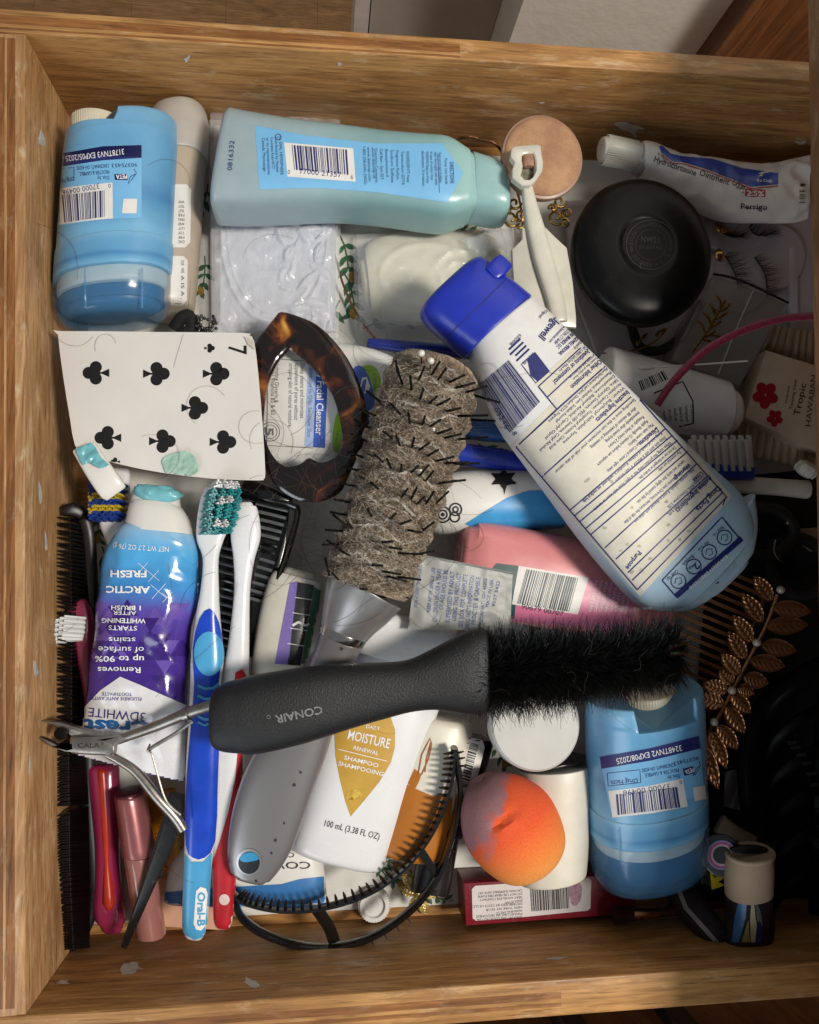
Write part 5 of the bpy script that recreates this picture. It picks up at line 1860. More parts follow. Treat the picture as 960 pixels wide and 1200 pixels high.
# ------------------------------------------------------------------ white and blue makeup carton
cg = thing('makeup_carton', 'white and blue makeup tube under the end of the silver brush handle', 'makeup tube', at(290, 1020, .3))
gcg = loft([(300, 965, 1.5, 60, .9), (294, 1000, 1.5, 62, .95), (289, 1035, 1.5, 64, .95), (285, 1062, 1.5, 64, .9)], 40, 3.4, 3, (.1, .15), .6, False, 0)
gcg = loft([(235, 972, 372, 982, 1.5, .9), (205, 1003, 379, 1010, 1.5, .95), (195, 1030, 382, 1035, 1.5, .95), (192, 1058, 384, 1055, 1.5, .8)], 48, 3.4, 4, (.1, .2), .6, True, 0)
part('tube_body', gcg, PLW, cg)
pr = Print(gcg)
pr.poly([(186, 1046), (260, 1040), (330, 1036), (352, 1030), (388, 1026), (388, 1062), (186, 1064)], .012, 5)
pr.out('blue_base', mat('mid blue tube print', '3f7fc0', .3, coat=.3), cg)
pr.text('COVERGIRL', (364, 1010), (258, 1010), 8.5, .01, .016)
pr.text('CLEAN', (345, 999), (312, 999), 6, .01, .016)
pr.out('printed_text', INK, cg)
pp = solo('paper_scrap', sheet([(172, 1030), (262, 1025), (262, 1090), (180, 1085)], 10, 6, lambda u, v: .35 + .1 * math.sin(u * 7 + v * 4), .02), mat('peach paper', 'd8a58c', .7, var=.06), 'peach paper scrap on the drawer floor behind the lip gloss', 'paper')
# ------------------------------------------------------------------ carved soaps in clear wrap
LAV = mat('lavender soap', 'c4c6d0', .5, var=.05, vs=60, sss=.35)
CRM = mat('cream soap', 'd0cbb6', .45, var=.06, vs=60, sss=.35)
kw = N('clear crinkled wrap')
kw.p.inputs['Base Color'].default_value = (.9, .92, .94, 1)
kw.p.inputs['Roughness'].default_value = .1
kw.p.inputs['Alpha'].default_value = .2
kw.p.inputs['Specular IOR Level'].default_value = .9
kw.bump(kw.noise(200, 3, .6, 1.0), .35, .002)
WRAP = kw.m


def relief(c4, nu, nv, zf, dz):
    g = sheet(c4, nu, nv, zf, .5)
    top = (nu + 1) * (nv + 1)
    for i in range(top):
        u, v = (i % (nu + 1)) / nu, (i // (nu + 1)) / nv
        g.v[i] = g.v[i] + Vector((0, 0, dz(u, v, g.v[i])))
    return g


_lv = []
rnd = random.Random(19)
for i in range(46):
    t = rnd.random()
    cx, cy = .42 + .45 * t + rnd.gauss(0, .12), .12 + .8 * t + rnd.gauss(0, .09)
    if i < 14:
        cx, cy = rnd.uniform(.35, .95), rnd.uniform(.02, .3) + .3
    _lv.append((cx, cy, rnd.uniform(0, 3.14), rnd.uniform(.07, .13), rnd.uniform(.025, .045), rnd.uniform(.7, 1.2)))


def leaves(u, v):
    h = 0.0
    for cx, cy, a, l, w, k in _lv:
        dx, dy = u - cx, (v - cy) * 1.6
        if abs(dx) > .15 or abs(dy) > .15:
            continue
        x, y = (dx * math.cos(a) + dy * math.sin(a)) / l, (-dx * math.sin(a) + dy * math.cos(a)) / w
        q = (1 - x * x) - abs(y)
        if q > 0:
            h = max(h, k * (.10 + .16 * min(1, q * 1.6) - .06 * math.exp(-(y / .18) ** 2)))
    return h


def carved(u, v, p):
    e = min(u, 1 - u, v, 1 - v)
    edge = min(1, e / .05)
    sw = .11 * max(0, math.sin(math.hypot(u - .6, v - .72) * 46 + 2 * math.atan2(v - .72, u - .6))) * (math.hypot(u - .6, (v - .72) * 1.5) < .13)
    d = math.hypot(u - .5, (v - .55) * 1.05)
    rim = .13 * math.exp(-((d - .43) / .016) ** 2) + .08 * math.exp(-((d - .38) / .01) ** 2)
    n = .03 * noise.fractal(Vector((u * 16, v * 20, 5)), 1, 2, 3)
    return (edge - 1) * .5 + max(leaves(u, v), sw, rim) + n


sb1 = thing('soap_bar', 'square lavender carved soap in crinkled clear wrap', 'soap', at(322, 300, .1), 'wrapped carved soaps')
q4 = [(249, 140), (396, 140), (393, 386), (251, 390)]
part('bar', relief(q4, 130, 190, lambda u, v: 1.35, carved), LAV, sb1, smooth=60)


def crinkle(amp, f):
    def fn(u, v, p):
        e = min(u, 1 - u, v, 1 - v)
        return amp * (1 - abs(noise.noise(p * f)) * 2.5) * .9 + amp * .22 * (1 - abs(noise.noise(p * f * 2.1)) * 2.5) - (.9 if e < .012 else 0)
    return fn


part('clear_wrap', relief([(243, 128), (402, 128), (397, 392), (246, 394)], 44, 64, lambda u, v: 1.8, crinkle(.16, 1.2)), WRAP, sb1, smooth=0)

sb2 = thing('soap_bar', 'oval cream soap in clear wrap beside the blue cap', 'soap', at(500, 330, .1), 'wrapped carved soaps')
g = loft([(424, 330, .8, 30, .5), (440, 328, .85, 50, .75), (480, 326, .85, 58, .85), (530, 322, .85, 56, .85), (575, 318, .85, 46, .75), (592, 316, .8, 30, .5)], 110, 2.2, 14, (.35, .35), .6, False, 0)


def rose(p):
    x, y = pix(p)
    d = math.hypot((x - 500) / 66, (y - 322) / 44)
    k = .10 * math.exp(-((d - .82) / .07) ** 2)
    q = math.hypot((x - 545) / 40, (y - 318) / 34)
    k += .13 * max(0, math.sin(q * 17 + 2.5 * math.atan2(y - 318, x - 545))) * (q < .9)
    return p + Vector((0, 0, k)) if p.z > 1.0 else p


g.move(rose)
part('bar', g, CRM, sb2)
part('clear_wrap', relief([(414, 272), (606, 262), (606, 390), (418, 396)], 48, 34, lambda u, v: .5 + 1.35 * (max(0, 1 - ((u - .5) / .52) ** 4) * max(0, 1 - ((v - .5) / .52) ** 4)) ** .5, crinkle(.10, 1.2)), WRAP, sb2, smooth=0)
part('wrap_knot', loft([(552, 296, 2.0, 20, .2), (570, 284, 2.2, 12, .3), (590, 276, 2.1, 20, .2)], 24, 2.2, 6, (.1, .1), .6, False, 0).move(lambda p: p + Vector((.12, .12, .2)) * noise.noise(p * 2.2)), WRAP, sb2)

# ------------------------------------------------------------------ round face powder puck and white applicator
kp_ = N('pressed peach powder')
fp = kp_.noise(900, 4, .7)
fq = kp_.noise(70, 5, .6)
c = kp_.ramp(fq, [(.35, '9a7256'), (.6, 'b08a68'), (.75, 'a67c5c')])
kp_.link(kp_.mix(.5, c, kp_.ramp(fp, [(.3, (.7, .66, .62)), (.6, (1.05, 1.05, 1.05))]), 'MULTIPLY'), kp_.p.inputs['Base Color'])
kp_.p.inputs['Roughness'].default_value = .8
kp_.bump(fp, .5, .0004)
pc = thing('powder_compact', 'round peach pressed powder compact leaning by the soap bottle cap', 'compact', at(635, 190, 3))
cpz = at(634, 187, 4.6)
axp = Vector((.04, -.10, 1)).normalized()
part('pan', revolve(cpz - axp * .35, axp, [(0, 1.9), (.1, 2.1), (.5, 2.2), (.62, 2.15), (.66, 2.05)], 64), mat('frosted pan rim', 'a3836f', .35, var=.05, alpha=.85), pc)
part('powder', revolve(cpz, axp, [(0, 2.02), (.36, 2.02), (.44, 1.95), (.5, 1.7), (.53, 0)], 64), kp_.m, pc)
ap = thing('plastic_applicator', 'off white plastic applicator with square brown-stained eye over the powder compact', 'applicator', at(635, 300, 4))
OWP = mat('yellowed white plastic', 'cbc8ba', .3, var=.1, vs=80, dust=.2, coat=.15)
za = lambda x, y: 5.75 - .0052 * (y - 170)
part('paddle', plate([(612, 266), (638, 264), (650, 276), (665, 290), (672, 330), (676, 372), (676, 384), (640, 380), (612, 352), (602, 330), (600, 292), (612, 280)], za, .35, .1, 1), OWP, ap)
part('stem', loft([(617, 214, 5.5, 6, .22), (621, 240, 5.4, 9, .26), (629, 275, 5.25, 12, .3), (638, 310, 5.1, 13, .32), (650, 350, 4.9, 12, .3), (655, 378, 4.75, 11, .3)], 24, 3, 4, (.06, .06), .6, False, 0), OWP, ap)
fo = [(600, 174), (604, 171), (630, 169), (634, 171), (635, 181), (637, 190), (636, 200), (628, 212), (622, 217), (612, 217), (601, 208), (601, 198), (604, 190), (599, 183)]
fi = [(612, 182), (614, 180), (622, 179), (625, 179), (627, 183), (628, 190), (628, 200), (625, 207), (621, 210), (615, 210), (611, 205), (612, 200), (613, 194), (612, 188)]
g = G()
for i in range(14):
    a, b = at(*fo[i], 6.0), at(*fi[i], 6.0)
    for q, dz in ((0, -.4), (0, -.04), (.12, 0), (.85, 0), (1, -.06), (1, -.4)):
        p = a.lerp(b, q)
        g.pt((p.x, p.y, p.z + dz))
for i in range(14):
    for k in range(6):
        g.f.append((i * 6 + k, i * 6 + (k + 1) % 6, ((i + 1) % 14) * 6 + (k + 1) % 6, ((i + 1) % 14) * 6 + k))
part('eye_frame', g, OWP, ap)
part('eye_floor', plate([(608, 178), (630, 177), (630, 206), (622, 212), (612, 210)], 5.55, .15, .03), mat('grimy plastic', '8f8674', .6, var=.4, vs=500), ap)
part('cork_plug', loft([(619, 181, 5.75, 7.5, .18), (620, 196, 5.75, 7.5, .18)], 20, 2.2, 2, (.05, .05), .6, False, 0), mat('brown stained plug', 'a27a62', .6, var=.2, vs=300), ap)

# ------------------------------------------------------------------ gold filigree pieces
for i, (cx, cy, lab_) in enumerate(((603, 250, 'gold filigree scroll beside the soap bottle cap'), (656, 248, 'gold filigree scroll half under the black compact'))):
    t = thing('filigree_ornament', lab_, 'ornament', at(cx, cy, 2.4), 'gold filigree pieces')
    for k, (ox, oy, r) in enumerate(((0, -12, 8), (-4, 6, 10), (9, 2, 7), (-8, -4, 5), (6, 14, 6))):
        pts = [(cx + ox + r * (1 - a / 9) * math.cos(a + k), cy + oy + r * (1 - a / 9) * math.sin(a + k), 2.9 + .05 * k) for a in (j * .55 for j in range(14))]
        part('scroll', tube(W(pts, 3), .07, 7), GOLD, t)

# ------------------------------------------------------------------ black compact
BC = mat('black compact plastic', '070708', .3, var=.15, vs=60, spec=.22, dust=.02)
bc_ = thing('black_compact', 'large round black makeup compact lying face down on the lash tray', 'compact', at(755, 295, 3))
cz_ = at(751, 296, 4.9)
axc = Vector((-.05, .02, 1)).normalized()
prof = [(-.95, 2.3), (-.93, 2.7), (-.8, 3.05), (-.5, 3.22), (-.02, 3.28), (.02, 3.24), (.06, 3.28), (.35, 3.24), (.62, 3.08), (.84, 2.75), (.97, 2.2), (1.02, 1.5), (1.03, 1.24), (1.0, 1.2), (.985, 1.1), (.985, 0)]
prof = [(h * .88, r * 1.2) for h, r in prof]
gbc = revolve(cz_, axc, prof, 96, .925)
part('shell', gbc, BC, bc_)
pr = Print(gbc)
cx, cy = 763, 287
pr.ring(cx, cy, 29, .8, .014, 40)
pr.ring(cx, cy, 18, .5, .014, 40)
pr.arc('NW25 STUDIO FIX POWDER PLUS FOUNDATION', cx, cy, 21.5, -200, 20, 4.2)
pr.arc('15 g e  NET WT / POIDS NET .52 OZ', cx, cy, 21.5, 30, 150, 4.2)
pr.text('NW25', (cx - 12, cy - 4), (cx + 10, cy - 2), 6.5, .01)
pr.text('STUDIO FIX', (cx - 14, cy + 5), (cx + 13, cy + 6), 4)
pr.text('1', (cx - 13, cy + 28), (cx - 12, cy + 28), 7)
pr.out('faint_print', mat('worn grey print', '3d3a37', .5, var=.3, vs=700), bc_)

# ------------------------------------------------------------------ ointment tube
oi = thing('ointment_tube', 'white hydrocortisone ointment tube with blue stripe against the back wall', 'ointment tube', at(840, 215, 2.5))
OIW = mat('white laminate tube', 'cfcac4', .36, var=.05, vs=60, bump=.25, bs=120, bd=.002)
goi = loft([(752, 163, 744, 207, 3.3, .95), (766, 164, 752, 215, 3.3, 1.0), (790, 174, 775, 235, 3.2, .95), (820, 180, 805, 247, 3.1, .85), (855, 186, 843, 262, 3.0, .6), (900, 190, 892, 263, 2.9, .35), (930, 185, 928, 262, 2.9, .18), (950, 181, 946, 257, 2.9, .12)], 64, 2.3, 6, (.1, .03), .6, True, 0)
goi.move(lambda p: p + Vector((0, 0, .16 * (1 - abs(noise.noise(p * .8)) * 2.4) * (p.z > 3.0) * max(0, min(1, (pix(p)[0] - 770) / 40)))))
part('tube_body', goi, OIW, oi, smooth=60)
part('shoulder', loft([(741, 184, 3.3, 19, .75), (754, 188, 3.3, 24, .95)], 40, 2.1, 2, (.05, .02), .6, False, 0), mat('clear grey shoulder', 'a09c96', .35), oi)
gcap2 = loft([(704, 175, 3.5, 17, .72), (716, 176, 3.5, 18.5, .78), (746, 184, 3.4, 20, .82)], 48, 2, 2, (.1, .03), .6, False, 0)
oc2 = part('cap', gcap2, PLW2, oi)
a, b = at(706, 175, 3.5), at(744, 183, 3.4)
ax_ = (b - a).normalized()
x = ax_.orthogonal().normalized()
y = ax_.cross(x)
me = mesh('ridge', revolve((0, 0, 0), (0, 0, 1), [(0, .015), (.01, .025), ((b - a).length * .93, .028)], 4), (0, 0, 0), PLW2, 0)
copies('ridge', me, [aim(a + ax_ * .1 + (x * math.cos(w) + y * math.sin(w)) * .755, ax_) for w in (2 * math.pi * i / 44 for i in range(44))], oc2)
pr = Print(goi)
pr.poly([(770, 165), (786, 180), (800, 183), (835, 186), (870, 197), (912, 203), (912, 216), (880, 219), (850, 207), (830, 199), (800, 190), (788, 189), (775, 179)], .012, 4)
pr.out('blue_stripe', mat('royal blue print', '25449c', .35), oi)
pr.line([(775, 181), (788, 191), (800, 192), (830, 201), (850, 209), (880, 221), (912, 218)], 1.2, .016)
pr.poly([(873, 221), (897, 222.5), (897, 231), (873, 230)], .012, 4)
pr.out('red_print', mat('red print', 'a8323c', .4), oi)
pr.text('Hydrocortisone', (766, 189), (815, 206), 7, .012)
pr.text('Ointment', (819, 205), (854, 217), 7, .012)
pr.text('USP,', (857, 215), (871, 226), 7, .012)
pr.text('NDC 45802', (770, 180), (778, 188), 3.4)
pr.text('014-02', (779, 190), (793, 195), 3.6)
pr.text('Perrigo', (868, 245), (899, 246), 7, .012)
pr.line([(868, 243.5), (897, 244.5)], .8)
for i in range(4):
    pr.text('LOT 9', (939 + i * 1.5, 238), (940 + i * 1.5, 215), 3)
pr.out('printed_text', mat('dark blue black ink', '1d2030', .4), oi)
pr.text('2.5%', (875, 229), (895, 230), 6, .015, .024)
pr.text('Rx Only', (887, 213), (905, 214), 3.8, .012, .024)
pr.out('white_lettering', WINK, oi)

# ------------------------------------------------------------------ lash tray, lashes
TRAY = mat('pale lilac tray', 'aaa2a6', .4, var=.06, vs=60)
lt = thing('lash_tray', 'white moulded false eyelash tray on the right under the ointment tube', 'tray', at(850, 330, .2))
gl_ = plate([(664, 235), (780, 225), (965, 228), (975, 330), (965, 425), (860, 440), (700, 415), (668, 330)], 1.0, .35, .1)
part('base', gl_, TRAY, lt)
mounds = []
for k, (cx, cy, rx, ry) in enumerate(((828, 330, 36, 34), (868, 328, 36, 38), (905, 300, 40, 40), (862, 272, 40, 24))):
    gm = prism([at(x, y, 1.22 + .05 * k) for x, y in ellipse(cx, cy, rx, ry, 32)], .3, .12, 3)
    part('mound', gm, TRAY, lt)
part('groove_wall', plate([(925, 290), (935, 288), (937, 425), (927, 425)], 1.35, .35, .06), TRAY, lt)
LASH = mat('black lash fibre', '141012', .6)
rnd = random.Random(21)
for path, dirs, lab_ in (([(838, 262), (846, 272), (856, 277), (868, 277)], (.9, .55), 'black false lashes below the ointment tube, left of the tray row'),
                         ([(878, 266), (884, 274), (894, 276), (906, 272)], (.5, -.8), 'small black false lashes just under the ointment tube crimp'),
                         ([(850, 300), (856, 310), (862, 322), (866, 338)], (.95, -.25), 'black false lashes next to the black compact rim'),
                         ([(884, 302), (893, 314), (898, 328), (899, 345)], (.9, -.2), 'longest black false lashes, in the middle of the tray')):
    t = thing('false_eyelashes', lab_, 'false eyelashes', at(*path[1], 1.3), 'false eyelashes on the tray')
    w_ = W([(x, y, 1.45) for x, y in path], 8)
    part('band', tube(w_, .03, 6), LASH, t)
    g = G()
    for k in range(46):
        p = w_[min(int(k / 46 * len(w_)), len(w_) - 1)]
        q = k / 46
        L = .55 + .35 * math.sin(q * 3.1) + rnd.uniform(-.15, .15)
        d = Vector((dirs[0] + rnd.gauss(0, .25), -dirs[1] * (1 - 1.4 * q) + rnd.gauss(0, .22), .35)).normalized()
        g.add(tube([p, p + d * L * .5 + Vector((0, 0, .05)), p + d * L + Vector((0, 0, .02))], .018, 3, None, False, lambda z: 1 - .8 * z))
    part('lashes', g, LASH, t, kind='stuff', smooth=0)

# ------------------------------------------------------------------ clear box with gold sprig
kc = N('smoky clear plastic')
kc.p.inputs['Base Color'].default_value = lin('7d766c')
kc.p.inputs['Roughness'].default_value = .08
kc.p.inputs['Alpha'].default_value = .5
CLEAR = kc.m
cbx = thing('clear_box', 'smoky clear plastic box with gold sprig beside the black compact', 'box', at(850, 385, 1.5))
zb = lambda x, y: 3.4
top = [(838, 322), (882, 338), (923, 356), (900, 395), (868, 452), (838, 440), (787, 421), (812, 370)]
part('walls', plate(top, zb, 1.7, .12, 1), CLEAR, cbx)
part('dark_edge', tube(W([(836, 321, 3.5), (860, 326, 3.5), (885, 336, 3.5), (924, 355, 3.4)], 4), .07, 8), mat('dark box edge', '1e1c1b', .2, coat=.4), cbx)
part('bright_edge', tube(W([(884, 338, 3.45), (862, 388, 3.45), (842, 438, 3.45)], 4), .05, 8), mat('pale box edge', '9d9a94', .2), cbx)
gst_ = G()
for a, b in (((812, 412), (850, 352)), ((822, 396), (838, 388)), ((829, 386), (845, 376)), ((835, 376), (852, 366)), ((840, 367), (856, 356)), ((826, 390), (818, 376)), ((833, 379), (824, 366)), ((838, 370), (832, 356)), ((845, 360), (840, 346)), ((824, 398), (846, 404)), ((830, 392), (850, 396))):
    gst_.add(tube([at(*a, 3.44), at((a[0] + b[0]) / 2 + 2, (a[1] + b[1]) / 2, 3.46), at(*b, 3.44)], .07, 6, .03))
part('gold_sprig', gst_, GOLD, cbx, kind='stuff')

# ------------------------------------------------------------------ burgundy headband
kb_ = N('burgundy satin')
fb_ = kb_.noise(700, 3)
kb_.link(kb_.mix(1, 'a01c44', kb_.ramp(fb_, [(.35, (.4, .4, .4)), (.65, (.9, .9, .9))]), 'MULTIPLY'), kb_.p.inputs['Base Color'])
kb_.p.inputs['Roughness'].default_value = .4
kb_.p.inputs['Sheen Weight'].default_value = .4
kb_.bump(fb_, .4, .0004)
solo('headband', tube(W([(990, 366, 5.6), (955, 370, 5.6), (920, 373, 5.6), (888, 381, 5.55), (858, 393, 5.4), (828, 410, 5.2), (802, 433, 5.0), (783, 455, 4.7), (770, 475, 4.3)], 8), .20, 12, .10), kb_.m, 'thin burgundy fabric headband curving under the countertop edge', 'headband')

# ------------------------------------------------------------------ hibiscus soap packet
BEIGE = mat('beige carton', 'b8a08a', .55, var=.08, vs=80)
hp = thing('soap_packet', 'beige soap packet printed with dark red hibiscus flowers', 'soap packet', at(920, 465, .8))
part('carton', plate([(898, 410), (970, 432), (975, 535), (950, 525), (873, 489)], 2.6, 1.4, .08), BEIGE, hp)
gpp = Print(plate([(898, 410), (970, 432), (975, 535), (950, 525), (873, 489)], 2.6, 1.4, .08))
pleat = sheet([(866, 492), (960, 522), (955, 552), (860, 528)], 60, 6, lambda u, v: 1.9 + .14 * math.sin(u * 62) - .5 * v, .06)
part('pleated_end', pleat, mat('cream pleated paper', 'b09a80', .6, var=.08), hp, smooth=80)
pleat = sheet([(905, 380), (965, 392), (965, 434), (893, 408)], 50, 6, lambda u, v: 2.0 + .12 * math.sin(u * 50), .06)
part('pleated_end', pleat, mat('tan pleated paper', '8d7560', .6, var=.08), hp, smooth=80)
for cx, cy, r in ((897, 463, 15), (908, 490, 9.5)):
    for i in range(5):
        a = i * 2 * math.pi / 5 + .4
        gpp.poly(ellipse(cx + r * .55 * math.cos(a), cy + r * .6 * math.sin(a), r * .5, r * .42, 14, math.degrees(a)), .012 + .001 * i, 5)
gpp.out('flower_print', mat('hibiscus red ink', 'a01026', .45, var=.2), hp)
gpp.text('HAWAIIAN', (950, 500), (957, 440), 7)
gpp.text('Tropic', (937, 488), (945, 450), 8, .01)
gpp.text('Tanning Dew', (928, 480), (934, 445), 3.5)
gpp.text('SOAP BAR', (922, 473), (926, 452), 2.4)
gpp.out('printed_text', mat('brown ink', '4a2f20', .5), hp)

# ------------------------------------------------------------------ nail brush, white stick, cotton swab
nb = thing('nail_brush', 'blue nail brush with rows of white bristles below the medicine bottle', 'nail brush', at(855, 545, 1.5))
part('base', loft([(812, 546, 2.6, 9, .35), (835, 553, 2.7, 10, .4), (882, 554, 2.6, 9, .35)], 24, 3.4, 3, (.12, .15), .6, False, 0), mat('blue brush base', '1b3f9a', .3, coat=.2), nb)
WBL = mat('waxy white bristle', 'c6c0b8', .4, var=.08)
for r_ in range(2):
    for i in range(8):
        x = 812 + i * 9.2 + r_ * 3
        part('tuft', loft([(x + 1, 552 - r_ * 3, 3.0 - .2 * r_, 3.6, .14), (x - 1, 530 - r_ * 4, 3.25 - .2 * r_, 4, .18), (x - 2.5, 515 - r_ * 5, 3.35 - .2 * r_, 4.2, .15)], 10, 2.5, 2, (.03, .08), .6, False, 0), WBL, nb)
ws = thing('white_brush_handle_tool', 'white plastic stick with ribbed round knob at the right edge', 'plastic stick', at(910, 570, 1))
ws.name = 'plastic_stick'
part('stick', loft([(840, 566, 2.2, 11, .4), (900, 570, 2.2, 10, .4), (948, 574, 2.2, 11, .4)], 24, 2.5, 3, (.15, .15), .6, False, 0), PLW2, ws)
part('knob', revolve(at(940, 556, 2.4), (.3, .7, .6), [(0, .35), (.1, .52), (.3, .58), (.5, .56), (.7, .42), (.75, 0)], 24), PLW2, ws)
for k in range(10):
    a = 2 * math.pi * k / 10
    e1 = Vector((.3, .7, .6)).normalized().orthogonal().normalized()
    e2 = Vector((.3, .7, .6)).normalized().cross(e1)
    d = e1 * math.cos(a) + e2 * math.sin(a)
    c0 = at(940, 556, 2.4) + Vector((.3, .7, .6)).normalized() * .1
    part('rib', tube([c0 + d * .54, c0 + d * .6 + Vector((.06, .14, .12)), c0 + d * .5 + Vector((.17, .4, .35))], .05, 5), PLW2, ws)
cs = thing('cotton_swab', 'thin white cotton swab lying above the medicine bottle', 'cotton swab', at(810, 430, 4))
part('stick', tube(W([(757, 431, 4.3), (820, 427, 4.25), (876, 423, 4.2)], 3), .045, 8), PLW, cs)
part('bud', loft([(748, 431, 4.3, 2, .07), (753, 431, 4.3, 3.4, .13), (763, 431, 4.3, 2.6, .1), (768, 430.5, 4.3, 1.4, .05)], 14, 2, 3, (.05, .03), .6, False, 0), mat('cotton', 'd3d0ca', .8, bump=.6, bs=900), cs)

# ------------------------------------------------------------------ black elastic with gold leaf chain under the compact
he = thing('hair_elastic', 'thick black hair elastic with gold leaf chain under the black compact', 'hair tie', at(765, 410, 1))
part('band', tube(W([(735, 350, 1.5), (742, 388, 1.6), (752, 408, 1.7), (775, 410, 1.9), (800, 392, 1.9), (822, 355, 1.8)], 7), .26, 12), mat('black fabric', '0b0a0b', .8, bump=.6, bs=900), he)
part('chain', tube(W([(706, 414, 2.4), (722, 413, 2.45), (745, 410, 2.5), (765, 402, 2.45), (780, 388, 2.4)], 6), .05, 7), GOLD, he)
for x, y, r in ((718, 412, .16), (725, 413, .14), (733, 412, .15)):
    part('link', tube([at(x, y, 2.5) + Vector((r * math.cos(a), r * math.sin(a), 0)) for a in (i * .6283 for i in range(10))], .04, 6, None, True), GOLD, he)
for x, y, a in ((748, 402, -70), (754, 396, -50), (770, 393, -60), (776, 388, -30)):
    part('leaf', plate([(x - 4 * math.cos(R(a)) , y - 4 * math.sin(R(a))), (x + 3 * math.cos(R(a + 60)), y + 3 * math.sin(R(a + 60))), (x + 9 * math.cos(R(a)), y + 9 * math.sin(R(a))), (x + 3 * math.cos(R(a - 60)), y + 3 * math.sin(R(a - 60)))], 2.6, .05, .015), GOLD, he)
for i, (x, y, a) in enumerate(((838, 266, 20), (842, 292, 80), (846, 250, -30))):
    solo('gold_leaf', loft([(x, y, 2.1, 2, .05), (x + 6 * math.cos(R(a)), y + 6 * math.sin(R(a)), 2.25, 6, .1), (x + 15 * math.cos(R(a)), y + 15 * math.sin(R(a)), 2.1, 2, .04)], 12, 2.2, 4, (.03, .03), .6, False, 0), GOLD,
         ('small gold leaf beside the black compact, middle one', 'small gold leaf beside the black compact, the lowest', 'small gold leaf at the upper right rim of the black compact')[i], 'gold leaf', 'gold leaves by the compact')

# ------------------------------------------------------------------ royal blue razor handle and dark blue pen under the heap
BLUEP = mat('royal blue translucent plastic', '1634a8', .18, var=.12, coat=.4)
rz = thing('razor', 'royal blue razor handle between the vent brush and the sunscreen', 'razor', at(575, 530, 1))
part('handle', loft([(520, 527, 3.1, 12, .5), (560, 535, 3.1, 14, .5), (600, 540, 3.1, 13, .5), (640, 543, 3.0, 12, .45)], 28, 2.4, 4, (.3, .2), .6, False, 0), BLUEP, rz)
part('grip', loft([(530, 498, 2.9, 11, .4), (560, 503, 2.9, 14, .45), (600, 508, 2.9, 12, .4)], 28, 2.4, 4, (.3, .2), .6, False, 0), mat('light blue translucent plastic', '3a78c8', .15, var=.2, coat=.4, alpha=.85), rz)
bp = solo('blue_pen', loft([(430, 402, 2.6, 7, .3), (490, 408, 2.6, 9, .35), (560, 414, 2.6, 9, .35)], 24, 2.2, 4, (.15, .15), .6, False, 0), mat('navy blue plastic', '182a80', .25, coat=.3), 'navy blue pen peeking out below the cream soap', 'pen')

# ------------------------------------------------------------------ copper hoop
solo('hoop_bangle', tube(W([(392, 268, .9), (396, 312, .8), (414, 360, .7), (446, 402, 1.9), (500, 424, 1.5), (560, 410, .6), (602, 350, .6), (612, 255, 1.2), (588, 178, 4.2), (560, 163, 4.4), (540, 162, 4.2), (500, 172, 1.2), (430, 200, .8)], 8, True), .06, 8, .09, True), mat('copper metal', 'b07a58', .25, metal=1, var=.15), 'large thin copper hoop under the soap bottle and soaps', 'hoop')

# ------------------------------------------------------------------ beaded hair tie
bd = thing('beaded_hair_tie', 'black hair tie with silver and jet beads between the lotion bottle and the card', 'hair tie', at(228, 382, .8))
part('band', tube(W([(204, 386, 2.2), (212, 374, 2.4), (222, 370, 2.4), (224, 386, 2.3), (210, 392, 2.2)], 5), .32, 10), mat('black cord', '0c0b0d', .8, bump=.5, bs=900), bd)
rnd = random.Random(31)
me1, me2 = mesh('bead', ball((0, 0, 0), .095, 8, 6), (0, 0, 0), mat('jet bead', '17171a', .12, coat=.6), 60), mesh('bead', ball((0, 0, 0), .085, 8, 6), (0, 0, 0), mat('silver bead', 'b5b0a0', .15, metal=1), 60)
b1, b2 = [], []
for i in range(70):
    x, y = rnd.uniform(226, 255), rnd.uniform(370, 392)
    if ((x - 240) / 16) ** 2 + ((y - 380) / 12) ** 2 < 1:
        z = 2.2 + .6 * (1 - ((x - 240) / 16) ** 2 - ((y - 380) / 12) ** 2)
        (b1 if rnd.random() < .7 else b2).append(Matrix.Translation(at(x, y, z)))
copies('bead', me1, b1, bd)
copies('bead', me2, b2, bd)

# ------------------------------------------------------------------ grey sachet
sc_ = thing('sachet', 'crumpled silver grey foil sachet with blue warning text between vent brush and pink bottle', 'sachet', at(540, 695, 3.5))
gsa = sheet([(489, 650), (601, 672), (598, 738), (478, 738)], 44, 30, lambda u, v: 4.95 + .3 * math.sin(u * 3.0 + .2) + .12 * (1 - abs(noise.noise(Vector((u * 4, v * 3, 1)))) * 2.4) + .05 * noise.noise(Vector((u * 13, v * 9, 4))), .05)
part('foil', gsa, mat('grey foil', 'a5a7a4', .55, var=.08, metal=.1, vs=80, bump=.15, bs=250, bd=.001), sc_, smooth=70)
pr = Print(gsa)
for i, (st, l) in enumerate((('STORE AT ROOM TEMPERATURE AS', 50), ('NEEDED', 16), ('KEEP AFTER SINGLE USE', 52), ('CHILDREN UNDER 6 YEARS', 62), ('OF AGE SHOULD BE', 46), ('SUPERVISED BY ADULT', 60), ('USING THIS PRODUCT', 56), ('SEE BOX FOR COMPLETE', 62), ('DRUG FACTS INFORMATION', 64), ('PROCTER & GAMBLE', 56), ('CINCINNATI, OH 45202', 58), ('MADE IN USA', 32), ('9037 5423', 30))):
    x = 492 + i * 7.6
    if i in (1,):
        continue
    y1 = 662 + i * 1.6
    pr.text(st, (x - 3, y1 + l), (x + 3, y1), 5.2 if 2 < i < 10 else 4)
pr.out('printed_text', mat('blue foil ink', '41589a', .45), sc_)
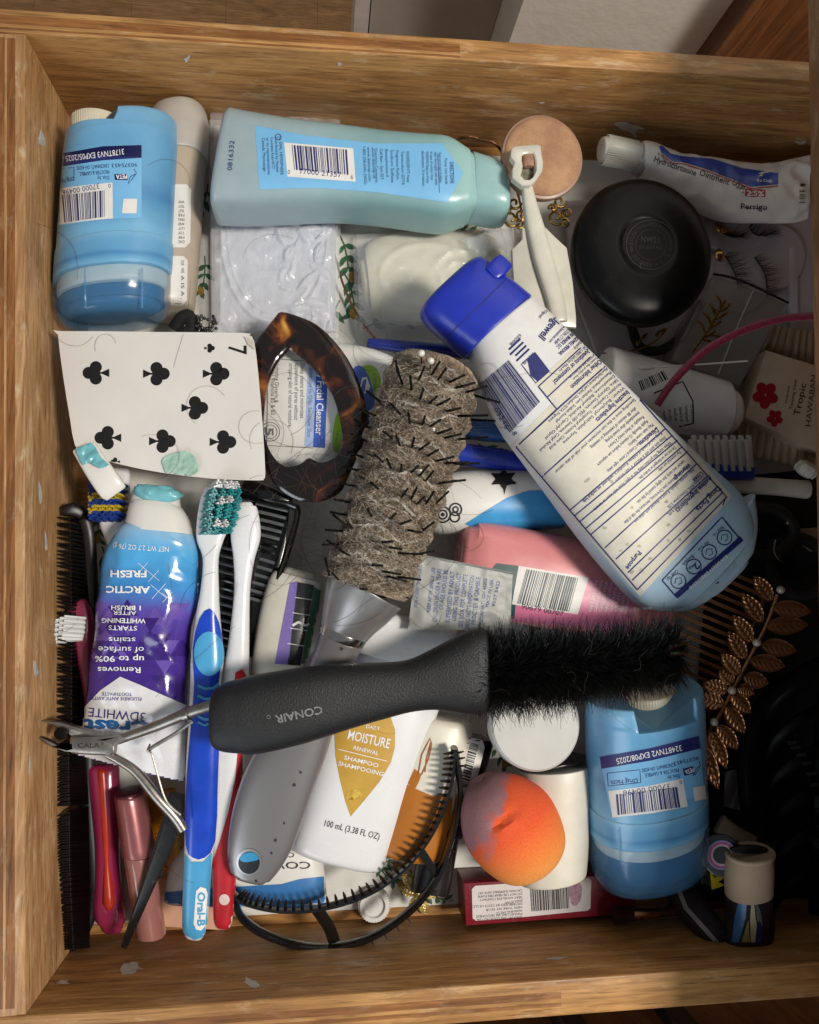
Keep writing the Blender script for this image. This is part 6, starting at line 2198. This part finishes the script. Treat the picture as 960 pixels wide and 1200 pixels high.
part('crimped_edge', tube([gsa.v[30 * 0 + i] + Vector((0, 0, .02)) for i in range(45)], .06, 6), mat('foil crimp', '9b9d9a', .35, metal=.4), sc_)

# ------------------------------------------------------------------ orange blending sponge
kso = N('sponge')
n1 = kso.noise(48, 3, .55, .3)
at_ = kso.add('ShaderNodeAttribute', attribute_name='u').outputs['Fac']
base = kso.ramp(at_, [(0, 'd9572c'), (.45, 'e0562a'), (.7, 'df7a35'), (1, 'd99a4c')])
tcs = kso.add('ShaderNodeTexCoord').outputs['Object']
sx = kso.add('ShaderNodeSeparateXYZ')
kso.link(tcs, sx.inputs[0])
m1 = kso.add('ShaderNodeMath', operation='MULTIPLY_ADD')
kso.link(sx.outputs[0], m1.inputs[0])
m1.inputs[1].default_value = -13
kso.link(n1, m1.inputs[2])
m2 = kso.add('ShaderNodeMath', operation='MULTIPLY_ADD')
kso.link(sx.outputs[1], m2.inputs[0])
m2.inputs[1].default_value = 10
kso.link(m1.outputs[0], m2.inputs[2])
fac = kso.ramp(m2.outputs[0], [(.7, (0, 0, 0)), (.82, (.75, .75, .75))])
c = kso.mix(fac, base, '7b7480')
gr = kso.noise(2200, 2)
kso.link(kso.mix(.6, c, kso.ramp(gr, [(.3, (.6, .6, .6)), (.6, (1.1, 1.1, 1.1))]), 'MULTIPLY'), kso.p.inputs['Base Color'])
kso.p.inputs['Roughness'].default_value = .9
kso.bump(gr, .5, .0004)
gspn = loft([(561, 912, 4.3, 7, .3), (564, 917, 4.3, 22, .9), (574, 932, 4.35, 41, 1.8), (590, 955, 4.4, 55, 2.3), (605, 978, 4.4, 56, 2.3), (622, 1003, 4.35, 46, 1.9), (628, 1011, 4.3, 27, 1.0), (632, 1016, 4.3, 8, .3)], 72, 2, 8, (.1, .1), .6, False, 0)


def crease(p):
    x, y = pix(p)
    d = (x - 590) * .62 + (y - 962) * .78
    l = (x - 590) * .78 - (y - 962) * .62
    k = math.exp(-(d / 3.2) ** 2) * max(0, 1 - (l / 24) ** 2)
    return p - Vector((0, 0, .22 * k)) + Vector((0, 0, .08 * math.exp(-((d - 8) / 6) ** 2) * max(0, 1 - (l / 26) ** 2)))


gspn.move(lambda p: crease(p) if p.z > 4.6 else p)
solo('makeup_sponge', gspn, kso.m, 'orange egg shaped makeup sponge stained grey on one side', 'makeup sponge')

# ------------------------------------------------------------------ dark red carton
rb = thing('red_carton', 'dark red cosmetics carton with bar code sticker along the front wall', 'carton', at(640, 1060, .1))
grb = plate([(544, 1035), (640, 1030), (745, 1024), (746, 1071), (640, 1078), (546, 1085)], 2.1, 2.0, .05)
part('carton_body', grb, mat('dark red card', '7c1226', .38, var=.12, vs=80, dust=.15), rb)
pr = Print(grb)
pr.poly([(553, 1042), (557, 1038), (620, 1034), (690, 1029), (693, 1032), (692, 1064), (689, 1067), (620, 1074), (558, 1079), (554, 1076)], .01, 7)
pr.out('sticker', mat('white sticker', 'd5cfd0', .4, var=.06), rb)
pr.bars((621, 1038), (667, 1034), (668, 1064), (623, 1068), 91, 26, .02)
pr.text('3 605970 20798', (666, 1033), (617, 1036.5), 4)
for i, (st, l) in enumerate((('CAUTION: FLAMMABLE UNTIL DRY', 52), ('DO NOT USE NEAR FIRE FLAME', 52), ('HEAT AVOID EYE CONTACT', 50), ('(MADE IN USA)', 20), ('DISTRIBUTED BY COTY US LLC', 58), ('NEW YORK NY 10118', 42), ('WARNING FACTS', 30), ('MANICURE IN SECONDS', 54), ('QUICK DRY NAIL COLOR FAST CHIC', 54))):
    y = 1044 + i * 3.9
    pr.text(st, (612, y - 2), (612 - l, y + 1.5), 2.9)
pr.out('printed_text', INK, rb)
pr.poly([(668, 1035), (676, 1032), (682, 1040), (680, 1056), (672, 1062), (667, 1050)], .014, 4, 2)
pr.text('stain', (684, 1062), (683, 1036), 3.5) if False else None
pr.out('pink_stain', mat('pink nail varnish smear', 'c89ab0', .5, var=.3, vs=500), rb)

# ------------------------------------------------------------------ small makeup brush
mk = thing('makeup_brush', 'small brown makeup brush with copper ferrule lying on the end of the red carton', 'makeup brush', at(760, 1068, 2.2))
part('ferrule', loft([(741, 1071, 2.9, 9.5, .3), (768, 1069, 2.9, 7.5, .33)], 24, 2.2, 2, (.03, .03), .6, False, 0), mat('copper ferrule', 'b0785a', .2, metal=1, var=.2), mk)
part('handle', loft([(767, 1069, 2.9, 7, .3), (800, 1065, 2.8, 8, .32), (850, 1058, 2.6, 5, .2)], 24, 2.1, 3, (.03, .1), .6, False, 0), mat('dark wood handle', '3a2018', .25, coat=.4), mk)
g = G()
rnd = random.Random(41)
for i in range(420):
    v = rnd.uniform(-1, 1)
    q = rnd.uniform(-1, 1)
    a = at(743, 1071 + v * 8, 2.9 + q * .22)
    b = at(716 + 4 * v * v + rnd.uniform(0, 4), 1073 + v * 11, 2.9 + q * .3)
    g.add(tube([a, a.lerp(b, .5), b], .02, 3, None, False, lambda z: 1 - .6 * z))
part('bristles', g, mat('brown brush hair', '4a2c20', .6, var=.3), mk, kind='stuff', smooth=0)

# ------------------------------------------------------------------ mascara
ms_ = thing('mascara', 'black mascara tube with bar code label and gold band', 'mascara', at(530, 960, .3))
AX = [(556, 862, 2.0, 27, 1.0), (545, 900, 2.0, 27, 1.0), (530, 950, 2.0, 26, 1.0), (521, 975, 2.0, 25, .98)]
gms = loft(AX, 40, 2, 3, (.15, .03), .6, False, 0)
part('tube_body', gms, BLKG, ms_)
gm2 = loft([(521, 974, 2.0, 22, .9), (516, 985, 2.0, 23, .9), (505, 1040, 1.9, 24, .9), (503, 1048, 1.9, 23, .85)], 40, 2, 3, (.03, .1), .6, False, 0)
part('cap', gm2, mat('gunmetal cap', '4a4a4e', .22, metal=.8, var=.15), ms_)
pr = Print(gms)
pr.poly([(543, 862), (566, 868), (568, 876), (556, 925), (545, 930), (526, 945), (520, 940), (532, 900)], .01, 5)
pr.out('label', LWHITE, ms_)
pr.poly([(510, 948), (520, 953), (538, 958), (535, 974), (516, 972), (506, 965)], .012, 4)
pr.out('gold_band', mat('gold foil band', 'b08a4a', .25, metal=.9), ms_)
pr.bars((561, 873), (548, 924), (539, 921), (551, 870), 15, 22, .018)
pr.text('REVLON', (509, 962), (540, 969), 6.5, .02, .02)
for i in range(3):
    pr.text('VOLUME LENGTH', (531 - i * 3, 938 - i * 2), (541 - i * 3, 902 - i * 2), 2.6)
pr.text('3 0997', (546, 868), (538, 888), 5)
pr.out('printed_text', INK, ms_)

# ------------------------------------------------------------------ black toothed headband, bottom middle
th = thing('toothed_headband', 'black plastic double headband with rows of teeth at the bottom of the drawer', 'headband', at(400, 1060, .5))
SMK = mat('smoky black plastic', '121010', .14, var=.2, coat=.5, alpha=.93)
up = W([(273, 1047, 3.2), (290, 1058, 3.2), (330, 1066, 3.2), (380, 1063, 3.3), (430, 1047, 3.4), (470, 1020, 3.6), (500, 985, 3.8), (520, 945, 4.0), (530, 905, 4.1), (532, 876, 4.2)], 10)
dn = W([(273, 1050, 3.1), (282, 1073, 2.9), (305, 1092, 2.7), (340, 1105, 2.6), (380, 1110, 2.6), (430, 1100, 2.7), (475, 1072, 2.9), (508, 1035, 3.2), (528, 985, 3.6), (538, 935, 3.9), (536, 895, 4.1), (532, 876, 4.2)], 10)
part('band', tube(up, .14, 8, .34), SMK, th)
part('band', tube(dn, .17, 8, .38), SMK, th)
part('strut', tube(W([(372, 1066, 3.3), (385, 1085, 3.0), (392, 1104, 2.7)], 3), .32, 6, .07), SMK, th)
part('strut', tube(W([(490, 992, 3.7), (503, 1012, 3.5), (514, 1030, 3.3)], 3), .22, 6, .07), SMK, th)
tg2 = tube([Vector((0, 0, 0)), Vector((0, 0, .6)), Vector((0, 0, 1.0))], [.0009, .0008, .0004], 6)
me = bpy.data.meshes.new('headband tooth')
me.from_pydata([tuple(p) for p in tg2.v], [], tg2.f)
BRT = mat('smoky brown tooth', '2a211c', .25, var=.2, coat=.3)
me.materials.append(BRT)
ms = []
for i in range(5, len(up) - 2, 2):
    t = (up[i + 1] - up[i - 1]).normalized()
    nrm = Vector((0, 0, 1)).cross(t) if True else None
    ms.append(aim(up[i] - Vector((0, 0, .1)), (nrm * .9 + Vector((0, 0, .55))), .62 * S, 1.0))
for i in range(30, len(dn) - 4, 3):
    t = (dn[i + 1] - dn[i - 1]).normalized()
    nrm = -Vector((0, 0, 1)).cross(t)
    ms.append(aim(dn[i], (nrm + Vector((0, 0, .2))), .42 * S, .7))
copies('tooth', me, ms, th)

# ------------------------------------------------------------------ little ridged cap, gold leaf clip
rc_ = thing('bottle_cap', 'small white ridged screw cap on the liner by the front wall', 'cap', at(438, 1056, .1))
part('cap_shell', revolve(at(438, 1057, .1), (0, 0, 1), [(0, .78), (.5, .78), (.62, .74), (.62, .55), (.45, .52), (.45, 0)], 40), PLW, rc_)
me = mesh('ridge', box(-.03, -.03, 0, .03, .03, .5, .008), (0, 0, 0), PLW, 0)
copies('ridge', me, [Matrix.Translation(at(438, 1057, .12) + Vector((.79 * math.cos(a), .79 * math.sin(a), 0))) for a in (i * math.pi / 18 for i in range(36))], rc_)


def leaf_part(base, tip, z0, z1, wid, m, parent, name='leaf'):
    """embossed pointed metal leaf with raised slanting ribs"""
    bx, by = base
    tx, ty = tip
    dx, dy = tx - bx, ty - by
    l = math.hypot(dx, dy)
    nx, ny = -dy / l, dx / l
    g = G()
    nu, nv = 36, 10
    for i in range(nu + 1):
        u = i / nu
        w = wid * (math.sin(math.pi * min(1, u * .94 + .05)) ** .75) * (1 - .25 * u)
        for j in range(nv + 1):
            v = j / nv * 2 - 1
            x, y = bx + dx * u + nx * w * v, by + dy * u + ny * w * v
            rib = .04 * math.sin((u * 6.5 - abs(v) * 1.5) * 2 * math.pi) - .05 * math.exp(-(v / .12) ** 2)
            z = z0 + (z1 - z0) * u + .10 * (1 - v * v) + rib * (1 - abs(v) ** 6) + (.09 if j in (0, nv) else 0)
            g.pt(at(x, y, z))
    for i in range(nu):
        for j in range(nv):
            a = i * (nv + 1) + j
            g.f.append((a, a + 1, a + nv + 2, a + nv + 1))
    o = len(g.v)
    for p in list(g.v):
        g.pt(p - Vector((0, 0, .05)))
    for i in range(nu):
        for j in range(nv):
            a = o + i * (nv + 1) + j
            g.f.append((a, a + nv + 1, a + nv + 2, a + 1))
    return part(name, g, m, parent, smooth=85)


LGOLD = mat('pale gold leaf', 'e0cc90', .34, metal=.85, var=.15)
gc_ = thing('leaf_clip', 'pale gold leaf hair clip on the liner inside the toothed headband', 'hair clip', at(490, 1045, .8))
for b, t_ in (((488, 1046), (481, 1019)), ((488, 1048), (466, 1040)), ((490, 1050), (480, 1070)), ((494, 1046), (513, 1050)), ((492, 1042), (503, 1026)), ((494, 1050), (499, 1072)), ((486, 1044), (472, 1024))):
    leaf_part(b, t_, 1.7, 1.5, 6.5, LGOLD, gc_)
part('centre', ball(at(490, 1046, 1.75), .2, 12, 8), LGOLD, gc_)
part('pin_back', tube(W([(530, 1000, .8), (500, 1030, 1.2), (489, 1046, 1.5)], 4), .08, 8), LGOLD, gc_)

# ------------------------------------------------------------------ gold comb with leaves and pearls
BRZ = mat('rose gold metal', 'b8845a', .3, metal=.85, var=.2)
gcm = thing('leaf_comb', 'rose gold hair comb with leaves, pearls and long thin tines', 'hair comb', at(870, 780, 3))
stem = W([(911, 697, 5.4), (900, 728, 5.4), (887, 755, 5.4), (872, 783, 5.4), (858, 810, 5.4), (848, 830, 5.3), (836, 850, 5.2), (828, 862, 5.1)], 6)
part('stem', tube(stem, .09, 8), BRZ, gcm)
for b, t_ in (((904, 704), (884, 675)), ((893, 729), (870, 695)), ((881, 752), (860, 721)), ((873, 772), (854, 740)), ((866, 790), (846, 766)), ((859, 802), (843, 786)), ((852, 810), (824, 801)), ((848, 825), (816, 816)),
              ((906, 712), (951, 717)), ((899, 734), (948, 732)), ((893, 756), (934, 763)), ((880, 774), (921, 781)), ((872, 794), (901, 801)), ((865, 807), (884, 813)), ((858, 815), (880, 836)), ((851, 829), (873, 860)), ((841, 851), (865, 878)), ((832, 858), (852, 901)), ((826, 866), (836, 915)), ((822, 872), (842, 925))):
    leaf_part(b, t_, 5.45, 5.3, 9.5 + .12 * abs(t_[0] - b[0]) ** .8, BRZ, gcm)
for x, y in ((915, 691), (887, 753), (858, 809), (837, 846)):
    part('pearl', ball(at(x, y, 5.75), .2, 14, 10), mat('grey pearl', 'a08f80', .2, coat=.5), gcm)
part('comb_bar', tube(W([(900, 690, 4.6), (880, 740, 4.6), (858, 790, 4.6), (838, 830, 4.5)], 5), .07, 8), BRZ, gcm)
for i in range(17):
    q = i / 16
    bx, by = 903 - 66 * q, 690 + 142 * q
    for s_ in (0, 2.2):
        part('tine', tube(W([(bx, by + s_, 4.6), (bx - 45, by - 19 + s_, 4.5), (bx - 95, by - 40 + s_, 4.3)], 3), .05, 6), BRZ, gcm)

# ------------------------------------------------------------------ dark things in the right-hand corner
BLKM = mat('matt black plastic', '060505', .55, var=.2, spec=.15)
solo('dark_shade_sheet', sheet([(840, 560), (1010, 545), (1010, 1118), (790, 1100)], 40, 60, lambda u, v: .55 + .35 * noise.noise(Vector((u * 4, v * 7, 3))) + .12 * noise.noise(Vector((u * 12, v * 20, 8))), .08), mat('added dark shade sheet', '0b0a0a', .85, var=.3, vs=90), 'added dark shade sheet lying under the clutter in the lower right corner', 'shade cover')  # added dark sheet, stands in for the shade over the floor here
dh = thing('toothed_hair_band', 'matt black hair band with small square teeth in the dark right corner', 'headband', at(900, 900, 1.5))
cur = W([(975, 770, 3.8), (940, 788, 3.8), (908, 810, 3.7), (886, 836, 3.6), (877, 862, 3.5), (872, 905, 3.3), (876, 950, 3.0)], 8)
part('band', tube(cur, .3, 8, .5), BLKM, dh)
me = mesh('tooth', box(-.09, -.09, -.09, .09, .09, .35, .02), (0, 0, 0), BLKM, 0)
copies('tooth', me, [aim(cur[i], Vector((0, 0, 1)).cross((cur[i + 1] - cur[i - 1]).normalized()) * -1, 1.0, 1.0) for i in range(2, len(cur) - 1, 2)], dh)
dh2 = thing('claw_hair_clip', 'big black claw hair clip at the right edge above the red carton', 'hair clip', at(920, 960, 1))
for k in range(6):
    y0 = 800 + k * 46
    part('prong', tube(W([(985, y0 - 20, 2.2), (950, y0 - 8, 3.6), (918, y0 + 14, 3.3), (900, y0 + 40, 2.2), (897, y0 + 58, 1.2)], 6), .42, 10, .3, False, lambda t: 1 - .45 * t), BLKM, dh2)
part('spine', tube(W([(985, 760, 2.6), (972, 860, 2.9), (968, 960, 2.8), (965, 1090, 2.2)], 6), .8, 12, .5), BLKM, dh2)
jt = W([(925, 870, 4.0), (945, 900, 3.9), (958, 950, 3.7), (962, 1010, 3.5)], 7)
copies('tooth', me, [aim(p, Vector((1, .2, .5)), 1.0, 1.0) for p in jt[::2]], dh2)
for i, (pa, lab_) in enumerate((([(850, 610, 2.0), (880, 595, 2.2), (915, 600, 2.2), (930, 625, 2.1), (905, 650, 2.0), (870, 645, 1.9), (852, 628, 1.9)], 'black hair elastic below the white plastic stick'),
                                ([(905, 640, 1.6), (935, 630, 1.8), (965, 650, 1.7), (960, 690, 1.6), (925, 695, 1.5), (903, 670, 1.5)], 'black hair elastic near the top pearl of the gold comb'))):
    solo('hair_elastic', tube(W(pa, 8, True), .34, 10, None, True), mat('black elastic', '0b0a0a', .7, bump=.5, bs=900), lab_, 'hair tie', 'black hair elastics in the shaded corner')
bo = thing('hairpin', 'dark hairpin with bright tip in the shaded right corner', 'hairpin', at(915, 650, 3))
part('wire', tube(W([(909, 632, 3.0), (907, 645, 3.0), (912, 655, 3.0), (919, 659, 3.0)], 5), .03, 6), STEEL, bo)
part('wire_end', ball(at(923, 613, 3.0), .1, 10, 8), STEEL, bo)
solo('beige_card', plate([(930, 620), (990, 616), (990, 650), (950, 646), (936, 636)], 1.2, .06, .02), mat('beige card stock', 'a8937c', .6), 'beige card scrap at the right edge under the hair elastics', 'card')
solo('grey_wrapper', sheet([(850, 905), (873, 898), (868, 950), (848, 945)], 10, 12, lambda u, v: 2.0 + .2 * math.sin(u * 5 + v * 3), .03), mat('grey plastic wrapper', '6c6a6d', .3, var=.2), 'crumpled grey wrapper right of the lower deodorant', 'wrapper')
solo('bone_hair_comb', loft([(842, 965, 1.4, 12, .3), (860, 975, 1.5, 9, .3), (885, 985, 1.5, 5, .2)], 20, 3, 4, (.1, .1), .6, False, 0), mat('bone plastic', 'a89c84', .4), 'bone coloured plastic piece between the deodorant and the patterned pouch', 'plastic piece')
bpy.data.objects['bone_hair_comb'].name = 'plastic_piece'

po = thing('fabric_pouch', 'small dark pouch with rolled beige cuff and blue and cream stripes', 'pouch', at(878, 1060, .1))
gpo = loft([(849, 1006, 908, 1006, 4.9, 1.0), (848, 1030, 909, 1028, 4.85, 1.0), (849, 1060, 907, 1058, 4.75, .95), (846, 1085, 910, 1083, 4.7, .85), (845, 1106, 908, 1106, 4.65, .7)], 48, 2.4, 4, (.02, .2), .6, True, 0)
part('pouch_body', gpo, mat('dark maroon fabric', '1d0d12', .7, var=.2, vs=60, bump=.4, bs=900), po)
gcu = loft([(849, 1001, 909, 999, 4.95, 1.04), (846, 1022, 910, 1020, 4.9, 1.06), (847, 1048, 909, 1047, 4.85, 1.04)], 48, 2.2, 4, (.03, .03), .6, True, 0)
part('cuff', gcu, mat('beige suede', 'b39c80', .75, var=.08, vs=60, bump=.3, bs=700), po)
part('rolled_rim', tube([Vector(gcu.v[j]) + Vector((0, 0, .02)) for j in range(48)], .12, 10, None, True), mat('beige suede rim', 'b8a187', .7), po)
part('dark_mouth', plate(ellipse(879, 996, 22, 5, 24), 5.3, .2, .03), mat('black lining', '070606', .8), po)
pr = Print(gpo)
pr.poly([(868, 1048), (876, 1048), (874, 1075), (866, 1104), (858, 1104), (861, 1075)], .012, 4)
pr.out('blue_stripe', mat('blue fabric paint', '2c6aa0', .4, var=.2), po)
pr.poly([(881, 1050), (884, 1062), (887, 1085), (885, 1104), (880, 1104), (879, 1080)], .014, 4)
pr.out('cream_stripe', mat('cream fabric paint', 'b8ae8c', .5), po)
pr.poly([(877, 1078), (879, 1104), (869, 1104)], .013, 4)
pr.out('olive_stripe', mat('olive fabric paint', '8a8648', .5), po)
pr.poly([(884, 1050), (891, 1068), (894, 1085), (888, 1080), (885, 1064)], .012, 4)
pr.out('silver_stripe', mat('silver glitter paint', '8e98a8', .3, metal=.5, var=.3, vs=900), po)
pr.poly([(890, 1078), (894, 1085), (892, 1104), (886, 1104), (888, 1090)], .012, 4)
pr.out('navy_stripe', mat('navy fabric paint', '1c2a6a', .5), po)
dr = thing('fabric_roll', 'dark folded fabric with pale stripe beside the patterned pouch', 'fabric', at(822, 1075, .1))
gdr = loft([(790, 1036, 2.4, 16, .6), (808, 1060, 3.0, 19, .7), (830, 1086, 4.0, 17, .6), (848, 1104, 4.5, 11, .4)], 32, 2.2, 5, (.3, .2), .6, False, 0)
part('roll', gdr, mat('black maroon fabric', '1a0c12', .7, var=.3, vs=50, bump=.5, bs=800), dr)
pr = Print(gdr)
pr.line([(796, 1044), (804, 1064), (822, 1084), (840, 1104)], 5, .02, 4)
pr.out('pale_stripe', mat('grey cream fabric', '8f8c84', .6), dr)
rg = thing('button_badge', 'small badge with pink and lilac rings and a yellow arrow beside the pouch', 'badge', at(845, 1000, 2))
gba = revolve(at(846, 1002, 4.2), (-.5, .1, 1), [(0, .9), (.1, 1.0), (.18, .98), (.2, .9), (.2, 0)], 40)
part('disc', gba, mat('black badge', '0d0d10', .3, coat=.3), rg)
pr = Print(gba)
for r_, nm, cc_ in ((15.5, 'lilac_ring', '8a88b8'), (13, 'pink_ring', 'c04a80'), (11, 'white_ring', 'b9a9b8')):
    pr.ring(846, 1002, r_ * 1.05, 2.2, .02, 30)
    pr.out(nm, mat(nm.replace('_', ' ') + ' ink', cc_, .4), rg)
solo('green_card', plate([(822, 985), (838, 982), (842, 1010), (838, 1040), (822, 1036)], 1.9, .06, .02), mat('mottled green print', '24382c', .5, var=.5, vs=250, col2='a9b0a4'), 'mottled green card beside the lower deodorant cap', 'card')
gya = plate([(833, 1020), (838, 1029), (850, 1020), (853, 1026), (842, 1034), (851, 1037), (835, 1043)], 4.2, .12, .03)
solo('yellow_arrow', gya, mat('yellow plastic', 'c0a81c', .4), 'small yellow arrow shape beside the patterned pouch', 'arrow')

# ------------------------------------------------------------------ loose hairs over everything
rnd = random.Random(77)
dg = bpy.context.evaluated_depsgraph_get()
dg.update()
g = G()


def drop(x, y):
    ok, loc, *_ = SC.ray_cast(dg, CAM * S, ray(x, y).normalized())
    return loc / S if ok else None


def strand(x, y, a, n, cv, st=5.0, r=.0065):
    pts = []
    for i in range(n):
        p = drop(x, y)
        if p is not None:
            z = p.z + .05
            if pts:
                z = max(z, pts[-1].z - .35)
            pts.append(at(x, y, min(z, 9)))
        cv += rnd.gauss(0, .03)
        a += cv
        x, y = x + st * math.cos(a), y + st * math.sin(a)
    if len(pts) > 3:
        g.add(tube([Vector(t) for t in cat([tuple(p) for p in pts], 2)], r, 3))


for i in range(95):                                    # wisps round the vent brush
    side = rnd.choice((-1, 1))
    t = rnd.random()
    cx, cy = 513 - 83 * t, 428 + 262 * t
    strand(cx + side * 50 + rnd.uniform(-8, 8), cy + side * 14, rnd.uniform(0, 6.28), rnd.randint(8, 24), rnd.gauss(0, .12), 4.5)
for i in range(40):
    strand(rnd.uniform(320, 440), rnd.uniform(500, 650), rnd.uniform(0, 6.28), rnd.randint(10, 26), rnd.gauss(0, .1), 5)
for i in range(24):
    strand(rnd.uniform(90, 470), rnd.uniform(150, 1060), rnd.uniform(0, 6.28), rnd.randint(8, 30), rnd.gauss(0, .08), 5)
solo('loose_hair', g, mat('loose brown hair', '5c4a3a', .45, var=.2), 'loose fine brown hairs scattered over the heap', 'hair', kind='stuff', smooth=0)
